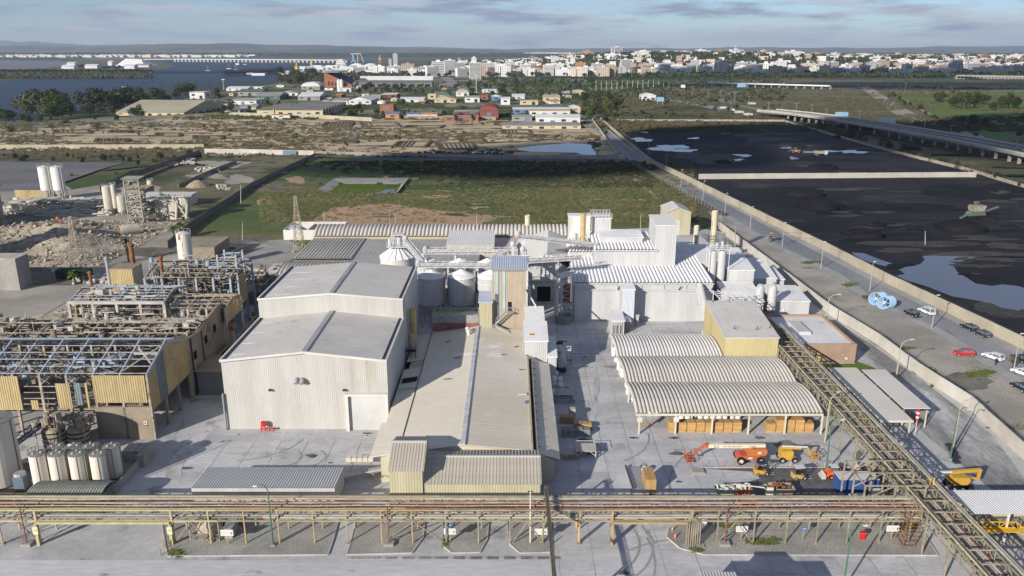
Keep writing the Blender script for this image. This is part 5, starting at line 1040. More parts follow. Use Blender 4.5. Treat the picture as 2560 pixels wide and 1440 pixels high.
t2=thing('white_pipe','thick whitish lagged pipe on low supports below right rack','pipe',(40,99.9,0));MB().tube([(25.5,100,1.5),(55.5,100,1.5)],.3,10).build('pipe',m_trim,t2)
for k in range(10):MB().bar((26.5+k*3.2,100,0),(26.5+k*3.2,100,1.3),.2).build('support',m_rust,t2)
t2=thing('pipe_drop','bundle of vertical beige pipes dropping from rack beside kerb','pipes',(24.6,94.5,0))
for k in range(7):MB().tube([(25.8-k*.18,95.6,4.1),(24.3+k*.08,94.7+k*.06,4.0),(23.7+k*.3,94.3,3.6),(23.7+k*.3,94.3,0)],.09,6).build('pipe',m_rp[0],t2)
MB().box(23.3,26.2,93.8,94.8,0,.25).build('plinth',m_conc,t2)
for x,y,m,w in((-66.2,94.6,5,'dark red riser pipe at left portal of the rack'),(-16.8,94.6,5,'slim red riser pipe on a concrete footing mid rack'),(29.0,94.6,5,'red riser pipe on a concrete block right of pipe bundle')):
 t2=thing('riser_pipe',w,'pipe',(x,y,0));MB().tube([(x,y,.3),(x,y,5.7),(x+.5,y+1,5.9)],.09,8).build('pipe',m_pp[m],t2);MB().box(x-.7,x+.7,y-.5,y+.6,0,.5).build('footing',m_conc,t2)

for i,(x0,x1,k,w)in enumerate(((-64.6,-46.4,1,'pale yellow steel portal of the rack over the left gateway'),(13.6,24.2,2,'ochre steel portal of the rack over the right gateway'))):
 t2=thing('gateway_frame',w,'portal',(x0,94.6,0))
 MB().bar((x0,94.7,3.5),(x1,94.7,3.5),.35,.3).build('lintel',m_rp[k],t2)
 for x in(x0,x1):MB().bar((x,94.7,0),(x,94.7,3.3),.38).build('post',m_rp[k],t2)
 if k==1:
  for a,b in((x1,'post_sign'),(x0,'post_sign')):MB().box(a-.35,a+.35,94.4,94.48,1.9,3).build('notice',m_trim,t2);MB().box(a-.2,a+.2,94.36,94.39,2.3,2.7).build('pictogram',mat('warning_yellow',(.75,.55,.05),grain=0),t2)

t2=thing('overhead_duct','dark narrow overhead cable duct running from rack to viewer','cable duct',(4.7,92,0));MB().truss((4.55,99.5,6.1),(4.75,74,6.1),.35,34,.06).truss((5.0,99.5,6.1),(5.2,74,6.1),.35,34,.06).bar((4.78,99.5,6.05),(4.98,74,6.05),.5,.06).build('duct',mat('dark_olive_steel',(.13,.12,.095),(.2,.18,.14),grain=.2),t2);MB().bar((4.7,99.6,0),(4.7,99.6,6.1),.25).bar((5,78,0),(5,78,6),.25).build('support',m_wst,t2)

t=thing('side_pipe_rack','broad latticed pipe rack running away along the right side','pipe rack',(57,110,0))
DX0,DX1=54.8,60
for y in np.arange(70,166,5.6):
 for x in(DX0,DX1):MB().bar((x,y,0),(x,y,6.2),.2).build('post',m_rp[0],t)
for y in np.arange(68,166.5,2.8):
 MB().bar((DX0,y,6.1),(DX1,y,6.1),.14,.16).build('crossbeam',m_rp[0],t);MB().bar((DX0,y,4.7),(DX1,y,4.7),.12,.14).build('crossbeam',m_rp[0],t)
for x in(DX0,DX1,55.8,59.1):
 MB().truss((x,68,4.7),(x,166.4,4.7),1.4,42,.15).build('side_truss',m_rp[0],t)
for i,(x,z,r,k)in enumerate([(55.2,6.35,.14,0),(56.2,4.95,.12,4),(56.6,4.95,.14,0),(57.0,4.9,.1,2),(57.4,4.95,.15,4),(57.9,4.95,.12,0),(58.4,4.95,.16,2),(58.8,4.9,.09,5),(59.5,6.4,.18,2),(59.9,6.4,.1,0)]):
 MB().tube([(x,y,z)for y in np.linspace(67,168,8)],r,8).build('pipe',m_pp[k],t)
t2=thing('rack_junction','raised steel cage where the two pipe racks meet','steel frame',(53,100,0));fr=MB()
for x in(48.8,53,57.2):
 for y in(98,101.5,105):fr.bar((x,y,0 if y>100 else 3.6),(x,y,7.2),.2)
 fr.bar((x,98,7.2),(x,105,7.2),.16)
for y in(98,101.5,105):fr.bar((48.8,y,7.2),(57.2,y,7.2),.16);fr.bar((48.8,y,5),(53,y,7.2),.12)
fr.bar((48.8,98,7.2),(36,98.6,7.1),.12).build('frame',m_rp[0],t2)if False else fr.build('frame',m_rp[0],t2)
t2=thing('yellow_standpipe','small bright yellow looped handrail on the rack junction','handrail',(59,100,6));MB().tube([(58.6,99.6,6.2),(58.6,99.6,7.3),(59.3,99.9,7.3),(59.3,99.9,6.2)],.09,8).build('rail',mat('safety_yellow',(.68,.42,.03),(.6,.36,.03),grain=.08),t2)
t2=thing('rusty_scaffold','rusty ladder scaffold beneath the rack junction','scaffold',(53.5,96,0));fr=MB()
for x in(53,54.6):
 for y in(94,96):fr.bar((x,y,0),(x+.2,y,5.6),.1)
for k in range(11):fr.bar((53,94,.4+k*.5),(54.7,94,.4+k*.5),.06);fr.bar((53,96,.6+k*.5),(53,94,.3+k*.5),.06)
fr.build('frame',m_rust,t2)

t=thing('white_canopy','white ribbed canopy roof at the right edge on slim posts','canopy',(70,98,0))
ribroof(t,62,84,.4,[(94.4,5.0),(101,4.7)],mat('white_ribbed_canopy',(.66,.66,.67),(.6,.6,.61),grain=.04,rnd=.02),.07,flat=True)
for x in(67.3,73.2,79):MB().bar((x,95,0),(x,95,4.9),.22).build('post',m_trim,t)
MB().box(62.4,84,99.8,100.1,0,4.5).build('back_wall',m_cream,t);MB().box(62.3,84,96.5,99.6,1.2,1.35).build('platform',m_conc,t)
t=thing('yellow_stair','bright yellow steel stair and railing beneath the white canopy','stair',(67,94,0));my=mat('safety_yellow',(.68,.42,.03));
MB().truss((62.8,94.9,2.6),(68.4,94.9,2.6),.9,5,.1).build('railing',my,t);MB().truss((68.4,94.9,2.6),(71.8,94.9,.1),.9,5,.1).truss((68.4,93.9,2.6),(71.8,93.9,.1),.9,5,.1).build('handrail',my,t)
for k in range(10):MB().box(68.4+k*.34,68.7+k*.34,93.95,94.85,2.5-k*.25,2.54-k*.25).build('step',my,t)
MB().box(62.8,68.4,93.9,94.9,2.5,2.58).build('landing',my,t)

for i,(x0,x1,y0,y1,zf,zb,w)in enumerate(((63.6,69.2,125.5,149.5,3.5,3.5,'left longer beige mono-pitch carport roof beside pipe rack'),(69.4,74.1,129.6,147.5,3.9,3.9,'right shorter beige carport roof next to inner road'))):
 t=thing('carport',w,'carport',((x0+x1)/2,(y0+y1)/2,0));n=8
 for k in range(n):MB().box(x0,x1,y0+(y1-y0)*k/n+.01,y0+(y1-y0)*(k+1)/n-.01,zf,zf+.12).build('roof_panel',mat('beige_carport_roof',(.62,.59,.54),(.57,.54,.49),scale=.1,grain=.04),t)
 for k in range(4):
  for x in(x0+.3,x1-.3):MB().bar((x,y0+.5+k*(y1-y0-1)/3,0),(x,y0+.5+k*(y1-y0-1)/3,zf),.18).build('post',m_post,t)
 MB().bar((x0,y0,zf-.1),(x1,y0,zf-.1),.2).bar((x1,y0,zf-.1),(x1,y1,zf-.1),.15).bar((x0,y0,zf-.1),(x0,y1,zf-.1),.15).build('edge_beam',m_gut if i else m_post,t)
t=thing('striped_marker','red and white striped wind marker drum by carport','marker',(70.6,127,0));MB().bar((70.6,127,0),(70.6,127,3.6),.1).build('pole',m_trim,t)
for k in range(5):MB().lathe([(.28,3.0+k*.4),(.28,3.38+k*.4)],70.6,127,12).build('band',(mat('signal_red',(.55,.03,.02),grain=.05),m_trim)[k%2],t)
t=thing('round_tank','pale round tank under the end of the carports','tank',(64.6,120,0));MB().lathe([(1.6,0),(1.6,1.6),(1.2,2.1),(.2,2.3)],64.6,121,20).build('shell',m_pale,t)
# ---- kerbed gravel verges in front of the rack (gravel islands with driveways between)
m_kerb=mat('kerb',(.44,.43,.41),(.34,.33,.32),grain=.1,rnd=.08)
def isl(name,pts,z=.14):
 pp=[P(a,b)for a,b in pts];mb=MB().slab([(x,y,z)for x,y,_ in pp],z+.0);o=mb.build(name,m_gravel);o['kind']='structure'
 o.data.materials[0]=m_gravel;n=0
 for a,b in zip(pp,pp[1:]+pp[:1]):
  d=math.hypot(b[0]-a[0],b[1]-a[1]);k=max(1,round(d/1.6))
  for i in range(k):
   p=[a[j]+(b[j]-a[j])*(i+.01)/k for j in(0,1)];q_=[a[j]+(b[j]-a[j])*(i+.99)/k for j in(0,1)]
   kb=MB().bar((p[0],p[1],.1),(q_[0],q_[1],.1),.16,.2).build('kerb',m_kerb);kb.parent=o
isl('gravel_verge',[(405,1308),(520,1308),(845,1305),(835,1345),(820,1388),(420,1392),(415,1370)])
isl('gravel_verge',[(890,1306),(1062,1304),(1058,1345),(1030,1384),(868,1388),(880,1345)])
isl('gravel_verge',[(1108,1304),(1222,1304),(1218,1350),(1200,1382),(1130,1384),(1105,1365)])
isl('gravel_verge',[(1268,1302),(1378,1302),(1380,1382),(1300,1384),(1272,1360)])
isl('gravel_verge',[(1700,1306),(2290,1304),(2345,1390),(1760,1388),(1700,1372),(1668,1345),(1672,1320)])
for i,(a,b,rx,ry)in enumerate([(1900,1357,34,8),(1740,1378,16,6),(440,1385,22,8),(580,1310,30,6),(1112,1360,8,10),(2270,1318,24,10),(1940,1350,14,6),(530,1318,24,8),(1930,1360,18,5),(2330,965,5,5),(1820,1318,16,5)]):
 sheet('weed_patch',mat('weeds',(.085,.125,.03)),blob(a,b,rx,ry,seed=200+i,amp=.5),.155+.002*i)

V=[];FF=[];q=random.Random(77)
def tuft(x,y,s,z=0):
 for _ in range(5):
  a=q.uniform(0,6.28);r=q.uniform(.1,1)*s;o=len(V);h=s*q.uniform(.4,1)
  V.extend([(x-.2*s,y,z),(x+.2*s,y,z),(x+r*math.cos(a),y+r*math.sin(a),z+h)]);FF.append((o,o+1,o+2))
for(a,b,rx,ry,n)in[(1900,1357,34,8,260),(440,1385,22,8,120),(560,1312,50,8,200),(2270,1318,24,10,200),(1112,1360,8,10,60),(2310,930,26,12,200),(2450,935,40,14,300),(2125,712,20,8,100),(1740,1378,16,6,100),(1820,1318,30,6,80),(2180,745,30,9,120),(2560,1070,60,10,160)]:
 for _ in range(n):x,y,_z=P(a+q.gauss(0,.5)*rx,b+q.gauss(0,.5)*ry);tuft(x,y,q.uniform(.15,.4),.12)
numesh('weeds',V,FF,mat('weed_leaves',(.09,.14,.03),(.15,.16,.06),scale=2,grain=.3),kind='stuff')

m_slab=mat('yard_slab',(.50,.50,.51),(.385,.385,.395),scale=.14,st=(.6,1,1),grain=.12,gs=1.4,rnd=.06,c3=(.25,.25,.26),s3=.2,t3=.6,w3=.1)
yard=bpy.data.objects.new('forecourt',None);COL.objects.link(yard);yard['kind']='structure';ORG[yard.name]=(0,0,0)
for i in range(-13,12):
 for j in range(21):
  x=6.2+i*4.6;y=78+j*5.2
  if x>53 or(-24<x<4 and y>104)or(x<-22 and y>125)or(x<4 and y<104)or(x<-56):continue
  MB().box(x+.05,x+4.55,y+.05,y+5.15,.021,.034+.004*((i*3+j)%3)).build('slab',m_slab,yard,fix=False)
sheet('worn_tarmac',mat('wet_tarmac',(.085,.087,.09),(.15,.15,.155),scale=.3,grain=.2),[(1760,1172),(2200,1168),(2230,1200),(2230,1240),(1800,1242),(1840,1215),(1900,1196),(1880,1180)],.06)
sheet('front_road',mat('front_road',(.52,.52,.53),(.42,.42,.43),scale=.05,st=(.25,1,1),grain=.12,gs=1.5,c3=(.20,.20,.205),s3=.22,t3=.64,st3=(.5,1,1)),[(-75,60),(6,60),(6,91.3),(-75,91.3)],.03,px=False)
for a in((-53.6,-21.6,104,124.7),(6.2,56.8,78,187.2)):sheet('slab_joints',m_yardd,[(a[0],a[2]),(a[1],a[2]),(a[1],a[3]),(a[0],a[3])],.0206,px=False)
for i,(a,b,rx,ry)in enumerate([(1425,975,14,26),(1412,912,22,12),(1400,800,14,20),(1380,1180,40,16),(430,1030,34,50),(560,900,20,40),(440,1160,24,36),(640,1136,60,7),(520,1110,40,6),(760,1100,60,5),(1460,1060,10,60),(1490,980,8,50),(1520,1120,40,12),(980,1190,60,10),(1730,860,60,6)]):sheet('soot_stain',mat('sooty_concrete',(.27,.27,.275),(.44,.44,.445),scale=.5,st=(1,.4,1),lo=.3,hi=.55,grain=.2),blob(a,b,rx,ry,seed=700+i,amp=.5),.052+.0013*i)

for k in range(40):
 x=-22+k*.75
 if x<6:g_=MB().box(x,x+.7,91.5,92.1,.03,.07).build('drain_grate',m_yardd if k%3 else m_kerb);g_.parent=yard
def skid(cx,cy,r,a0,a1,w=.28,z=.075):
 mb=MB();n=18;v=[]
 for i in range(n+1):
  a=a0+(a1-a0)*i/n
  for rr in(r-w/2,r+w/2):v.append((cx+rr*math.cos(a),cy+rr*math.sin(a),z))
 mb.add(v,[(2*i,2*i+1,2*i+3,2*i+2)for i in range(n)]);o=mb.build('tyre_mark',mat('tyre_mark',(.24,.24,.25),(.36,.36,.37),scale=1.2,grain=.2));o['kind']='structure'
for i,a in enumerate([(8,96,9.5,-1.1,.3),(8,96,11.3,-1.1,.2),(2,93,17,-.5,.2),(-52,82,22,.6,1.7),(-50,80,26,.6,1.6),(46,106,22,2.4,3.6),(-38,119,3,-1,1),(-34,119,3,-1,1),(44,104,26,2.6,3.5),(24,82,14,1.2,2.2),(-46,128,10,-1.5,-.2),(52,121,3.2,0,5.6),(12,128,12,-1,0)]):skid(*a,z=.072+i*.001)
q=random.Random(9)
for i in range(60):
 x,y=q.choice([(q.uniform(-45,30),q.uniform(76,90)),(q.uniform(10,50),q.uniform(100,127)),(q.uniform(-55,-25),q.uniform(112,128)),(q.uniform(9,16),q.uniform(120,180))])
 s_=q.uniform(.15,.7);pts=[(x+s_*math.cos(a)*q.uniform(.5,1.5)*1.6,y+s_*math.sin(a)*q.uniform(.4,1.2))for a in np.linspace(0,6.28,9)[:-1]]
 sheet('oil_stain',mat('oil_stain',(.07,.07,.075),(.15,.15,.155),scale=1.5,grain=.3),pts,.09+i*.0004,px=False)
t=thing('roadside_shed','ribbed cream roof corner rising at bottom picture edge','shed',(23,70,0));MB().box(17.5,29.6,58,76.8,0,7).box(21.9,25.8,76.81,79.4,0,6.7).build('wall',m_cream,t);ribroof(t,21.7,26,.36,[(76.8,7.0),(79.6,6.75)],m_ribl,.06,flat=True);ribroof(t,17.4,29.7,.36,[(58,7.05),(76.9,7.05)],m_ribl,.06,flat=True)
sheet('drip_stain',mat('damp_concrete',(.13,.13,.135),(.2,.2,.205),scale=.5,grain=.2),blob(1965,1112,36,7,seed=500,amp=.5),.085);sheet('drip_stain',mat('damp_concrete',(.13,.13,.135)),blob(2145,1140,14,12,seed=501,amp=.6),.086)
t=thing('kerb_step','long low kerb step with thin red posts before forklifts','kerb',(40,116,0))
for k in range(26):MB().box(30.5+k*.95,31.4+k*.95,115.6,115.9,.03,.22).build('kerb',m_kerb,t)
for k in range(9):MB().bar((31+k*2.8,115.75,.2),(31+k*2.8,115.75,1.1),.06).build('post',mat('signal_red',(.55,.03,.02))if k<5 else m_trim,t)
t=thing('flat_pallet','grey covered pallet by kerb step left of forklift','pallet',P(1745,1178));b=P(1745,1180);MB().box(b[0]-1,b[0]+.9,b[1]-.7,b[1]+.7,.05,.35).build('cover',m_conc,t);MB().box(b[0]-1.05,b[0]+.95,b[1]-.75,b[1]+.75,.036,.12).build('pallet',m_beige,t)
# ---- lamp posts, poles
def lamp_green():
 t=thing('street_lamp','tall green lamp post with hooked arm behind left gravel','lamp post',(0,0,0),group='yard lamp posts',local=True)
 mg=mat('green_paint',(.08,.17,.11),(.06,.13,.09),grain=.1)
 MB().tube([(0,0,0),(0,0,8.6),(-.4,0,9.3),(-1.1,0,9.5),(-1.5,0,9.3)],[.14,.08,.07,.06,.06],8).build('post',mg,t);MB().box(-1.9,-1.35,-.15,.15,9.15,9.3).build('lamp_head',m_trim,t);MB().box(-.3,.3,-.3,.3,0,.3).build('footing',m_conc,t);return t
lg=lamp_green();a=P(683,1365);lg.location=(a[0],a[1],0)
for px,py,w in((2064,1180,'green lamp post between canopy front and yellow lift'),(2375,1150,'green lamp post beside curved drain on right yard'),(226,1250,'green lamp post standing among the front cream silos')):a=P(px,py);dup(lg,(a[0],a[1],0),0 if px<2000 else 3.14,label=w)
a=P(2085,1436);dup(lg,(a[0],a[1]-3,0),3.14,label='green lamp post at bottom edge right of shadow block')
t=thing('street_lamp','straight pole lamp by street nearest to the factory','lamp post',(0,0,0),group='street lamps along the street',local=True)
MB().tube([(0,0,0),(0,0,8.6)],[.13,.07],8).build('post',m_steel,t);MB().box(0,.7,-.15,.15,8.5,8.65).build('lamp_head',m_trim,t);MB().box(-.25,.25,-.25,.25,0,.2).build('footing',m_conc,t)
sp=[(2329,822,'by the white SUV'),(2174,728,'left of the pale puddle wall'),(2052,672,'near the round pavement end'),(1955,618,'just right of the dry palm'),(2533,930,'beside the bare little tree'),(1875,573,'above the utility pole'),(1812,535,'beyond the yellow shed'),(1757,500,'opposite the pale coal wall end'),(1702,468,'below the worn wall corner'),(1665,425,'near the yellow kiosk'),(1620,395,'at the junction corner')]
for i,(px,py,w)in enumerate(sp):
 a=P(px,py)
 if i==0:t.location=(a[0],a[1],0);t['label']='grey straight street lamp '+w;lamp0=t
 else:dup(lamp0,(a[0],a[1],0),0,label='grey straight street lamp '+w)
t=thing('yard_lamp','curved cream lamp post on inner road nearest brick building','lamp post',(0,0,0),group='curved lamps along the inner wall',local=True)
MB().tube([(0,0,0),(0,0,7.2),(.3,0,8.2),(1.2,0,8.7),(2.2,0,8.8)],[.15,.1,.08,.07,.06],8).build('post',m_beige,t);MB().box(2.0,2.8,-.16,.16,8.75,8.9).build('lamp_head',m_trim,t)
for i,(px,py,w)in enumerate([(2063,823,'curved cream lamp beside the shadow of the brick building'),(2239,952,'curved cream lamp next to the carport roofs'),(2382,1122,'curved pale lamp near the bend of inner wall'),(2062,1105,'curved lamp between arched canopy and side rack')]):
 a=P(px,py)
 if i==0:t.location=(a[0],a[1],0);t['label']=w;l0=t
 else:dup(l0,(a[0],a[1],0),.2*i,label=w)
for px,pt,pb,m,r,w in((1326,1225,1358,0,.13,'cream floodlight pole in front of long shed end'),(2313,578,612,1,.18,'lone slender timber pole standing on coal yard'),(1838,562,616,1,.2,'dark timber utility pole behind perimeter wall'),(602,462,512,0,.15,'pale concrete pole on the dark wall of the field'),(606,552,600,0,.1,'thin pole on grass left of lattice pylon'),(852,547,566,1,.12,'short ochre pole behind the barrel shed left end'),(809,528,566,0,.1,'thin pole with lamps left of bare earth'),(988,530,568,0,.08,'thin mast behind the round silo'),(1191,530,568,0,.08,'thin mast right of the round silo behind barrel shed'),(1602,535,570,0,.09,'thin mast between white railed tower and yellow shed'),(973,520,566,0,.06,'hair-thin aerial rod above the round silo')):
 Y=P(px,pb)[1]if pb>570 or px>1800 or px in(602,606)else 275;a=Q(px,pt,Y);b=P(px,pb)if Y!=275 else(Q(px,pb,Y)[0],Y,0)
 t=thing('pole',w,'pole',(b[0],b[1],0));MB().tube([(b[0],b[1],0),(a[0],a[1],a[2])],[r,r*.6],8).build('shaft',(m_post,m_wst)[m],t);MB().box(a[0]-.35,a[0]+.35,a[1]-.06,a[1]+.06,a[2]-.3,a[2]-.15).build('crossarm',m_gut,t)
a=Q(2320,546,247);

wl=MB()
def wire(p,q_,sag,n=12,w=.05):
 p=Vector(p);q_=Vector(q_);pr=None
 for i in range(n+1):
  c=p.lerp(q_,i/n);c.z-=sag*4*(i/n)*(1-i/n)
  if pr:wl.bar(pr,c,w)
  pr=c
tp=Q(2322,545,P(2313,612)[1])
wire(tp,Q(1846,564,262),4);wire(tp,(tp[0]+90,tp[1]+8,tp[2]+1),5);wire((tp[0],tp[1],tp[2]-1.2),Q(1846,568,262),5)
wl.build('cable',m_gut,thing('power_line','sagging power cables over the coal yard to timber pole','cable',tp))
def pylon(px,pt,pb,w0,label):
 b=P(px,pb);zt=Q(px,pt,b[1])[2];t=thing('pylon',label,'pylon',(b[0],b[1],0));fr=MB();n=9;x,y=b[0],b[1];pr=None
 for k in range(n+1):
  u=k/n;w=w0*(1-u*.8);z=zt*u;c=[(x-w,y-w,z),(x+w,y-w,z),(x+w,y+w,z),(x-w,y+w,z)]
  for i in range(4):fr.bar(c[i],c[(i+1)%4],.1)
  if pr:
   for i in range(4):fr.bar(pr[i],c[i],.16);fr.bar(pr[i],c[(i+1)%4],.08);fr.bar(pr[(i+1)%4],c[i],.08)
  pr=c
 fr.build('lattice',m_wst,t)
 for sx in(-1,1):
  for sy in(-1,1):MB().box(x+sx*w0-.4,x+sx*w0+.4,y+sy*w0-.4,y+sy*w0+.4,0,.6).build('footing',m_conc,t)
pylon(749,490,628,1.6,'grey lattice pylon on gravel in front of bare earth');pylon(198,541,680,1.7,'rusty lattice pylon between rubble and concrete block')
# ---- signs
def board(px,py,w,h,z,label,mt=None,post=m_rp[2],logo=True):
 b=P(px,py);t=thing('notice_board',label,'sign',(b[0],b[1],0));MB().box(b[0]-w/2,b[0]+w/2,b[1]-.1,b[1]-.05,z,z+h).build('board',mt or m_trim,t);MB().bar((b[0],b[1],0),(b[0],b[1],z+h*.8),.12).build('post',post,t)
 if logo:
  for k in range(3):MB().box(b[0]-w*.42,b[0]+w*(.1+.08*(k%2)),b[1]-.112,b[1]-.105,z+h*(.72-k*.18),z+h*(.74-k*.18)).build('text_line',m_steel,t)
  MB().box(b[0]+w*.3,b[0]+w*.4,b[1]-.112,b[1]-.105,z+h*.3,z+h*.55).build('emblem',m_gut,t)
board(571,1361,1.75,.95,1.4,'white notice board on the left gravel verge');board(1125,1356,1.65,.95,1.3,'white notice board under blue arrow sign mid verge');board(1352,1358,1.7,.95,1.4,'white notice board half hidden by overhead cable duct');board(1852,1350,1.65,.95,1.3,'white notice board on right verge by green weeds');board(2227,1350,1.75,.95,1.4,'white notice board at right end of gravel verge')
def disc(px,py,z,label,arrow):
 b=P(px,py);t=thing('arrow_sign',label,'sign',(b[0],b[1],0));MB().tube([(b[0],b[1]-.14,z),(b[0],b[1]-.1,z)],.32,20).build('disc',mat('sign_blue',(.04,.15,.45),grain=0),t);MB().bar((b[0],b[1],0),(b[0],b[1],z),.08).build('post',m_steel,t)
 m=MB();y=b[1]-.16
 if arrow=='r':m.box(b[0]-.2,b[0]+.08,y,y+.015,z-.035,z+.035);m.prism([(b[0]+.02,z-.13),(b[0]+.22,z),(b[0]+.02,z+.13)],1,y-.02,y-.005)
 else:m.box(b[0]-.035,b[0]+.035,y,y+.015,z-.2,z+.08);m.prism([(b[0]-.13,z+.02),(b[0]+.13,z+.02),(b[0],z+.22)],1,y-.02,y-.005)
 m.build('arrow',m_trim,t)
disc(1124.5,1354,2.7,'round blue sign with white right-pointing arrow','r');disc(2316,1330,1.9,'round blue sign with white upward arrow by scaffold','u');disc(2006,1352,2.0,'round blue sign with arrow on fourth right rack post','r');disc(309,1313,1.5,'small round blue sign hanging on left yellow portal','u')
t=thing('portal_sign','red fire hose box left of the drying frame','fire box',P(431,1330));b=P(431,1330);MB().box(b[0]-.3,b[0]+.3,b[1]-.2,b[1]+.2,1.0,2.0).build('box',mat('signal_red',(.55,.03,.02)),t);MB().box(b[0]-.15,b[0]+.15,b[1]-.15,b[1]+.15,0,1).build('stand',mat('signal_red',(.55,.03,.02)),t)
t=thing('fire_hydrant','bright red hydrant cabinet on right gravel verge','hydrant',P(2156,1352));b=P(2156,1350);MB().box(b[0]-.35,b[0]+.2,b[1]-.2,b[1]+.2,0,.9).build('cabinet',mat('signal_red',(.55,.03,.02)),t);MB().box(b[0]-.4,b[0]+.35,b[1]-.25,b[1]+.25,.92,1.3).build('lid',mat('signal_red',(.55,.03,.02)),t)
t=thing('fire_manifold','red pump manifold on legs at warehouse foot','fire pump',(-43.3,128.6,0));m=MB()
for k in range(4):m.bar((-44.4+k*.7,128.6,0),(-44.4+k*.7,128.6,.9),.12)
m.bar((-44.6,128.6,.6),(-42.2,128.6,.6),.18);m.build('manifold',mat('signal_red',(.55,.03,.02)),t);MB().box(-44.3,-43.6,128.3,128.9,1,1.9).build('box',mat('signal_red',(.55,.03,.02)),t)
def cone(px,py,label):
 b=P(px,py);t=thing('traffic_cone',label,'traffic cone',(b[0],b[1],0));MB().box(b[0]-.2,b[0]+.2,b[1]-.2,b[1]+.2,.15,.19).build('base',mat('cone_orange',(.7,.18,.03),grain=.05),t);MB().lathe([(.15,.19),(.03,.85)],b[0],b[1],12).build('body',mat('cone_orange',(.7,.18,.03)),t);MB().lathe([(.115,.4),(.09,.55)],b[0],b[1],12).build('band',m_trim,t)
cone(1681,1328,'orange traffic cone farther back at gravel corner');cone(1688,1346,'orange traffic cone nearer the front of gravel corner')
for px,py,w in((1382,1359,'white plastic bollard on the forecourt near cable duct'),):b=P(px,py);t=thing('bollard',w,'bollard',(b[0],b[1],0));MB().lathe([(.1,0),(.07,.9)],b[0],b[1],10).build('post',m_trim,t)
for px,py,w in((1447,1355,'front'),(1441,1318,'rear')):b=P(px,py);t=thing('bollard',w+' of two yellow guard posts in right gateway','bollard',(b[0],b[1],0));MB().lathe([(.13,0),(.13,2.4)],b[0],b[1],10).build('post',mat('safety_yellow',(.68,.42,.03)),t)
for k,(px,py)in enumerate(((402,1390),(409,1368),(414,1372))):b=P(px,py);t=thing('bollard',('thin orange guard post nearest the road','middle thin orange guard post at portal','thin orange guard post touching the portal leg')[k],'bollard',(b[0],b[1],0));MB().lathe([(.08,0),(.08,1.2)],b[0],b[1],8).build('post',mat('ochre_rack_steel',(.52,.34,.13)),t)
t=thing('drying_frame','steel pit frame with railings beside left portal','pit frame',(-42,97,0));fr=MB()
for x in(-44.2,-40.2):
 for y in(95.5,99):fr.bar((x,y,0),(x,y,3.2),.14)
fr.truss((-44.2,95.5,.3),(-40.2,95.5,.3),.8,3,.1);fr.truss((-44.2,99,1.8),(-40.2,99,1.8),.8,3,.1);fr.build('frame',m_rp[0],t);MB().lathe([(1.3,0),(1.9,.9),(1.3,1.9),(.5,2.6)],-42.2,97.3,6).build('hood',m_wst,t);MB().box(-39.9,-38.6,96,98.6,.1,1.7).build('cage',m_steel,t)
# ---- vehicles
m_tyre=mat('tyre_rubber',(.02,.02,.02),grain=.1);m_rim=mat('wheel_rim',(.45,.45,.45),metal=.5,grain=.1);m_auto=m_glass
def wheel(par,x,y,r,w,m=m_tyre,rim=m_rim,name='wheel'):
 o=MB().tube([(x,y-w/2,r),(x,y+w/2,r)],r,16).build(name,m,par);r_=MB().tube([(x,y-w/2-.02,r),(x,y+w/2+.02,r)],r*.55,12).build('rim',rim,None);r_.parent=o
def car(label,paint,kind='hatch',grp='cars along the street'):
 t=thing('parked_car',label,'car',(0,0,0),group=grp,local=True);Lh=2.15 if kind!='suv' else 2.35;W_=.87;h=1.45 if kind!='suv' else 1.75
 low=[(-Lh,.35),(Lh,.35),(Lh,.62),(Lh-.12,.78),(Lh*.48,.92),(-Lh+.05,.95),(-Lh-.02,.6)]
 mp_=mat('paint_'+paint[0],paint[1],rough=.25,grain=.03,spec=.6)
 b=MB();b.prism(low,1,-W_,W_);b.build('body',mp_,t)
 cab0=[(Lh*.48,.92),(-Lh+(.1 if kind!='sedan' else .6),.95)];cab1=[(Lh*.12,h),(-Lh+(.45 if kind!='sedan' else 1.1),h)]
 def loft(a,c,w0,w1,name,m,zoff=0):
  v=[(a[0][0],-w0,a[0][1]),(a[0][0],w0,a[0][1]),(a[1][0],w0,a[1][1]),(a[1][0],-w0,a[1][1]),(c[0][0],-w1,c[0][1]),(c[0][0],w1,c[0][1]),(c[1][0],w1,c[1][1]),(c[1][0],-w1,c[1][1])]
  MB().add(v,[(0,1,5,4),(1,2,6,5),(2,3,7,6),(3,0,4,7),(4,5,6,7)]).build(name,m,t)
 loft(cab0,cab1,W_-.04,W_-.16,'window',m_auto)
 MB().box(cab1[1][0]-.04,cab1[0][0]+.06,-W_+.14,W_-.14,h-.02,h+.04).build('roof',mp_,t)
 for s in(-1,1):
  for xa,xb in(((cab0[0][0]),cab1[0][0]),(cab0[1][0],cab1[1][0]),(-.1,-.15)):MB().bar((xa,s*(W_-.03),.93),(xb,s*(W_-.15),h),.09).build('pillar',mp_,t)
  for x in(-Lh*.62,Lh*.62):wheel(t,x,s*(W_-.08),.32,.2)
  MB().box(Lh-.1,Lh+.015,s*W_*.7-.16,s*W_*.7+.16,.6,.74).build('headlight',m_trim,t);MB().box(-Lh-.03,-Lh+.1,s*W_*.78-.12,s*W_*.78+.12,.66,.84).build('tail_light',mat('signal_red',(.55,.03,.02)),t)
 MB().box(-Lh-.04,-Lh+.02,-.26,.26,.45,.57).build('number_plate',m_trim,t);return t
WH=('white',(.74,.74,.74));BK=('black',(.012,.012,.015));RD=('red',(.50,.015,.02));DB=('dark_blue',(.02,.03,.07));GY=('silver',(.4,.4,.42))
ANG=math.radians(90+12)
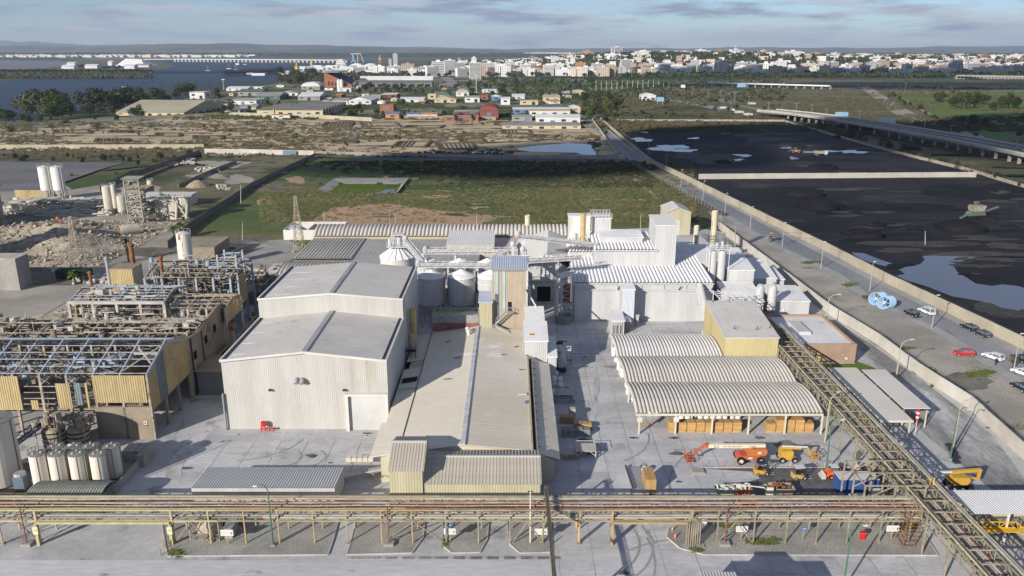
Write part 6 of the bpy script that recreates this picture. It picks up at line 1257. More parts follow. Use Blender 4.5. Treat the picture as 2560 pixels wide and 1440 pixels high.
for px,py,pc,k,a,w in((2316,784,WH,'suv',102,'white SUV driving on the street past the lamp'),(2280,790,BK,'sedan',-78,'black saloon car on the street left of white SUV'),(2421,824,BK,'hatch',100,'black car parked along wall, upper of two'),(2454,840,('graphite',(.03,.032,.038)),'hatch',100,'dark grey car parked along wall, lower of two'),(2408,889,RD,'hatch',172,'bright red hatchback parked on the dirt verge'),(2482,898,WH,'hatch',118,'white hatchback parked on pavement edge'),(2556,938,WH,'hatch',115,'white car cut by right picture edge'),(2552,975,BK,'hatch',100,'black car at right edge on worn verge'),(2552,903,BK,'sedan',100,'black car partly behind bare tree at right edge'),(452,538,DB,'hatch',70,'dark blue car on track by demolition site'),(1901,693,('graphite',(.03,.032,.038)),'hatch',90,'dark car in shade beside open white annex')):
 b=P(px,py);c=car(w,pc,k,None);c.location=(b[0],b[1],.09);c.rotation_euler[2]=math.radians(a)
def drum(px,py,label):
 b=P(px,py);t=thing('steel_duct_ring',label,'pipe section',(b[0],b[1],0));mbl=mat('light_blue_paint',(.30,.47,.68),(.40,.55,.70),scale=.6,grain=.08);v=[];n=28;ff=[]
 for yy,r in((-1.0,1.75),(1.0,1.75),(1.0,1.6),(-1.0,1.6)):v+=[(b[0]+r*math.cos(6.283*k/n)*.9+yy*.95,b[1]+yy*.35-r*math.cos(6.283*k/n)*.3,1.78+r*math.sin(6.283*k/n))for k in range(n)]
 for i in range(4):
  for k in range(n):j=(k+1)%n;i2=(i+1)%4;ff.append((i*n+k,i*n+j,i2*n+j,i2*n+k))
 MB().add(v,ff).build('shell',mbl,t)
 for k in range(6):a=k*1.047;MB().bar((b[0]-.6,b[1]-.22,1.78),(b[0]-.6+1.6*math.cos(a)*.9,b[1]-.22-1.6*math.cos(a)*.3,1.78+1.6*math.sin(a)),.12).build('spoke',mbl,t)
 MB().tube([(b[0]-.8,b[1]-.3,1.78),(b[0]-.3,b[1]-.1,1.78)],.35,12).build('hub',m_trim,t)
drum(2193,762,'rear light blue steel ring with spokes on verge');drum(2214,772,'front light blue steel ring with spokes on verge')

def vb(name,label,cat,px,py,rz=0,z=.09,sc_=1):b=P(px,py);t=thing(name,label,cat,(0,0,0),local=True);t.location=(b[0],b[1],z);t.rotation_euler[2]=rz;t.scale=(sc_,)*3;return t
m_or=mat('orange_paint',(.50,.165,.05),(.42,.14,.05),scale=1,grain=.06,rough=.4);m_ro=mat('red_orange_paint',(.46,.11,.06),grain=.06,rough=.4);m_cr=mat('cream_boom_paint',(.66,.60,.46),(.6,.54,.42),grain=.05);m_ye=mat('machine_yellow',(.56,.33,.05),(.46,.28,.06),scale=1,grain=.08,rough=.4)
def cage(par,x,z,m,w=.9,name='basket',y=0):
 c=MB()
 for a in(-w,w):
  for b_ in(-.5,.5):c.bar((x+b_,y+a,z),(x+b_,y+a,z+1.1),.07)
  for zz in(.05,.55,1.1):c.bar((x-.5,y+a,z+zz),(x+.5,y+a,z+zz),.06)
 for b_ in(-.5,.5):
  for zz in(.05,.55,1.1):c.bar((x+b_,y-w,z+zz),(x+b_,y+w,z+zz),.06)
 c.box(x-.5,x+.5,y-w,y+w,z,z+.06);return c.build(name,m,par)
t=vb('boom_lift','large orange boom lift with long cream boom','boom lift',1871,1153)
MB().prism([(-2.1,.7),(2.1,.7),(2.1,1.2),(1.2,1.45),(-1.6,1.45),(-2.1,1.2)],1,-1.0,1.0).build('chassis',m_ro,t)
MB().prism([(-.6,1.5),(2.3,1.5),(2.6,2.0),(2.5,2.6),(.2,2.6),(-.6,2.2)],1,-1.15,-.35).prism([(-.6,1.5),(2.3,1.5),(2.6,2.0),(2.5,2.5),(.2,2.5),(-.6,2.1)],1,.35,1.15).build('turntable',m_or,t)
for x in(-1.6,1.6):
 for y in(-1.2,1.2):wheel(t,x,y,.62,.45,rim=m_cr)
MB().bar((2.5,0,2.75),(-6.8,0,2.75),.55,.6).build('boom',m_cr,t);MB().bar((-6.7,0,2.75),(-7.4,0,2.9),.5,.6).bar((-7.3,0,2.9),(-8.8,0,1.6),.3,.35).bar((-8.8,0,1.6),(-9.1,0,.8),.25,.3).build('jib',m_ro,t)
cage(t,-9.9,.35,m_ro,1.2);MB().box(1.0,1.6,-1.17,-1.155,1.85,2.2).box(-.4,.3,-1.02,-1.005,.85,1.15).build('decal',m_trim,t)
def text(par,s,x,y,z,size,m,rot=(math.pi/2,0,0),sx=1):
 cu=bpy.data.curves.new('lettering','FONT');cu.body=s;cu.size=size;cu.extrude=.008;tmp=bpy.data.objects.new('tmp',cu);COL.objects.link(tmp)
 dg=bpy.context.evaluated_depsgraph_get();me=bpy.data.meshes.new_from_object(tmp.evaluated_get(dg));bpy.data.objects.remove(tmp)
 me.materials.append(m);o=bpy.data.objects.new('lettering',me);COL.objects.link(o);o.parent=par;o.location=(x,y,z);o.rotation_euler=rot;o.scale=(sx,1,1);return o
text(t,'JLG',-5.9,-.29,2.58,.5,mat('dark_letters',(.03,.03,.03),grain=0),sx=1.1);text(t,'ULTRA BOOM',-4.5,-.29,2.6,.42,mat('grey_letters',(.16,.15,.14),grain=0),sx=1.15);text(t,'1350SJP',-.4,-.29,2.6,.42,mat('grey_letters',(.16,.15,.14)),sx=1.0)
t=vb('boom_lift','smaller yellow articulated lift facing right','boom lift',1966,1152)
MB().box(-1.2,1.2,-.8,.8,.5,.95).build('chassis',m_ye,t);MB().prism([(-1.2,1),(.6,1),(.8,1.5),(.6,2.1),(-1.1,2.1)],1,-.9,.9).build('turntable',m_ye,t)
for x in(-1,1):
 for y in(-.95,.95):wheel(t,x,y,.48,.35,rim=m_rim)
MB().bar((-1.1,0,2.35),(2.3,0,2.2),.3,.35).build('boom',m_ye,t);MB().bar((-1.0,0,2.6),(3.2,0,2.45),.2,.22).build('upper_boom',m_trim,t);MB().bar((3.2,0,2.4),(3.9,0,.9),.2,.25).build('jib',m_ye,t);cage(t,4.4,.5,m_ye,.8)
t=vb('boom_lift','yellow telescopic lift right of the side rack','boom lift',2392,1222,.1)
MB().box(-1.5,1.5,-.9,.9,.5,1).build('chassis',m_gut,t);MB().prism([(-1.2,1.05),(1.0,1.05),(1.4,1.6),(1.2,2.2),(-1.4,2.4)],1,-.9,.9).build('turntable',m_ye,t)
for x in(-1.2,1.3):
 for y in(-1,1):wheel(t,x,y,.55,.4,rim=m_rim)
MB().bar((-4.2,0,3.0),(-1,0,2.9),.3).build('inner_boom',m_trim,t);MB().bar((-1.4,0,2.9),(3.4,0,3.0),.45,.45).build('boom',m_ye,t);MB().bar((3.3,0,2.9),(3.2,0,1.3),.35).bar((3.2,0,1.4),(1,0,2.1),.25).build('riser',m_ye,t)

def fork(label,px,py,m,rz=0,roof=m_trim):
 t=vb('forklift',label,'forklift',px,py,rz);MB().prism([(-1.2,.3),(.7,.3),(.7,.7),(-.2,.9),(-1.25,1.15)],1,-.55,.55).build('body',m,t)
 for x,r in((-.8,.28),(.6,.36)):
  for y in(-.5,.5):wheel(t,x,y,r,.25)
 g=MB()
 for x in(-.9,.4):
  for y in(-.48,.48):g.bar((x,y,.9),(x+.1,y,2.1),.07)
 g.build('cab_frame',m_gut,t);MB().box(-.95,.6,-.52,.52,2.1,2.16).build('cab_roof',roof,t)
 for y in(-.3,.3):MB().bar((.95,y,.1),(.95,y,2.3),.1).build('mast',m_gut,t);MB().bar((1.0,y,.12),(2.0,y,.12),.12,.05).build('fork',m_steel,t)
 MB().box(-.6,-.1,-.3,.3,.95,1.35).build('seat',m_dark,t)
fork('yellow forklift under the orange boom lift wheels',1904,1187,m_ye,.05,m_gut);fork('ochre forklift with white roof left of skid steer',1998,1198,mat('old_ochre',(.50,.34,.12),grain=.15),.1)
t=vb('skid_steer','bright orange skid steer loader with grey bucket','skid steer',2082,1194,math.pi);mo=mat('bright_orange',(.72,.13,.02),grain=.05)
MB().prism([(-1.2,.35),(1.0,.35),(1.1,.9),(.2,1.1),(-1.2,1.35)],1,-.6,.6).build('body',mo,t)
for x in(-.65,.55):
 for y in(-.75,.75):wheel(t,x,y,.38,.28,rim=mo)
MB().box(-.5,.5,-.5,.5,1.1,1.95).build('cab',m_auto,t);MB().box(-.6,.6,-.55,.55,1.96,2.05).build('cab_roof',m_trim,t)
for y in(-.68,.68):MB().bar((-1.1,y,1.5),(.9,y,1.0),.12,.2).bar((.9,y,1.0),(1.4,y,.4),.12,.18).build('lift_arm',mo,t)
MB().prism([(1.4,.1),(2.1,.1),(1.9,.4),(1.5,.9)],1,-.85,.85).build('bucket',m_pale,t)
t=vb('loader_bucket','detached beige loader bucket on the tarmac','bucket',2147,1192);MB().prism([(-.9,.05),(.7,.05),(.2,.9),(-.2,1.8),(-.5,1.2)],1,-.9,.9).build('bucket',m_cream,t)
t=vb('cab_frame','beige tubular cab frame lying beside loader bucket','cab frame',2172,1192);g=MB()
for y in(-.8,.8):
 g.bar((-.9,y,0),(-.6,y,1.8),.14).bar((-.6,y,1.8),(.6,y,1.8),.14).bar((.6,y,1.8),(1,y,0),.14).bar((-.9,y,.9),(1,y,.9),.12)
g.bar((-.6,-.8,1.8),(-.6,.8,1.8),.14).bar((.6,-.8,1.8),(.6,.8,1.8),.14).bar((1,-.8,.1),(1,.8,.1),.14).build('frame',m_cream,t);MB().box(-.7,.7,-.85,.85,1.82,1.9).build('roof',m_cream,t)

t=thing('shipping_container','blue corrugated container with pale ribbed roof behind rack','container',(52.5,109.2,0));mcb=mat('container_blue',(.03,.07,.22),(.04,.09,.26),grain=.1,scale=1)
MB().box(49.6,55.5,107.4,109.9,.2,2.6).build('body',mcb,t)
for k in range(26):MB().box(49.7+k*.225,49.82+k*.225,107.32,107.395,.25,2.5).build('wall_rib',mcb,t)
ribroof(t,49.5,55.6,.3,[(107.3,2.65),(110,2.65)],m_ribl,.05,flat=True)
t=thing('utility_cabinet','white utility cabinet at right end of blue container','cabinet',(54.6,105.5,0));MB().box(53.9,55.3,105,106.3,0,1.9).build('cabinet',m_trim,t)
t=thing('utility_cabinet','low white cabinet in front of blue container','cabinet',(51.5,105.6,0));MB().box(50.6,52.7,105,106.3,0,1.1).build('cabinet',m_trim,t)

def skip(px,py,m,label,junk,seed,w=2.6):
 b=P(px,py);x,y=b[0],b[1];t=thing('skip',label,'skip',(x,y,0));v=[(-w*.36,-.75,.05),(w*.36,-.75,.05),(w*.36,.75,.05),(-w*.36,.75,.05),(-w/2,-.95,1.4),(w/2,-.95,1.4),(w/2,.95,1.4),(-w/2,.95,1.4)]
 MB().add([(x+a,y+b_,c)for a,b_,c in v],[(0,3,2,1),(0,1,5,4),(1,2,6,5),(2,3,7,6),(3,0,4,7)]).build('body',m,t)
 for s in(-.96,.96):MB().bar((x-w/2,y+s,1.42),(x+w/2,y+s,1.42),.1).build('rim',m,t)
 tangle(t,x-w*.42,x+w*.42,y-.6,y+.6,.9,1.7,22,junk,seed,1.0,.12,name='rubbish')
skip(1812,1240,mat('sage_paint',(.34,.38,.30),grain=.12),'sage green skip of white sacks left of orange skip',m_trim,81,3.2);skip(1853,1238,m_or,'orange skip heaped with white rubbish behind rack',m_trim,82,2.8);skip(1868,1262,m_ro,'red-orange skip half hidden under rack pipes',m_trim,83,2.4);skip(1952,1236,m_wst,'rusty skip overflowing with scrap metal',m_rust,84,3.6);skip(1926,1240,mat('sage_paint',(.34,.38,.30)),'green skip end beside the scrap metal skip',m_rust,85,1.8)
t=thing('steel_beam','cream crossbar pole lying above orange skip','beam',(36,106,0));MB().bar((33.6,107.5,1.9),(38,106.8,1.7),.14).bar((38.6,106,0),(38.6,106,2.2),1.0,.2).build('beam',m_post,t)

t=vb('loading_ramp','long grey loading ramp with tyre-edge rails behind rack','ramp',1592,1204,0)
MB().prism([(-4.2,.9),(4.2,.2),(4.2,.05),(-4.2,.05)],0,-1.2,1.2).build('deck',m_steel,t)
for s in(-1.25,1.25):
 for k in range(7):MB().box(s-.08,s+.08,-4+k*1.2,-3.2+k*1.2,.95-k*.1,1.25-k*.1).build('rail_block',m_gut,t)
m_card=mat('brown_card',(.42,.27,.13),(.36,.23,.11),scale=1.2,grain=.12,rnd=.08);m_pal=mat('pallet_wood',(.50,.31,.13),(.42,.25,.10),scale=1.5,grain=.15,rnd=.12)
t=vb('lorry_load','tall brown strapped crate load on flat trolley by ramp','crate load',1621,1222);MB().box(-.8,.8,-2,2,.3,.6).build('trolley',m_rp[0],t)
for k in range(3):
 for j in range(2):MB().box(-.78+.8*j,-.02+.8*j,-1.95+k*1.3,-.7+k*1.3,.61,2.6).build('crate',m_card,t)
for x in(-.6,.6):
 for y in(-1.6,1.6):wheel(t,x,y,.2,.15)
m_bag=mat('white_big_bag',(.70,.70,.69),(.60,.60,.60),scale=1,grain=.06,bump=.08,bs=2.5)
bagm=MB();bagm.lathe([(.35,.02),(.52,.12),(.56,.5),(.55,.85),(.42,1.05),(.15,1.12)],0,0,12)
bag0=None
def bag(x,y,z,label,grp):
 global bag0
 if bag0 is None:
  bag0=bagm.build('big_bag',m_bag,smooth=True);o=bag0
 else:o=bag0.copy();COL.objects.link(o)
 o.location=(x,y,z);o.rotation_euler[2]=R_.uniform(0,3);o.scale=(1,1,R_.uniform(.9,1.08));chk(label,grp);o['label']=label;o['category']='bulk bag';o['group']=grp
b=P(1612,1183);bag(b[0],b[1],.05,'single white bulk bag behind the brown crate load','loose bulk bags')
gb='white bulk bags under the arched canopy'
for px,py,n in((1530,890,2),(1543,925,2),(1552,943,2),(1563,968,1),(1537,905,1),(1566,985,2),(1578,1002,2)):
 for k in range(n):b=P(px,py);bag(b[0]+.4,b[1],k*1.05,'%s white bulk bag at canopy left side, %s spot counting toward viewer'%(('lower','upper')[k],{890:'first',905:'second',925:'third',943:'fourth',968:'fifth',985:'sixth',1002:'seventh'}[py]),gb)
for i in range(10):
 for k in range(2):bag(31+i*1.15,133.5,k*1.05,'%s white bulk bag from left, %s layer, behind canopy pallets'%(('first','second','third','fourth','fifth','sixth','seventh','eighth','ninth','tenth')[i],('lower','upper')[k]),gb)
for i in range(3):bag(25.5+i*1.2,135,0,('left','middle','right')[i]+' white bulk bag on floor near two-sign canopy post',gb)
gs2='white bulk bags along the long shed'
for px,py,n in((1382,920,2),(1385,950,2),(1390,940,1),(1384,965,2),(1399,955,1),(1380,985,1),(1400,968,1)):
 for k in range(n):b=P(px,py);bag(b[0],b[1],k*1.05,'%s shaded bulk bag beside lean-to, %s spot counting toward viewer'%(('lower','upper')[k],{920:'first',940:'second',950:'third',955:'fourth',965:'fifth',968:'sixth',985:'seventh'}[py]),gs2)
for px,w in((1640,'left'),(1940-2,'right')):pass
for px,py,w in((1689,1308,'left'),(1764,1308,'right')):b=P(px,py);bag(b[0],b[1],.1,w+' white bulk bag under rack near gravel corner','bags under the rack')

def pstack(x,y,nx_,ny_,nz_,label,s=.95,h=.16,m=m_pal,grp='pallet stacks under the arched canopy'):
 t=thing('pallet_stack',label,'pallet stack',(x,y,0),group=grp)
 for i in range(nx_):
  for j in range(ny_):
   k=0;z=0
   hh=h*nz_*(1-.08*((i+j)%2));
   n=5
   for q_ in range(n):MB().box(x+i*s,x+i*s+s*.95,y+j*s,y+j*s+s*.95,hh*q_/n+.015,hh*(q_+1)/n-.01).build('crate',m,t)
for i in range(8):pstack(27.7+i*1.62,128.2,1,1,12,('first','second','third','fourth','fifth','sixth','seventh','eighth')[i]+' ochre crate stack from left at canopy front',s=1.55)
for i in range(5):pstack(45.0+i*1.68,128.2,1,1,15-(i in(0,4))*4,('first','second','third','fourth','fifth')[i]+' stack in right group of ochre slatted crates',s=1.6)
t=thing('lone_pallet','single wooden pallet lying on yard at canopy front left','pallet',P(1615,1062));b=P(1615,1062)
for k in range(5):MB().box(b[0]-.6,b[0]+.6,b[1]-.5+k*.22,b[1]-.38+k*.22,.12,.16).build('slat',m_pal,t)

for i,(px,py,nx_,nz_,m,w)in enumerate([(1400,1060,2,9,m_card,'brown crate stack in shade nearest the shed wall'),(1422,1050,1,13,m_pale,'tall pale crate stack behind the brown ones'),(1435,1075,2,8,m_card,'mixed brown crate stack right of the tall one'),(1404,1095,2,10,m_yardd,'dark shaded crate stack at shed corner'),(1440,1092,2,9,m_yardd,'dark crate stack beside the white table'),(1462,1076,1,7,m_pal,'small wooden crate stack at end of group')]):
 b=P(px,py);pstack(b[0],b[1],nx_,1,nz_,w,s=1.25,m=m,grp='crate stacks beside the long shed')
t=vb('steel_table','white-topped steel table with braced legs beside crate stacks','table',1463,1138);MB().box(-1.7,1.7,-1.4,1.4,1.3,1.42).build('top',m_pale,t);g=MB()
for x in(-1.6,1.6):
 for y in(-1.3,1.3):g.bar((x,y,0),(x,y,1.3),.14)
 g.bar((x,-1.3,1.9),(x,1.3,1.9),.07)
g.bar((-1.6,1.3,1.9),(1.6,1.3,1.9),.07).bar((-1.6,-1.3,.5),(-.6,-1.3,1.3),.1).bar((1.6,-1.3,.5),(.6,-1.3,1.3),.1).build('leg_frame',m_post,t)
plainbox('low_workbench','low grey workbench left of the white-topped table','bench',8.0,10.6,118.4,120.4,1.0,1.0,m_wst,m_pale,clads=False,th=.1,ov=.05)

t=thing('tanker','silver dust-covered tanker trailer parked in the shaded alley','tanker',(10.6,160,0));mt_=mat('dull_silver_tank',(.42,.43,.45),(.34,.35,.37),scale=.6,grain=.1,rough=.4)
MB().tube([(10.3,154.6,2.2),(10.3,155.3,2.2),(10.1,163,2.2),(10.05,163.8,2.2)],[.7,1.25,1.25,.7],20).build('tank',mt_,t)
for y in(155.8,157,160.5):
 for x in(9.4,11.1):o=MB().tube([(x-.15,y,.5),(x+.15,y,.5)],.5,14).build('wheel',m_tyre,t)
MB().box(9.5,10.9,154.5,163.5,.8,1.0).build('chassis',m_gut,t)
for y in(156,159,162):MB().lathe([(.35,3.4),(.35,3.65)],10.2,y,12).build('hatch',m_trim,t)
MB().box(9.1,11.2,164.5,166.3,.5,3).build('cab',m_gut,t)
for sx,sy,ln,w in((14,143,3,'stack of dark timber planks beside shaded alley'),):
 t=thing('timber_stack',w,'timber',(8.8,142,0))
 for k in range(6):MB().box(8.2,11.8,140+k*.5,140.4+k*.5,0,.3+(k%2)*.3).build('plank',m_yardd,t)

t=thing('low_conveyor','low white conveyor with ochre legs left of shed tower','conveyor',(-22,113,0));MB().bar((-27.5,111.5,.7),(-18,114,1.4),1.3,.2).build('belt',m_steel,t)
for k in range(4):MB().bar((-26.6+k*2.4,110.9+k*.6,0),(-26.6+k*2.4,110.9+k*.6,.9+k*.15),.12).build('leg',m_rp[2],t)
MB().bar((-27.5,110.8,.95),(-18,113.3,1.65),.12).build('guide_rail',m_trim,t)
t=thing('trough','pale divided feeding trough left of the long shed','trough',(-24.5,117,0))
for k in range(5):MB().box(-27+k*.9,-26.2+k*.9,116.6,117.6,.6,1.3).build('tray',m_post,t)
MB().bar((-26.5,117,0),(-26.5,117,.6),.12).bar((-23.3,117,0),(-23.3,117,.6),.12).build('leg',m_steel,t)
t=thing('scissor_frame','white sheeted scissor frame against warehouse corner by roller door','scissor lift',(-21.3,127.5,0));MB().bar((-21.8,127,.5),(-20.6,127.6,4.5),.08).bar((-20.8,127,.5),(-19.8,127.6,4.5),.08).bar((-21.8,127,.5),(-20.8,127,.5),.1).bar((-20.6,127.6,4.5),(-19.8,127.6,4.5),.1).build('frame',m_rp[2],t)
t=thing('corner_ramp','small ribbed white awning behind rack beside shed tower','awning',(-20,104,0));ribroof(t,-21.6,-18.4,.35,[(101.5,1.9),(105,1.5)],m_ribl,.06,flat=True);MB().bar((-21.4,101.7,0),(-21.4,101.7,1.9),.1).bar((-18.6,101.7,0),(-18.6,101.7,1.9),.1).build('post',m_steel,t)

t=vb('screening_machine','green mobile screening plant with conveyors on coal','screener',2437,545,.25,z=.1,sc_=1.05);mgr=mat('machine_green',(.10,.15,.13),(.13,.12,.09),grain=.15)
MB().prism([(-4,1),(4,1),(3,2.6),(-3,2.6)],1,-1.2,1.2).build('chassis',mgr,t);MB().bar((2,0,1.8),(9,-1,4),1,.4).bar((-2,0,2),(-8,-1.5,.6),1,.4).build('conveyor',mgr,t);MB().prism([(-2,2.7),(2.6,2.7),(3.4,4.6),(-2.8,4.4)],1,-1.4,1.4).build('hopper',m_wst,t)
for x in(-2.5,2):MB().prism([(x-1.6,.05),(x+1.6,.05),(x+1.9,.5),(x+1.5,.95),(x-1.5,.95),(x-1.9,.5)],1,-1.7,-1.2).build('track',m_tyre,t)
def loader(px,py,label,rz,m=mat('dusty_digger',(.30,.19,.08),(.22,.15,.08),grain=.2)):
 t=vb('wheel_loader',label,'wheel loader',px,py,rz,z=.1);MB().prism([(-3.2,.8),(.4,.8),(.6,1.8),(-3,2.1)],1,-1.1,1.1).build('body',m,t);MB().box(-.9,.5,-.8,.8,2,3.2).build('cab',m_auto,t);MB().box(-1,.6,-.9,.9,3.22,3.32).build('cab_roof',m,t)
 for x in(-2.2,1.6):
  for y in(-1.2,1.2):wheel(t,x,y,.8,.5,rim=m)
 for y in(-.7,.7):MB().bar((.5,y,1.8),(3.4,y,1.6),.25,.35).build('lift_arm',m,t)
 MB().prism([(3.2,.5),(4.6,.4),(4.4,1.0),(3.4,2.1)],1,-1.5,1.5).build('bucket',m_gut,t)
loader(2440,524,'ochre wheel loader with raised bucket behind screener',.3);loader(1987,383,'ochre wheel loader among puddles far in coal yard',3.0)
t=vb('tipper_lorry','white-cabbed tipper lorry beside puddle in coal yard','lorry',2051,389,0);MB().box(2.2,4,-1.1,1.1,.8,3).build('cab',m_trim,t);MB().prism([(-4,1.3),(2,1.3),(2,2.8),(-4.2,3.1)],1,-1.2,1.2).build('tipper_body',m_wst,t)
for x in(-3,-1.8,3):
 for y in(-1,1):wheel(t,x,y,.5,.3)
t=vb('excavator','orange excavator digging inside the rubble heap','excavator',166,582,2.6,z=.5);mo2=mat('digger_orange',(.45,.14,.06),grain=.15)
MB().prism([(-2,1),(1.2,1),(1.2,2.2),(-2,2.4)],1,-1.3,1.3).build('body',mo2,t);MB().box(0,1.3,.1,1.2,2.2,3.2).build('cab',m_auto,t);MB().bar((1,0,2),(4.5,0,5),.45,.6).bar((4.5,0,5),(6.5,0,1.2),.35,.5).build('arm',mo2,t);MB().prism([(6,.3),(7.2,.4),(6.8,1.3)],1,-.7,.7).build('bucket',m_gut,t)
for y in(-1.2,1.2):MB().prism([(-2.2,.05),(2,.05),(2.3,.5),(1.9,.95),(-2.1,.95),(-2.5,.5)],1,y-.3,y+.3).build('track',m_tyre,t)
t=thing('kiosk','small yellow kiosk at street junction beside coal wall','kiosk',P(1624,409));b=P(1624,411);MB().box(b[0]-1.4,b[0]+1.6,b[1],b[1]+3,0,2.9).build('wall',mat('kiosk_yellow',(.58,.44,.18),grain=.08),t);MB().box(b[0]-1.6,b[0]+1.8,b[1]-.2,b[1]+3.2,2.91,3.1).build('roof',m_conc,t)

t=thing('drain_channel','curved open drain channel with metal posts on right yard','drain',P(2385,1140))
for k,(px,py)in enumerate(((2375,1118),(2382,1130),(2387,1142),(2388,1154))):b=P(px,py);MB().box(b[0]-.5,b[0]+.5,b[1]-.8,b[1]+.8,.03,.35-.02*k).build('kerb_block',m_gut,t)

def person(px,py,label,vest,z=.05):
 b=P(px,py);x,y=b[0],b[1];me=bpy.data.meshes.new('person')
 J=[((0,0,.95),.15),((0,0,1.2),.17),((0,0,1.45),.18),((0,0,1.56),.06),((0,0,1.7),.11),((.1,0,.5),.075),((.12,.06,.06),.06),((-.1,.05,.5),.075),((-.14,-.05,.06),.06),((.22,0,1.42),.06),((.27,.03,1.15),.05),((.25,-.08,.92),.04),((-.22,0,1.42),.06),((-.27,-.02,1.15),.05),((-.24,-.12,.93),.04),((.12,-.1,.04),.05),((-.14,-.2,.04),.05)]
 E_=[(0,1),(1,2),(2,3),(3,4),(0,5),(5,6),(0,7),(7,8),(2,9),(9,10),(10,11),(2,12),(12,13),(13,14),(6,15),(8,16)]
 me.from_pydata([j[0]for j in J],E_,[]);o=bpy.data.objects.new('person',me);COL.objects.link(o);md=o.modifiers.new('skin','SKIN');sv=me.skin_vertices[0].data
 for i,j in enumerate(J):sv[i].radius=(j[1],j[1]*.8)
 sv[0].use_root=True;sd=o.modifiers.new('sub','SUBSURF');sd.levels=1;sd.render_levels=1;me.materials.append(mat('dark_workwear',(.03,.035,.05),grain=.1));o.location=(x,y,z);tag(o,label,'person')
 v=MB();v.lathe([(.2,1.0),(.24,1.2),(.24,1.4),(.16,1.48)],0,0,12);c=v.build('vest',vest,None);c.parent=o
 h=MB().lathe([(.13,1.74),(.13,1.8),(.05,1.87)],0,0,12).build('helmet',m_trim,None);h.parent=o
hv=mat('hi_vis_yellow',(.6,.75,.03),grain=0)
person(1539,825,'worker in yellow vest at the slatted hut front',hv);person(1697,1045,'worker in yellow vest under the arched canopy',hv);person(1810,588,'person in yellow vest beside perimeter wall behind plant',hv);person(2488,914,'pedestrian in dark clothes by the white hatchback',mat('dark_jacket',(.04,.045,.06),grain=.1))
# ================================================================ FAR
ORDN=lambda n:'%d%s'%(n,'th' if 10<=n%100<=20 else{1:'st',2:'nd',3:'rd'}.get(n%10,'th'))
# ---- trees
m_lf=[mat('dark_leaves',(.030,.045,.018),(.055,.070,.028),scale=.5,grain=.35,gs=1.5,rnd=.2),mat('olive_leaves',(.085,.088,.045),(.055,.062,.03),scale=.5,grain=.35,gs=1.5,rnd=.2),mat('green_leaves',(.060,.090,.022),(.095,.12,.03),scale=.5,grain=.35,gs=1.5,rnd=.2),mat('brown_twigs',(.10,.075,.055),(.065,.05,.038),scale=.5,grain=.35,gs=1.5,rnd=.2)]
m_trunk=mat('bark',(.14,.11,.08),(.09,.07,.05),grain=.2)
def crown(seed,n,shape,leaf):
 q=random.Random(seed);V=[];FF=[];L_=[]
 for _ in range(9):a=q.uniform(0,6.28);r=q.uniform(0,.32);L_.append((r*math.cos(a),r*math.sin(a),q.uniform(*((.34,.78)if shape!='bush' else(.15,.55))),q.uniform(.18,.30)))
 if shape=='tall':L_=[(q.uniform(-.13,.13),q.uniform(-.13,.13),.3+.065*i,q.uniform(.12,.2))for i in range(10)]
 for _ in range(n):
  cx,cy,cz,R=q.choice(L_);d=Vector((q.gauss(0,1),q.gauss(0,1),q.gauss(0,1))).normalized()*R*q.uniform(.6,1.02);c=Vector((cx,cy,cz))+d
  u=Vector((q.gauss(0,1),q.gauss(0,1),q.gauss(0,1))).normalized();w=u.cross(d.normalized()+Vector((.01,.3,.1))).normalized();s=leaf*q.uniform(.6,1.3);o=len(V)
  V+=[c-u*s,c+w*s*.7,c+u*s,c-w*s*.7];FF.append((o,o+1,o+2,o+3))
 return[(v.x,v.y,max(.03,v.z))for v in V],FF
TREES={}
def treeproto(kind,mi,shape,n,leaf,name='tree'):
 e=bpy.data.objects.new(name,None);tr=MB().tube([(0,0,0),(.02,0,.3),(.0,.02,.55)],[.035,.025,.012],6)
 for k in range(4):a=k*1.6+.4;tr.tube([(.01,0,.28+.05*k),(.16*math.cos(a),.16*math.sin(a),.52+.05*k)],[.015,.006],5)
 vs_,fs_=crown(kind*7+3,n,shape,leaf);cm=bpy.data.meshes.new('crown');cm.from_pydata(vs_,[],fs_);cm.materials.append(m_lf[mi])
 tm=bpy.data.meshes.new('trunk');tm.from_pydata(tr.v,[],tr.f);tm.materials.append(m_trunk);TREES[kind]=(name,cm,tm)
for k,(mi,sh,n,lf)in enumerate([(0,'round',1300,.042),(1,'round',1300,.04),(2,'round',1200,.042),(0,'tall',800,.032),(1,'tall',700,.033),(3,'bush',600,.03),(2,'bush',600,.042),(0,'bush',600,.042)]):treeproto(k,mi,sh,n,lf)
KN=['dark green round','olive grey spreading','fresh green round','dark upright','olive upright','brown bare-twigged','low green bushy','low dark bushy']
def tree(x,y,h,kind,label,grp,w=None,z=0):
 w=h*1.5 if 'riverbank' in label and kind<3 else w
 nm,cm,tm=TREES[kind];e=bpy.data.objects.new(nm if kind<5 else 'shrub',None);COL.objects.link(e);e.location=(x,y,z);w=w or h*R_.uniform(1.05,1.4);e.scale=(w,w,h);e.rotation_euler[2]=R_.uniform(0,6.28)
 for n_,m_ in(('crown',cm),('trunk',tm)):o=bpy.data.objects.new(n_,m_);COL.objects.link(o);o.parent=e
 chk(label,grp);e['label']=label;e['category']='tree' if kind<5 else 'shrub';e['group']=grp
def trees_px(lst,grp,where):
 lst=sorted(lst)
 for i,(px,py,hp,k)in enumerate(lst):
  b=P(px,py);s=math.hypot(b[1],H)/F*1.03;tree(b[0],b[1],hp*s*(1.15 if 'riverbank' in where else 1),k,'%s %s, %s from left %s'%(KN[k],'tree' if k<5 else 'shrub',ORDN(i+1),where),grp)
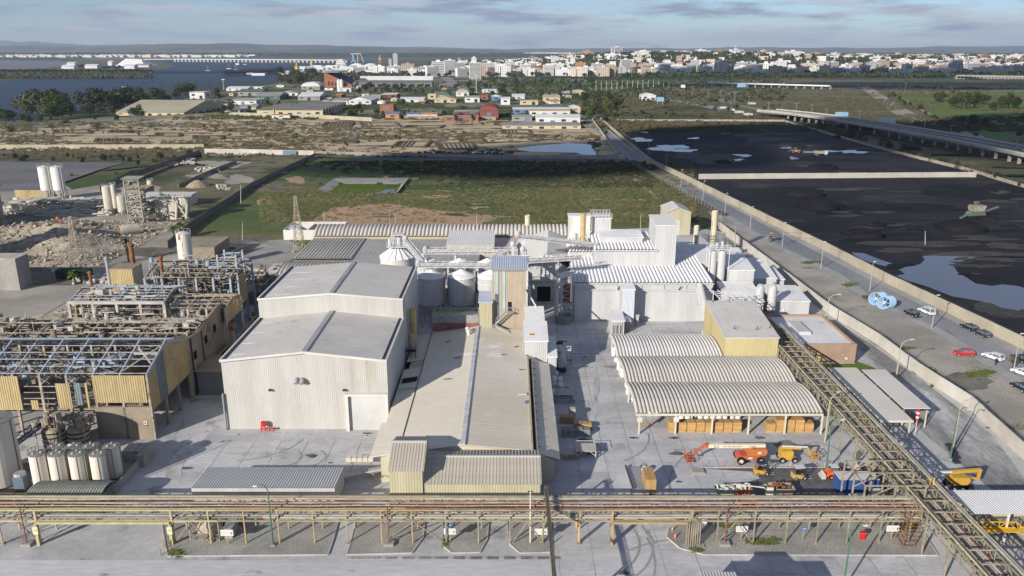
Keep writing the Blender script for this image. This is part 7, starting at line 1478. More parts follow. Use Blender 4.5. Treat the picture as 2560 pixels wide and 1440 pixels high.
trees_px([(20,305,26,0),(25,330,24,6),(72,306,22,7),(90,284,52,1),(138,282,50,1),(128,300,38,2),(175,292,32,0),(162,308,18,6),(198,270,34,4),(245,282,52,0),(285,278,40,2),(318,264,40,0),(352,258,32,3),(388,252,28,0),(278,286,28,4),(352,296,28,3),(335,290,18,0),(430,284,15,0),(474,284,16,0),(560,290,24,3),(579,288,32,3),(625,288,20,3),(545,252,26,3),(455,238,24,1),(472,236,24,0),(500,242,18,7),(420,250,14,7),(245,322,22,5),(325,324,14,5),(130,320,16,5),(60,300,20,7),(100,302,20,7),(290,300,16,7),(236,298,12,7),(440,246,15,0),(408,254,18,0),(365,262,24,2),(225,292,30,1),(64,292,36,1),(3,300,24,0),(150,286,44,2),(262,276,40,1),(305,272,34,0),(335,270,36,0)],'trees along the riverbank and estate edge','on left riverbank')
q=random.Random(11);ls=[]
for x0,x1,y0,y1,h0,h1,n,ks in((700,805,186,212,14,24,34,(1,0,4)),(820,1190,205,238,8,17,50,(0,4,3,1)),(1190,1500,205,250,8,17,44,(0,3,1,2)),(640,1240,262,296,9,18,24,(0,2,3)),(1450,1560,245,300,12,26,24,(0,2,1,0))):
 for _ in range(n):ls.append((q.uniform(x0,x1),q.uniform(y0,y1),q.uniform(h0,h1),q.choice(ks)))
trees_px(ls+[(875,292,20,2),(888,288,16,2),(1110,292,16,0),(1122,292,20,2),(1140,303,16,3),(1182,303,16,3),(1084,292,14,0)],'trees across the industrial estate','in the estate')
ls=[]
for _ in range(70):ls.append((q.uniform(1400,2560),q.uniform(187,196),q.uniform(8,15),q.choice((0,0,3))))
for _ in range(16):ls.append((q.uniform(990,1400),q.uniform(190,196),q.uniform(8,14),q.choice((0,1))))
trees_px(ls,'dark trees along the edge of the city','at the city edge')
ls=[(2410,272,40,0),(2385,270,30,0),(2436,270,36,3),(2340,254,22,0),(2352,256,26,1),(2455,262,26,0),(2398,262,30,4),(2430,314,38,7),(2460,318,34,7),(2408,306,22,7),(2500,272,30,0),(2540,274,30,0),(2520,270,34,3),(2482,276,20,0),(2555,300,18,7),(2545,342,22,7),(2440,328,12,7),(2600,276,30,0),(2380,236,14,1),(2345,232,14,4),(2378,230,16,4)]
for i in range(26):u=i/25;ls.append((2215+u*240+q.uniform(-8,8),238+u*108+q.uniform(-6,6),q.uniform(7,14),q.choice((7,0,5))))
trees_px(ls,'tree groves of the far right meadows','in right meadows')
ls=[]
for i in range(66):u=q.random();ls.append((1965+u*640,300+u*180+q.uniform(-10,4),q.uniform(10,20),q.choice((7,5,5,0))))
for _ in range(60):ls.append((q.uniform(1500,1960),q.uniform(240,300),q.uniform(6,14),q.choice((7,0,6,7))))
trees_px(ls,'scrubby growth round the coal yard','round the coal yard')
ls=[(q.uniform(0,520),q.uniform(388,406),q.uniform(10,18),q.choice((7,0)))for _ in range(16)]+[(q.uniform(0,1240),q.uniform(308,376),q.uniform(5,10),q.choice((5,7,7)))for _ in range(50)]+[(810,383,10,0),(1105,386,10,7),(400,400,20,0),(345,412,18,7),(325,403,20,7),(55,402,16,7),(132,402,14,7),(205,405,18,7),(265,400,14,7),(180,440,10,6),(290,436,9,7),(1515,308,16,0),(1508,322,10,0),(1515,335,9,0)]
trees_px(ls,'shrubs between car park and salt pans','on the scrub land')
def palm(px,py,h,label,crown_n=26,dry=False):
 b=P(px,py);t=thing('palm_tree',label,'palm tree',(b[0],b[1],0));MB().tube([(b[0],b[1],0),(b[0],b[1],h)],[.35,.28],8).build('trunk',m_trunk,t);mb=MB()
 for k in range(crown_n):
  a=k*2.4;el=R_.uniform(-.3,1.2);p=Vector((b[0],b[1],h));d=Vector((math.cos(a)*math.cos(el),math.sin(a)*math.cos(el),math.sin(el)))
  m_=p+d*1.3;e_=p+d*2.2+Vector((0,0,-.9));s_=Vector((-math.sin(a),math.cos(a),0))*.32;mb.add([p-s_*.3,p+s_*.3,m_+s_,m_-s_,e_],[(0,1,2,3),(3,2,4)])
 mb.build('crown',m_lf[5-3]if not dry else m_path,t,fix=False)
palm(188,712,3.2,'bushy palm left of the rusty pylon base',60);palm(205,708,2.6,'second bushy palm close behind it by road bend',50);palm(322,655,6.5,'palm with shaggy trunk beside tan hut');palm(436,600,4,'dark palm left of the rusty silo, nearer one',40);palm(452,594,4.5,'dark palm left of the rusty silo, farther one',40);palm(1926,606,2.2,'dry brown palm beside the street pavement',40,True);palm(1152,262,5,'palm tree among estate sheds')
t=thing('bare_tree','small leafless tree on pavement at right edge','tree',P(2528,925));b=P(2528,925);mb=MB();mb.tube([(b[0],b[1],0),(b[0],b[1],1.6)],[.12,.08],6).build('trunk',m_trunk,t);mb=MB()
for k in range(40):a=R_.uniform(0,6.28);e_=R_.uniform(.3,1.3);mb.bar((b[0],b[1],R_.uniform(1.2,2)),(b[0]+1.5*math.cos(a)*math.cos(e_),b[1]+1.5*math.sin(a)*math.cos(e_),1.6+1.8*math.sin(e_)),.04)
mb.build('branches',m_trunk,t)

q=np.random.default_rng(4);V=[];FF=[]
def scrub(name,n,fn,s0,s1,m,seed):
 r=np.random.default_rng(seed);c=[]
 while len(c)<n:
  u=r.random(2);x,y=fn(*u)
  if not(55>x>0 and 500<y<600)and not(-80<x<0 and 300<y<345 and r.random()<.8)and math.sin(x*.021+1.7*math.sin(y*.017))+math.sin(y*.043+x*.012)+r.normal()*.5>-.2:c.append((x,y))
 c=np.array(c);k=6;a=r.uniform(0,6.28,(n,k));s=r.uniform(s0,s1,(n,1));rad=s*r.uniform(.3,1,(n,k));h=s*r.uniform(.3,.9,(n,k))
 X=c[:,:1]+rad*np.cos(a);Y=c[:,1:]+rad*np.sin(a);da=.5*s
 v=np.stack([np.stack([X-da,Y,np.zeros_like(X)],-1),np.stack([X+da,Y+da*.4,np.zeros_like(X)],-1),np.stack([X+.4*da,Y,h],-1)],2).reshape(-1,3)
 numesh(name,v,np.arange(len(v)).reshape(-1,3),m,kind='stuff')
def pxr(x0,x1,y0,y1):return lambda u,v:P(x0+(x1-x0)*u,y0+(y1-y0)*v)[:2]
m_scrub=mat('scrub_leaves',(.085,.085,.045),(.13,.11,.07),scale=.05,grain=.4,gs=.3)
scrub('pan_scrub',3600,pxr(-40,1500,303,394),.6,2.2,m_scrub,1)
scrub('field_tufts',5000,pxr(650,1690,408,560),.3,.9,mat('tuft_leaves',(.07,.10,.03),(.15,.145,.07),scale=.06,grain=.4,gs=.4),2)
scrub('dry_tufts',9000,pxr(650,1740,404,556),.3,1.0,mat('dry_tuft',(.17,.155,.085),(.11,.11,.055),scale=.04,grain=.4,gs=.4),12);scrub('dark_tufts',2600,pxr(700,1640,404,470),.6,1.8,mat('dark_tuft',(.045,.055,.028),(.08,.08,.045),scale=.06,grain=.4,gs=.4),13)
scrub('meadow_scrub',6000,pxr(1500,2560,215,330),1.2,3.4,m_scrub,3)
scrub('estate_scrub',5000,pxr(330,1500,205,300),1.2,3.2,mat('estate_bush',(.05,.065,.028),(.08,.09,.04),scale=.03,grain=.4,gs=.3),4)
# ---- industrial estate
m_er={'g':mat('estate_grey_roof',(.30,.295,.28),(.24,.235,.225),scale=.05,grain=.1),'w':mat('estate_white_roof',(.62,.62,.61),(.54,.54,.53),scale=.05,grain=.06),'d':mat('estate_dark_roof',(.13,.135,.13),(.17,.17,.165),scale=.05,grain=.1),'b':mat('estate_beige_roof',(.40,.37,.27),(.33,.30,.22),scale=.02,grain=.08),'r':mat('estate_red_roof',(.22,.075,.065),(.19,.075,.065),grain=.1),'o':mat('estate_orange_roof',(.48,.24,.12),grain=.1),'n':mat('estate_green_roof',(.10,.16,.12),grain=.1),'u':mat('estate_blue_roof',(.14,.22,.34),grain=.1),'k':mat('brick_red_wall',(.30,.13,.08),(.26,.11,.07),grain=.1),'c':mat('estate_cream_wall',(.54,.46,.30),(.48,.41,.27),grain=.08),'y':mat('estate_ochre_band',(.55,.34,.08),grain=.06)}
def est(px0,px1,yb,yt,dep,kind,rf,wl_,label,rz=0,bays=0):
 a=P(px0,yb);b=P(px1,yb);w=b[0]-a[0];h=max(2.5,Q(px0,yt,a[1])[2]);t=thing('industrial_unit',label,'industrial building',(a[0],a[1],0),rz,local=True)
 MB().box(0,w,0,dep,0,h).build('wall',m_er[wl_],t);R=m_er[rf];o=.4
 if kind=='flat':MB().box(-o,w+o,-o,dep+o,h+.01,h+.5).build('roof',R,t)
 elif kind=='gx':MB().prism([(-o,h),(dep/2,h+dep*.09),(dep+o,h)],0,-o,w+o).build('roof',R,t)
 elif kind=='gy':MB().prism([(-o,h),(w/2,h+w*.13),(w+o,h)],1,-o,dep+o).build('roof',R,t)
 elif kind=='barrel':
  n=10;MB().prism([(w/2-w*.52*math.cos(math.pi*i/n),h+w*.22*math.sin(math.pi*i/n))for i in range(n+1)],1,-o,dep+o).build('roof',R,t)
 elif kind=='saw':
  k=bays or 6
  for i in range(k):d0,d1=dep*i/k,dep*(i+1)/k;MB().prism([(d0+.1,h+.2),((d0+d1)/2,h+1.6),(d1-.1,h+.2)],0,-o,w+o).build('roof_bay',R,t);MB().box(-.7,-.05,d0,d0+.6,0,h+1).box(w+.05,w+.7,d0,d0+.6,0,h+1).build('buttress',m_er[wl_],t)
 nb=max(1,int(w/9))
 for i in range(nb):
  x=w*(i+.5)/nb;MB().box(x-2.0,x+2.0,-.12,-.04,.1 if i%2 else h*.45,min(h*.75,4.2)if i%2 else h*.75).build('door' if i%2 else 'window',m_gut if(i+int(px0))%3 else m_er['u'],t)
 nd=max(1,int(dep/14))
 for i in range(nd):
  y=dep*(i+.5)/nd;xx=w if px1<1280 else 0;MB().box(xx-.12 if xx==0 else xx+.04,xx-.04 if xx==0 else xx+.12,y-2.5,y+2.5,h*.3,h*.75).build('window',m_gut,t)
 return t
E_=[(290,466,289,281,105,'gx','b','c','vast beige-roofed warehouse beside the riverside trees',-.08),(475,512,247,231,26,'flat','c','w','pale two-tier office block above the beige warehouse'),(560,600,288,276,30,'flat','g','c','long cream-walled unit row left of dark sawtooth roofs'),(512,560,276,268,30,'gx','w','w','white unit between beige warehouse and cream row'),(575,640,262,252,40,'saw','g','w','grey sawtooth unit beyond the cream row',0,4),(645,684,291,276,95,'saw','d','c','narrower dark-roofed sawtooth block on left',0,8),(691,806,293,276,120,'saw','d','c','wide dark-roofed sawtooth block with cream front',0,9),(595,655,240,230,40,'gx','n','g','green-tinted roof unit at shore end'),(640,700,250,240,46,'gx','g','n','dark grey gabled unit behind sawtooth blocks'),(745,800,251,241,50,'gx','w','g','long white roofed warehouse above wide sawtooth block'),(566,620,228,221,30,'gx','w','w','white waterfront shed near the marina'),(625,655,224,218,26,'flat','w','w','small white waterfront block right of shed'),(700,745,240,232,40,'gy','g','w','light grey gabled unit left of white warehouse'),(754,800,225,216,30,'barrel','w','g','white barrel-roofed hall near the eucalyptus row'),(846,878,230,221,18,'flat','w','w','white works with small silos near stadium'),(872,928,262,251,60,'gy','w','w','white gabled unit right of sawtooth block'),(925,950,250,243,30,'gx','b','c','small beige gabled unit beside white one'),(955,992,246,236,34,'flat','w','r','white block with red band under roof'),(951,984,281,262,20,'flat','k','k','brick red cube building with round roof tank'),(964,998,297,285,18,'gx','u','o','small house unit with blue and orange roof'),(1017,1050,297,286,16,'gx','u','w','white cottage unit with grey blue roof'),(1051,1093,297,286,16,'gx','o','w','white cottage unit with orange roof'),(680,725,296,288,10,'gx','o','w','tiny orange-roofed hut row at wall'),(1108,1196,303,293,14,'gx','g','k','low brick red shed row along estate wall'),(1136,1196,288,279,14,'gx','g','r','long red-painted shed left of red barrel'),(1200,1246,299,276,44,'barrel','r','r','big red barrel-roofed hall with dark opening'),(1070,1090,250,236,20,'flat','c','c','yellow three-storey house beside green barrel'),(1087,1124,244,238,40,'barrel','n','c','green barrel-roofed hall in the estate'),(1086,1140,257,248,34,'gy','b','c','beige gabled hall below green barrel'),(1140,1172,241,231,44,'barrel','b','w','cream barrel-roofed hall right of green one'),(1162,1199,256,244,22,'gx','g','w','white unit with grey roof and strip windows'),(1202,1220,252,240,20,'gx','k','k','little brick-roofed unit in estate middle'),(1229,1252,253,241,22,'gy','w','u','pale blue gable unit'),(1252,1275,262,247,20,'gx','w','w','white unit right of pale blue gable'),(1280,1312,250,241,30,'gx','w','w','low white unit left of the signboard hall'),(1358,1400,255,243,24,'gx','b','c','cream hall with dark wall sign in estate'),(1344,1396,240,235,20,'flat','d','g','unit with dark solar-blue roof'),(1406,1432,238,233,26,'barrel','g','d','left round-topped open hall, bluish'),(1433,1464,238,232,26,'barrel','b','c','right round-topped open hall, tan'),(1282,1425,287,273,26,'flat','w','u','long pale blue hall with white roof'),(1322,1425,293,277,3,'flat','y','w','hall front with wide ochre band'),(1425,1451,283,268,22,'gy','w','c','tan block at right end of long hall'),(1340,1450,313,293,22,'gx','w','w','nearest white hall with ridged white roof'),(1256,1452,322,316,30,'flat','g','c','lowest long grey flat building by salt pans'),(1280,1330,303,292,16,'gx','g','g','dim grey shed left of nearest white hall'),(1300,1345,262,252,18,'flat','b','c','dusty yard building in front of long hall'),(1604,1640,252,238,22,'gy','w','w','white tent-roofed hall beside meadow'),(1480,1520,250,245,14,'gx','o','c','small orange-roofed unit right of tan hall'),(830,870,262,252,30,'gx','g','w','grey-roofed unit squeezed behind sawtooth block'),(1000,1060,256,248,24,'gx','w','w','white long unit above the brick red cube'),(1205,1250,232,226,20,'gx','w','w','small white shed before green meadow'),(600,640,276,268,24,'gx','g','c','cream-walled shed above the long estate wall')]
for e in E_:est(*e)
q=random.Random(71);n_=0
for i in range(74):
 x=sorted([q.uniform(565,1500)])[0];y=q.uniform(214,262)if x>800 else q.uniform(214,240)
 if any(a[0]-14<x<a[1]+4 and a[3]-8<y<a[2]+3 for a in E_)or(805<x<985 and y<222)or(1200<x and y<232):continue
 n_+=1;rc=q.choice('gwwbogwk');wc=q.choice('wwccwk');w=q.uniform(10,26)
 est(x,x+w,y,y-q.uniform(4,8),q.uniform(10,30),q.choice(('gx','gy','flat')),rc,wc,'small %s-roofed infill unit, %s counted from the nearest estate sheds'%({'g':'grey','w':'white','b':'beige','o':'orange','k':'brick'}[rc],ORDN(n_)),q.uniform(-.3,.3))
b=P(967,275);t=thing('roof_tank','round white tank on the brick red cube building','tank',(b[0],b[1],0));zt=Q(951,262,P(951,281)[1])[2];MB().lathe([(5,zt+.6),(5,zt+3),(1,zt+4.2)],b[0]-1,P(951,281)[1]+10,16).build('shell',m_er['w'],t)
for k,px in enumerate((848,855)):b=P(px,228);t=thing('works_silo',('left','right')[k]+' little white silo at works near stadium','silo',(b[0],b[1],0));MB().lathe([(3,0),(3,16),(.5,19)],b[0],b[1],12).build('shell',m_er['w'],t)

b0=P(812,218);s_=P(850,218)[0]-b0[0];t=thing('stadium','football stadium with brick end stand and blue seats','stadium',b0);X,Yb=b0[0],b0[1]
MB().prism([(X,0),(X+48,0),(X+48,4),(X+4,24),(X,24)],1,Yb,Yb+90).build('end_stand',m_er['k'],t)
for k in range(6):MB().box(X+6+k*6,X+9+k*6,Yb-.3,Yb-.05,3,10-k).build('window',m_gut,t)
MB().slab([(X+4,Yb+2,24.3),(X+44,Yb+2,6),(X+44,Yb+88,6),(X+4,Yb+88,24.3)],.2).build('seating',mat('navy_seats',(.03,.05,.12),grain=.1),t);MB().box(X-4,X+26,Yb-2,Yb+92,25,26.5).build('stand_roof',m_er['g'],t)
MB().prism([(0+Yb,0),(Yb+26,0),(Yb+26,11),(Yb,8)],0,X+50,X+190).build('side_stand',m_er['d'],t);MB().prism([(Yb+110,0),(Yb+130,0),(Yb+130,15),(Yb+112,6)],0,X+40,X+180).build('far_stand',m_er['w'],t)
for k in range(10):MB().box(X+52+k*14,X+60+k*14,Yb-.3,Yb-.05,1,5).build('opening',m_dark,t)
sheet('pitch',m_bright,[(X+52,Yb+28),(X+180,Yb+28),(X+180,Yb+108),(X+52,Yb+108)],.1,px=False)
for i,(px,yt,yb)in enumerate(((846,165,214),(1191,187,236),(316,216,262),(560,198,225))):b=P(px,yb);z=Q(px,yt,b[1])[2];t=thing('floodlight_mast',('floodlight mast beside stadium end stand','tall pale mast between two barrel halls and tower block','white light mast above riverside trees','white mast beside marina sheds')[i],'mast',b);MB().tube([(b[0],b[1],0),(b[0],b[1],z)],[.7,.45],8).build('shaft',m_pale,t);MB().box(b[0]-2.5,b[0]+2.5,b[1]-.4,b[1]+.4,z-1,z).build('lamp_head',m_er['w'],t)
# ---- river things
def crane(px,yb,yt,label):
 b=P(px,yb);z=Q(px,yt,b[1])[2];t=thing('harbour_crane',label,'crane',b);my2=mat('crane_yellow',(.70,.42,.04),grain=.05);w=z*.14
 for sx in(-1,1):
  for sy in(-1,1):MB().bar((b[0]+sx*w,b[1]+sy*w,0),(b[0]+sx*w*.5,b[1]+sy*w*.5,z*.4),z*.04).build('leg',my2,t)
 MB().box(b[0]-w*.8,b[0]+w*.8,b[1]-w*.8,b[1]+w*.8,z*.4,z*.62).build('cabin',my2,t);MB().bar((b[0],b[1],z*.6),(b[0]+w*.5,b[1],z),z*.05).bar((b[0]-w*.5,b[1],z*.6),(b[0]+w*.3,b[1],z*.9),z*.03).build('jib',my2,t)
crane(742,187,154,'large yellow harbour crane nearest the quay');crane(779,170,149,'smaller yellow harbour crane further along');crane(950,158,137,'distant ochre crane right of blue bridge pylon')
b=P(853,165);t=thing('control_tower','white harbour control tower with stacked decks','tower',b);zt=Q(853,147,b[1])[2]
for k in range(4):MB().box(b[0]-22+k*4,b[0]+22-k*4,b[1]-10,b[1]+10,zt*k/4,zt*(k+.8)/4).build('deck',m_er['w'],t)
t=thing('pier','long dark iron loading pier reaching into the river','pier',P(556,191));a=P(556,191);c=P(740,184);m=MB();pm=mat('dark_pier',(.04,.045,.055),grain=.1);m.bar((a[0],a[1],8),(c[0],c[1],8),14,2.2);m.bar((a[0],a[1],14),(c[0],c[1],14),10,1).build('deck',pm,t)
for k in range(30):u=k/29;x,y=a[0]+(c[0]-a[0])*u,a[1]+(c[1]-a[1])*u;MB().bar((x,y-5,-1),(x,y-5,14),1.2).bar((x,y+5,-1),(x,y+5,14),1.2).build('pile',pm,t)
t=thing('river_bridge','long white bridge crossing the river far away','bridge',P(440,152));a=P(440,154);c=P(860,158);MB().bar((a[0],a[1],13),(c[0],c[1]+60,13),30,3.5).build('deck',m_er['w'],t);MB().bar((a[0]-260,a[1]+80,9),(a[0],a[1],13),26,3).build('approach',m_er['w'],t)
for k in range(44):u=k/43;x,y=a[0]+(c[0]-a[0])*u,a[1]+(c[1]+60-a[1])*u;MB().box(x-5,x+5,y-14,y+14,-1,11.2).build('pier',m_pale,t)
t=thing('bridge_pylon','pale blue A-shaped cable bridge pylon beyond harbour','pylon',P(884,157));b=P(884,157);z=Q(884,134,b[1])[2];mbp=mat('sky_blue_paint',(.25,.42,.62),grain=.03);MB().bar((b[0]-11,b[1],0),(b[0],b[1],z*.4),5).bar((b[0]+11,b[1],0),(b[0],b[1],z*.4),5).bar((b[0],b[1],z*.4),(b[0]-2,b[1],z),6).build('mast',mbp,t)
t=thing('gantry_crane','pale grey portal crane right of the blue pylon','crane',P(898,157));b=P(898,157);MB().bar((b[0]-8,b[1],0),(b[0]-4,b[1],z),3).bar((b[0]+22,b[1],0),(b[0]+8,b[1],z),3).bar((b[0]-40,b[1],z*.96),(b[0]+10,b[1],z),4).build('frame',m_pale,t)
t=thing('market_shell','pair of low curved white shell roofs by harbour','hall',P(905,168))
for k,(px0,px1)in enumerate(((872,908),(908,942))):a=P(px0,168);c=P(px1,168);MB().prism([(a[0]+(c[0]-a[0])*i/10,5+9*math.sin(math.pi*i/10))for i in range(11)],1,a[1],a[1]+50).build('roof_shell',m_er['w'],t)
t=thing('salt_heap','large white salt heap on the far riverbank','salt heap',P(325,164));a=P(288,165);c=P(361,165);ym=a[1]+60;x0,x1=a[0],c[0];w_=x1-x0;v=[(x0,a[1],-.1),(x1,a[1],-.1),(x1,a[1]+130,-.1),(x0,a[1]+130,-.1),(x0+w_*.15,ym,27),(x0+w_*.7,ym,25),(x0+w_*.7,ym+10,25),(x0+w_*.15,ym+10,27)];MB().add(v,[(0,1,5,4),(1,2,6,5),(2,3,7,6),(3,0,4,7),(4,5,6,7)]).build('heap',mat('salt',(.80,.79,.77),(.72,.70,.67),scale=.02,grain=.05),t)
for i,(px0,px1,yb,h,w)in enumerate(((154,185,172,8,'long white shed left of salt heap'),(212,243,171,9,'white twin-roof shed before salt heap'),(311,336,172,10,'white shed just below salt heap'),(340,372,168,7,'low grey shed right of salt heap'),(167,187,165,10,'cream sheds left behind the trees'),(270,280,164,14,'small tan works building beside heap'))):a=P(px0,yb);c=P(px1,yb);t=thing('salt_works_shed',w,'shed',a);MB().box(a[0],c[0],a[1],a[1]+30,0,h).build('wall',m_er['w'],t);MB().prism([(a[1]-1,h+.01),(a[1]+15,h+5),(a[1]+31,h+.01)],0,a[0]-1,c[0]+1).build('roof',m_er['w' if i!=3 else 'g'],t)
trees_px([(q_,170+(q_*7)%5,6+(q_*3)%4,0)for q_ in list(range(190,212,5))+list(range(250,300,6))],'dark trees among the salt works','among salt works')
# ---- motorway and tracks
def ribbon(name,m,pts,w,z,lift=0,kind='structure'):
 pp=[Vector((*P(a,b)[:2],0))for a,b in pts];v=[];n=len(pp)
 for i,p in enumerate(pp):d=(pp[min(i+1,n-1)]-pp[max(i-1,0)]).normalized();s=Vector((-d.y,d.x,0))*w/2;v+=[tuple(p+s+Vector((0,0,z))),tuple(p-s+Vector((0,0,z)))]
 o=MB().add(v,[(2*i,2*i+1,2*i+3,2*i+2)for i in range(n-1)]).build(name,m);o['kind']=kind;return o
ribbon('motorway',m_asph,[(1560,238),(1640,246),(1700,254),(1760,265),(1850,282),(1905,292)],20,.12)
ribbon('motorway',m_walk,[(1560,238),(1640,246),(1700,254),(1760,265),(1850,282),(1905,292)],2.2,.2)
ribbon('slip_road',m_asph,[(1960,287),(1880,270),(1820,258),(1800,247),(1806,238),(1840,230),(1900,224),(2000,219)],13,.16)
ribbon('dirt_track',m_path,[(1290,226),(1420,214),(1500,204)],6,.1);ribbon('avenue',m_asph,[(1112,192),(1128,205),(1150,222)],24,.1)
ribbon('field_track',m_path,[(2240,238),(2300,272),(2360,306),(2440,345),(2560,385)],5,.12);ribbon('railway',m_gravel,[(2150,214),(2215,252),(2300,300),(2420,358)],12,.13)
t=thing('viaduct','raised dual carriageway viaduct on piers at right','viaduct',P(1950,288));dv=[(1915,288),(1990,296),(2080,308),(2250,338),(2400,366),(2560,400),(2700,432),(2900,480)];pp=[Vector((*P(a,b+4)[:2],6.5))for a,b in dv]
def offs(pp,k):
 r=[]
 for i,p in enumerate(pp):d=(pp[min(i+1,len(pp)-1)]-pp[max(i-1,0)]).normalized();r.append(p+Vector((-d.y,d.x,0))*k)
 return r
for nm,k,w,h,m,dz in(('deck',0,25,1.3,m_conc,-.7),('carriageway',-6,9.6,.06,m_asph2,.03),('carriageway',6,9.6,.06,m_asph2,.03),('median',0,2,.5,m_walk,.25),('parapet',-12.2,.5,1.1,m_pale,.5),('parapet',12.2,.5,1.1,m_pale,.5),('lane_line',-6,.25,.01,m_trim,.07),('lane_line',6,.25,.01,m_trim,.07)):
 o_=offs(pp,k);mb=MB()
 for a,c in zip(o_[:-1],o_[1:]):mb.bar(a+Vector((0,0,dz)),c+Vector((0,0,dz)),w,h)
 mb.build(nm,m,t)
for a,c in zip(pp[1:-1],pp[2:]):
 for u in(0,.2,.4,.6,.8):
  p=a.lerp(c,u);dd=(c-a).normalized();s=Vector((-dd.y,dd.x,0))*9
  for sg_ in(-1,1):MB().bar((p.x+s.x*sg_,p.y+s.y*sg_,0),(p.x+s.x*sg_,p.y+s.y*sg_,5.2),1.5).build('pier',m_conc,t)
t=thing('flyover','thin white flyover deck crossing beyond slip road','flyover',P(1770,215));a=P(1772,216);c=P(2075,224);MB().bar((a[0],a[1],7),(c[0],c[1],6),10,2).build('deck',m_er['w'],t)
for k in range(16):u=k/15;MB().box(a[0]+(c[0]-a[0])*u-.7,a[0]+(c[0]-a[0])*u+.7,a[1]+(c[1]-a[1])*u-3,a[1]+(c[1]-a[1])*u+3,0,6).build('pier',m_conc,t)
t=thing('flyover','far grey viaduct on many piers at right edge','flyover',P(2390,196));a=P(2390,198);c=P(2640,202);MB().bar((a[0],a[1],8),(c[0],c[1],8),14,2.4).build('deck',m_conc,t)
for k in range(22):u=k/21;MB().box(a[0]+(c[0]-a[0])*u-1,a[0]+(c[0]-a[0])*u+1,a[1]-4,a[1]+4,0,7).build('pier',m_conc,t)
for i in range(15):b=P(1490+i*13,226-i*.6);z=14;MB().tube([(b[0],b[1],0),(b[0],b[1],z)],[.5,.35],6).build('shaft',m_pale,thing('mast',ORDN(i+1)+' pale slim mast of the row beyond the tan barrel halls','mast',b,group='row of slim masts'))
mast=None;gl='tall lamps along the motorway'
for i,(px,yb,yt)in enumerate([(1954,282,260),(1989,290,258),(2027,298,262),(2064,304,273),(2104,312,277),(2147,310,279),(2194,320,287),(2252,330,292),(2308,338,300),(2374,352,313),(2449,370,327),(2535,400,340),(1920,280,256),(1871,270,240),(1836,262,236),(1801,252,226),(1770,246,222),(1730,240,216),(1956,237,206),(2262,232,208),(1780,214,194),(1833,216,196)]):
 b=P(px,yb);z=Q(px,yt,b[1])[2]
 if mast is None:mast=thing('motorway_lamp','1st tall twin-armed motorway lamp in the row','lamp post',(b[0],b[1],0),group=gl,local=True);MB().tube([(0,0,0),(0,0,1)],[.2,.12],6).build('post',m_steel,mast);MB().box(-2.2,2.2,-.2,.2,.985,1.0).build('lamp_arm',m_steel,mast);mast.scale=(1,1,z)
 else:dup(mast,(b[0],b[1],0),0,label=ORDN(i+1)+' tall twin-armed motorway lamp in the row',scale=(1,1,z))
for i,(px,py,a,pc,w)in enumerate(((2447,369,-18,WH,'small white car on the viaduct nearer lane'),(2544,402,-18,('blue',(.03,.08,.25)),'blue car on the viaduct at right edge'),(1800,250,70,WH,'white car on the curved slip road'))):
 b=P(px,py);c=car(w,pc,'hatch',None);c.location=(b[0],b[1],6.6 if i<2 else .2);c.rotation_euler[2]=math.radians(a)
for i,px_ in enumerate(((1808,274),(1824,279),(1846,285),(1868,291),(1878,263))):b=P(*px_);t=thing('lorry',ORDN(i+1)+' far lorry on motorway from left, white box body','lorry',b);MB().box(b[0]-4,b[0]+3,b[1]-1.3,b[1]+1.3,1,3.4).build('box_body',m_pale,t);MB().box(b[0]+3.2,b[0]+5,b[1]-1.2,b[1]+1.2,.5,2.8).build('cab',m_er['w'],t);MB().box(b[0]-4.5,b[0]+5.5,b[1]-1.2,b[1]+1.2,.1,.95).build('chassis',m_gut,t)
for px,py,w_,h_,lb in((2102,305,12,5,'blue and white direction sign over the viaduct start'),(2293,262,9,5,'blue motorway sign beside meadow right of lorries'),(1853,224,14,6,'light blue gantry sign near the flyover'),(1707,226,7,5,'small white roadside hoarding left of loop'),(2214,320,16,5,'long white sign panel behind the viaduct')):
 if px==2293:px,py=1650,262
 b=P(px,py);t=thing('road_sign',lb,'road sign',b);z0=4;MB().box(b[0]-w_/2,b[0]+w_/2,b[1],b[1]+.3,z0,z0+h_).build('board',mat('sky_blue_paint',(.25,.42,.62))if 'blue' in lb else m_er['w'],t)
 for s in(-.35,.35):MB().bar((b[0]+s*w_,b[1]+.5,0),(b[0]+s*w_,b[1]+.5,z0),.4).build('post',m_steel,t)
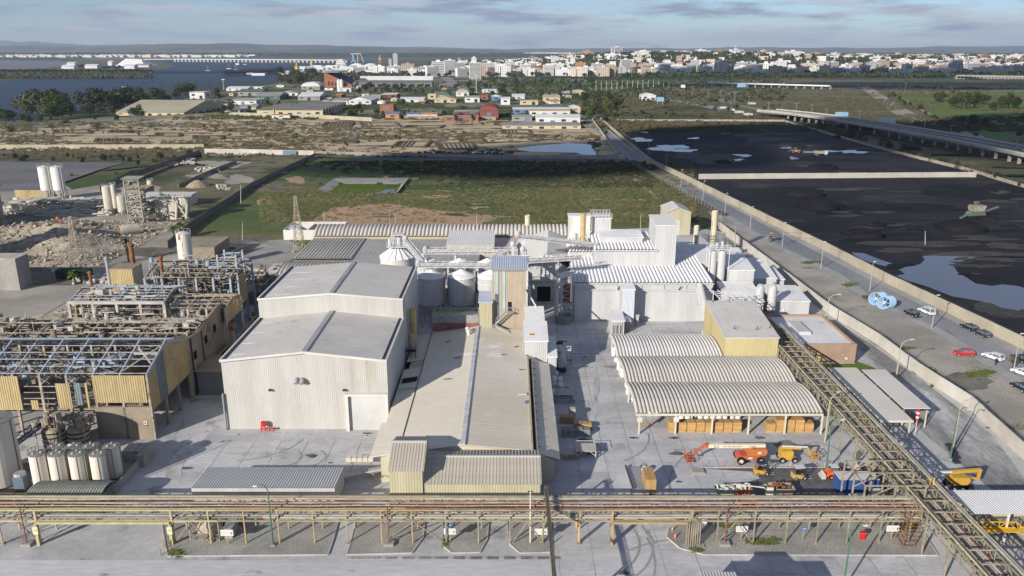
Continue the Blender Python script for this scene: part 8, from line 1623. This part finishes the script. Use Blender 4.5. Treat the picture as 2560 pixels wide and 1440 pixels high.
# ---- the city
cw=[mat('city_white',(.68,.67,.66),(.58,.57,.56),scale=.02,grain=.05,rnd=.12),mat('city_cream',(.58,.51,.42),(.49,.43,.35),scale=.02,grain=.05,rnd=.12),mat('city_salmon',(.44,.34,.275),(.37,.29,.24),scale=.02,grain=.05,rnd=.15),mat('city_brick',(.32,.17,.11),(.36,.22,.15),scale=.02,grain=.05,rnd=.15),mat('city_grey',(.40,.41,.42),(.33,.34,.35),scale=.02,grain=.05,rnd=.15)]
CN=['white','cream','salmon','brick','grey'];m_cwin=mat('city_windows',(.06,.065,.08),(.10,.10,.11),rough=.3,grain=0)
AR=[]
def arche(w,d,fl,style,ci):
 h=fl*3.1;body=MB().box(-w/2,w/2,0,d,0,h);
 if style==1:body.box(-w/2-.0,-w/6,-2.5,-.01,0,h*.96).box(w/6,w/2,-2.5,-.01,0,h*.96)
 wn_=MB();n=max(2,int(w/4.4));y=-2.56 if style==1 else-.08
 for f in range(fl):
  z=f*3.1+1
  for i in range(n):
   x=-w/2+w*(i+.5)/n;yy=y if style==1 and abs(x)>w/6+1.2 else-.08
   if style==2:continue
   wn_.add([(x-.9,yy,z),(x+.9,yy,z),(x+.9,yy,z+1.4),(x-.9,yy,z+1.4)],[(0,1,2,3)])
  if style==2:wn_.add([(-w/2+1,-.08,z),(w/2-1,-.08,z),(w/2-1,-.08,z+1.3),(-w/2+1,-.08,z+1.3)],[(0,1,2,3)]);body.box(-w/2+.5,w/2-.5,-1.2,-.1,z-1,z-.2)
  for s in(-1,1):
   for j in range(3):yy=d*(j+.5)/3;xx=s*(w/2+.06);wn_.add([(xx,yy-1,z),(xx,yy+1,z),(xx,yy+1,z+1.4),(xx,yy-1,z+1.4)],[(0,1,2,3)])
 rf_=MB().box(-w/2-.3,w/2+.3,-.3,d+.3,h+.01,h+.9);st_=MB().box(-w*.16,w*.12,d*.3,d*.6,h+.92,h+4)
 def me(mb,m,n_):k=bpy.data.meshes.new(n_);k.from_pydata(mb.v,[],mb.f);k.materials.append(m);return k
 AR.append((w,fl,ci,me(body,cw[ci],'wall'),me(wn_,m_cwin,'window'),me(rf_,cw[ci]if ci!=3 else m_er['o'],'roof'),me(st_,cw[ci],'stair_house')))
for a in[(22,14,5,0,0),(34,14,7,1,0),(28,14,8,2,0),(46,16,6,0,0),(24,14,7,0,1),(40,14,6,1,1),(30,16,8,0,2),(24,14,6,2,2),(38,15,7,0,3),(26,16,9,1,4),(50,16,6,2,4),(20,12,4,0,0),(26,20,14,2,0),(20,18,16,0,4),(26,16,11,0,1),(70,22,3,0,0)]:arche(*a)
NW={3:'three',4:'four',5:'five',6:'six',7:'seven',8:'eight',9:'nine',11:'eleven',14:'fourteen',16:'sixteen'}
def cityb(k,x,y,rz,label,sc_=(1,1,1),grp='apartment blocks of the city',z=None):
 a=AR[k];e=bpy.data.objects.new('apartment_block',None);COL.objects.link(e);e.location=(x,y,hz(x,y)if z is None else z);e.rotation_euler[2]=rz;e.scale=sc_
 for m,n_ in zip(a[3:],('wall','window','roof','stair_house')):
  o=bpy.data.objects.new(n_,m);COL.objects.link(o);o.parent=e
  if n_=='window':o['kind']='stuff'
 chk(label,grp);e['label']=label;e['category']='apartment block';e['group']=grp
sp_=[]
for px,yb,yt,wp,k,w in((989,172,135,11,13,'slim beige tower standing alone above the harbour roofs'),(976,172,148,8,13,'shorter grey tower leaning on the slim beige one'),(1096,189,155,30,2,'white balconied slab left of the twin-slab pair'),(1125,189,151,26,12,'tall white balconied slab right of the pair'),(1188,200,157,28,12,'isolated white tower standing before green field'),(1153,188,171,24,9,'grey office block right of twin white slabs'),(1541,166,145,26,12,'upper pale tower block on the hill foot'),(1564,187,149,24,12,'broad pale tower with ribbed face below hill'),(1497,152,134,13,12,'white tower on the hill left of trees'),(1475,155,138,11,9,'grey tower beside the white hill tower'),(1466,156,138,8,4,'cream tower left of grey hill tower'),(2390,184,149,26,12,'tall white shaded tower block in right city'),(2442,182,159,52,10,'wide grey glazed slab right of tall tower'),(2545,190,164,32,2,'pale slab block cut by right edge'),(1772,186,163,24,9,'grey striped office block near city middle'),(1885,186,161,40,10,'blue grey hospital-like block'),(1915,184,160,30,0,'white block right of the blue grey one'),(1148,158,144,5,13,'thin white church tower on skyline'),(1185,160,145,12,0,'white block right of church tower on skyline')):
 b=P(px,yb);z=Q(px,yt,b[1])[2];a=AR[k];s=b[1]/F;cityb(k,b[0],b[1],0,w,(wp*s/a[0],1,max(.3,z/(a[1]*3.1))));sp_.append((b[0],b[1]))
q=random.Random(21);rows=[]
for r,(y0,xa,xb,n)in enumerate(((2050,-390,380,26),(2180,-330,520,22),(2110,380,1350,30),(2330,-250,2000,34),(2550,-200,1700,34),(2900,-150,2100,34),(3150,50,2300,36),(3400,500,2500,34),(3800,300,3000,34))):
 c_=0
 for i in range(n):
  x=xa+(xb-xa)*(i+q.uniform(.15,.85))/n;y=y0+q.uniform(-45,45)
  if any(abs(x-a)<26 and abs(y-b_)<40 for a,b_ in sp_):continue
  if hz(x,y)>20 and q.random()<.45:continue
  k=q.choice([0,1,2,3,4,5,6,7,0,1,2,9,2,8,3]if r<5 else[0,3,4,5,11,15,8,11,7,0,3]);c_+=1
  cityb(k,x,y,q.choice((0,0,.15,-.2,.4)),'%s %s-storey apartment block, %s from left in city row %s'%(CN[AR[k][2]],NW[AR[k][1]],ORDN(c_),('one','two','three','four','five','six','seven','eight','nine')[r]),(q.uniform(.8,1.25),1,q.uniform(.75,1.15)))

def mass(name,m,n,fn,seed,w=(8,26),h=(5,14),hf=hz):
 q=random.Random(seed);mb=MB()
 for _ in range(n):
  x,y=fn(q.random(),q.random(),q);a,b_,c=q.uniform(*w),q.uniform(*w),q.uniform(*h);z=hf(x,y);mb.box(x,x+a,y,y+b_,z-3,z+c)
 mb.build(name,m,kind='stuff',fix=False)
u_=lambda x0,x1,y0,y1:(lambda a,b,q:(x0+(x1-x0)*a,y0+(y1-y0)*b))
for i,m in enumerate((cw[0],cw[0],cw[0],cw[1],cw[2])):mass('city_houses',m,330,u_(-300,2600,2080,3900),40+i,(10,24),(6,17))
mass('eastern_suburb',cw[0],500,u_(1200,4200,4000,5000),50,(20,60),(8,24));mass('eastern_suburb',cw[2],260,u_(1200,4200,4000,5000),51,(20,60),(8,22))
mass('far_town',cw[0],420,u_(-4600,-2200,6600,7100),52,(15,60),(8,20));mass('far_town',cw[1],120,u_(-4500,-2500,6500,6900),53,(15,60),(8,18));mass('far_town',cw[0],240,u_(-1900,200,8500,9200),54,(20,90),(8,16));mass('far_village',cw[0],160,u_(100,1700,9500,10800),55,(30,120),(8,20));mass('far_village',cw[0],200,lambda a,b,q:(-9000+9000*a,9000+5000*b),56,(20,120),(5,14),lambda x,y:6)
mass('harbour_sheds',cw[0],90,u_(-700,-220,2100,2900),57,(12,50),(5,12));mass('hospital',cw[0],60,u_(3500,4300,5200,5500),58,(40,120),(14,36))
def tmass(name,n,fn,seed,s,m):
 r=random.Random(seed);V=[];FF=[]
 for _ in range(n):
  x,y=fn(r.random(),r.random(),r);z=hz(x,y);h=s*r.uniform(.5,1.1)
  for _k in range(7):a=r.uniform(0,6.28);c=Vector((x+r.gauss(0,.35)*s,y+r.gauss(0,.35)*s,z+h*r.uniform(.3,1)));o=len(V);u=Vector((r.gauss(0,1),r.gauss(0,1),r.gauss(0,1))).normalized()*s*.3;w=u.cross(Vector((r.gauss(0,1),r.gauss(0,1),r.gauss(0,1)))).normalized()*s*.25;V+=[c-u,c+w,c+u,c-w];FF.append((o,o+1,o+2,o+3))
 numesh(name,[tuple(v)for v in V],FF,m,kind='stuff')
tmass('hill_wood',2600,u_(250,2400,2750,3900),61,14,m_lf[0]);tmass('city_trees',5200,u_(-300,2600,2060,3900),62,13,m_lf[0]);tmass('edge_wood',1500,u_(250,2100,1930,2060),63,10,m_lf[0]);tmass('pine_belt',3000,u_(-6500,100,7200,8600),64,26,m_lf[0]);tmass('bank_scrub',2000,lambda a,b,q:P(-60+440*a,178+20*b)[:2],65,7,m_lf[1]);tmass('meadow_bushes',1200,lambda a,b,q:P(1180+800*a,196+60*b*b)[:2],66,5,m_lf[0]);tmass('harbour_trees',260,u_(-480,-250,1700,2050),67,12,m_lf[1])
for i,(px,py)in enumerate(((520,178),(590,176),(612,162),(572,173))):b=P(px,py);t=thing('sailing_boat',ORDN(i+1)+' tiny white boat out on the river','boat',b);MB().prism([(b[0]-7,.6),(b[0]+7,.6),(b[0]+9,2.4),(b[0]-7,2.4)],1,b[1]-2,b[1]+2).build('hull',m_er['w'],t);MB().bar((b[0],b[1],2),(b[0],b[1],16),.4).build('mast',m_er['w'],t)
t=thing('barge','long flat barge moored near the white bridge','barge',P(596,164));a=P(584,164);c=P(617,163);MB().box(a[0],c[0],a[1],a[1]+16,-.2,3).build('hull',m_gut,t);MB().box(c[0]-20,c[0]-6,a[1]+3,a[1]+12,3,9).build('deckhouse',m_er['w'],t)
t=thing('radio_mast','thin radio mast on the wooded hill','mast',(830,3100,42));MB().tube([(830,3100,40),(830,3100,80)],[1.5,.8],6).build('shaft',m_er['w'],t);t=thing('radio_mast','second thin radio mast left on hill slope','mast',(375,3050,20));MB().tube([(375,3050,10),(375,3050,72)],[1.5,.8],6).build('shaft',m_er['w'],t)
# ---- clouds: unseen meshes added behind the viewpoint to shade the ground ahead
def shade_cloud(cx,cy,rx,ry,seed,alt=620):
 ox,oy=-SD.x/-SD.z*alt,-SD.y/-SD.z*alt;q=random.Random(seed);V=[];FF=[];n,m_=40,9;ph=[q.uniform(0,6.28)for _ in range(6)]
 for j in range(m_+1):
  e=-math.pi/2+math.pi*j/m_
  for i in range(n):
   a=2*math.pi*i/n;k=1+.22*math.sin(2*a+ph[0])+.16*math.sin(5*a+ph[1])+.10*math.sin(9*a+ph[2])+.06*math.sin(15*a+ph[3]);V.append((cx+ox+rx*k*math.cos(a)*math.cos(e),cy+oy+ry*k*math.sin(a)*math.cos(e),alt+(60 if e>0 else 18)*math.sin(e)*(1+.3*math.sin(3*a+ph[4]))))
 for j in range(m_):
  for i in range(n):FF.append((j*n+i,j*n+(i+1)%n,(j+1)*n+(i+1)%n,(j+1)*n+i))
 o=numesh('shade_cloud',V,FF,mat('shade_cloud_white',(.8,.8,.8),grain=.02),kind='structure')
shade_cloud(480,640,290,150,1);shade_cloud(10,462,120,26,2);shade_cloud(1500,2150,850,170,3);shade_cloud(-1100,2350,420,90,4);shade_cloud(900,1500,700,120,5)
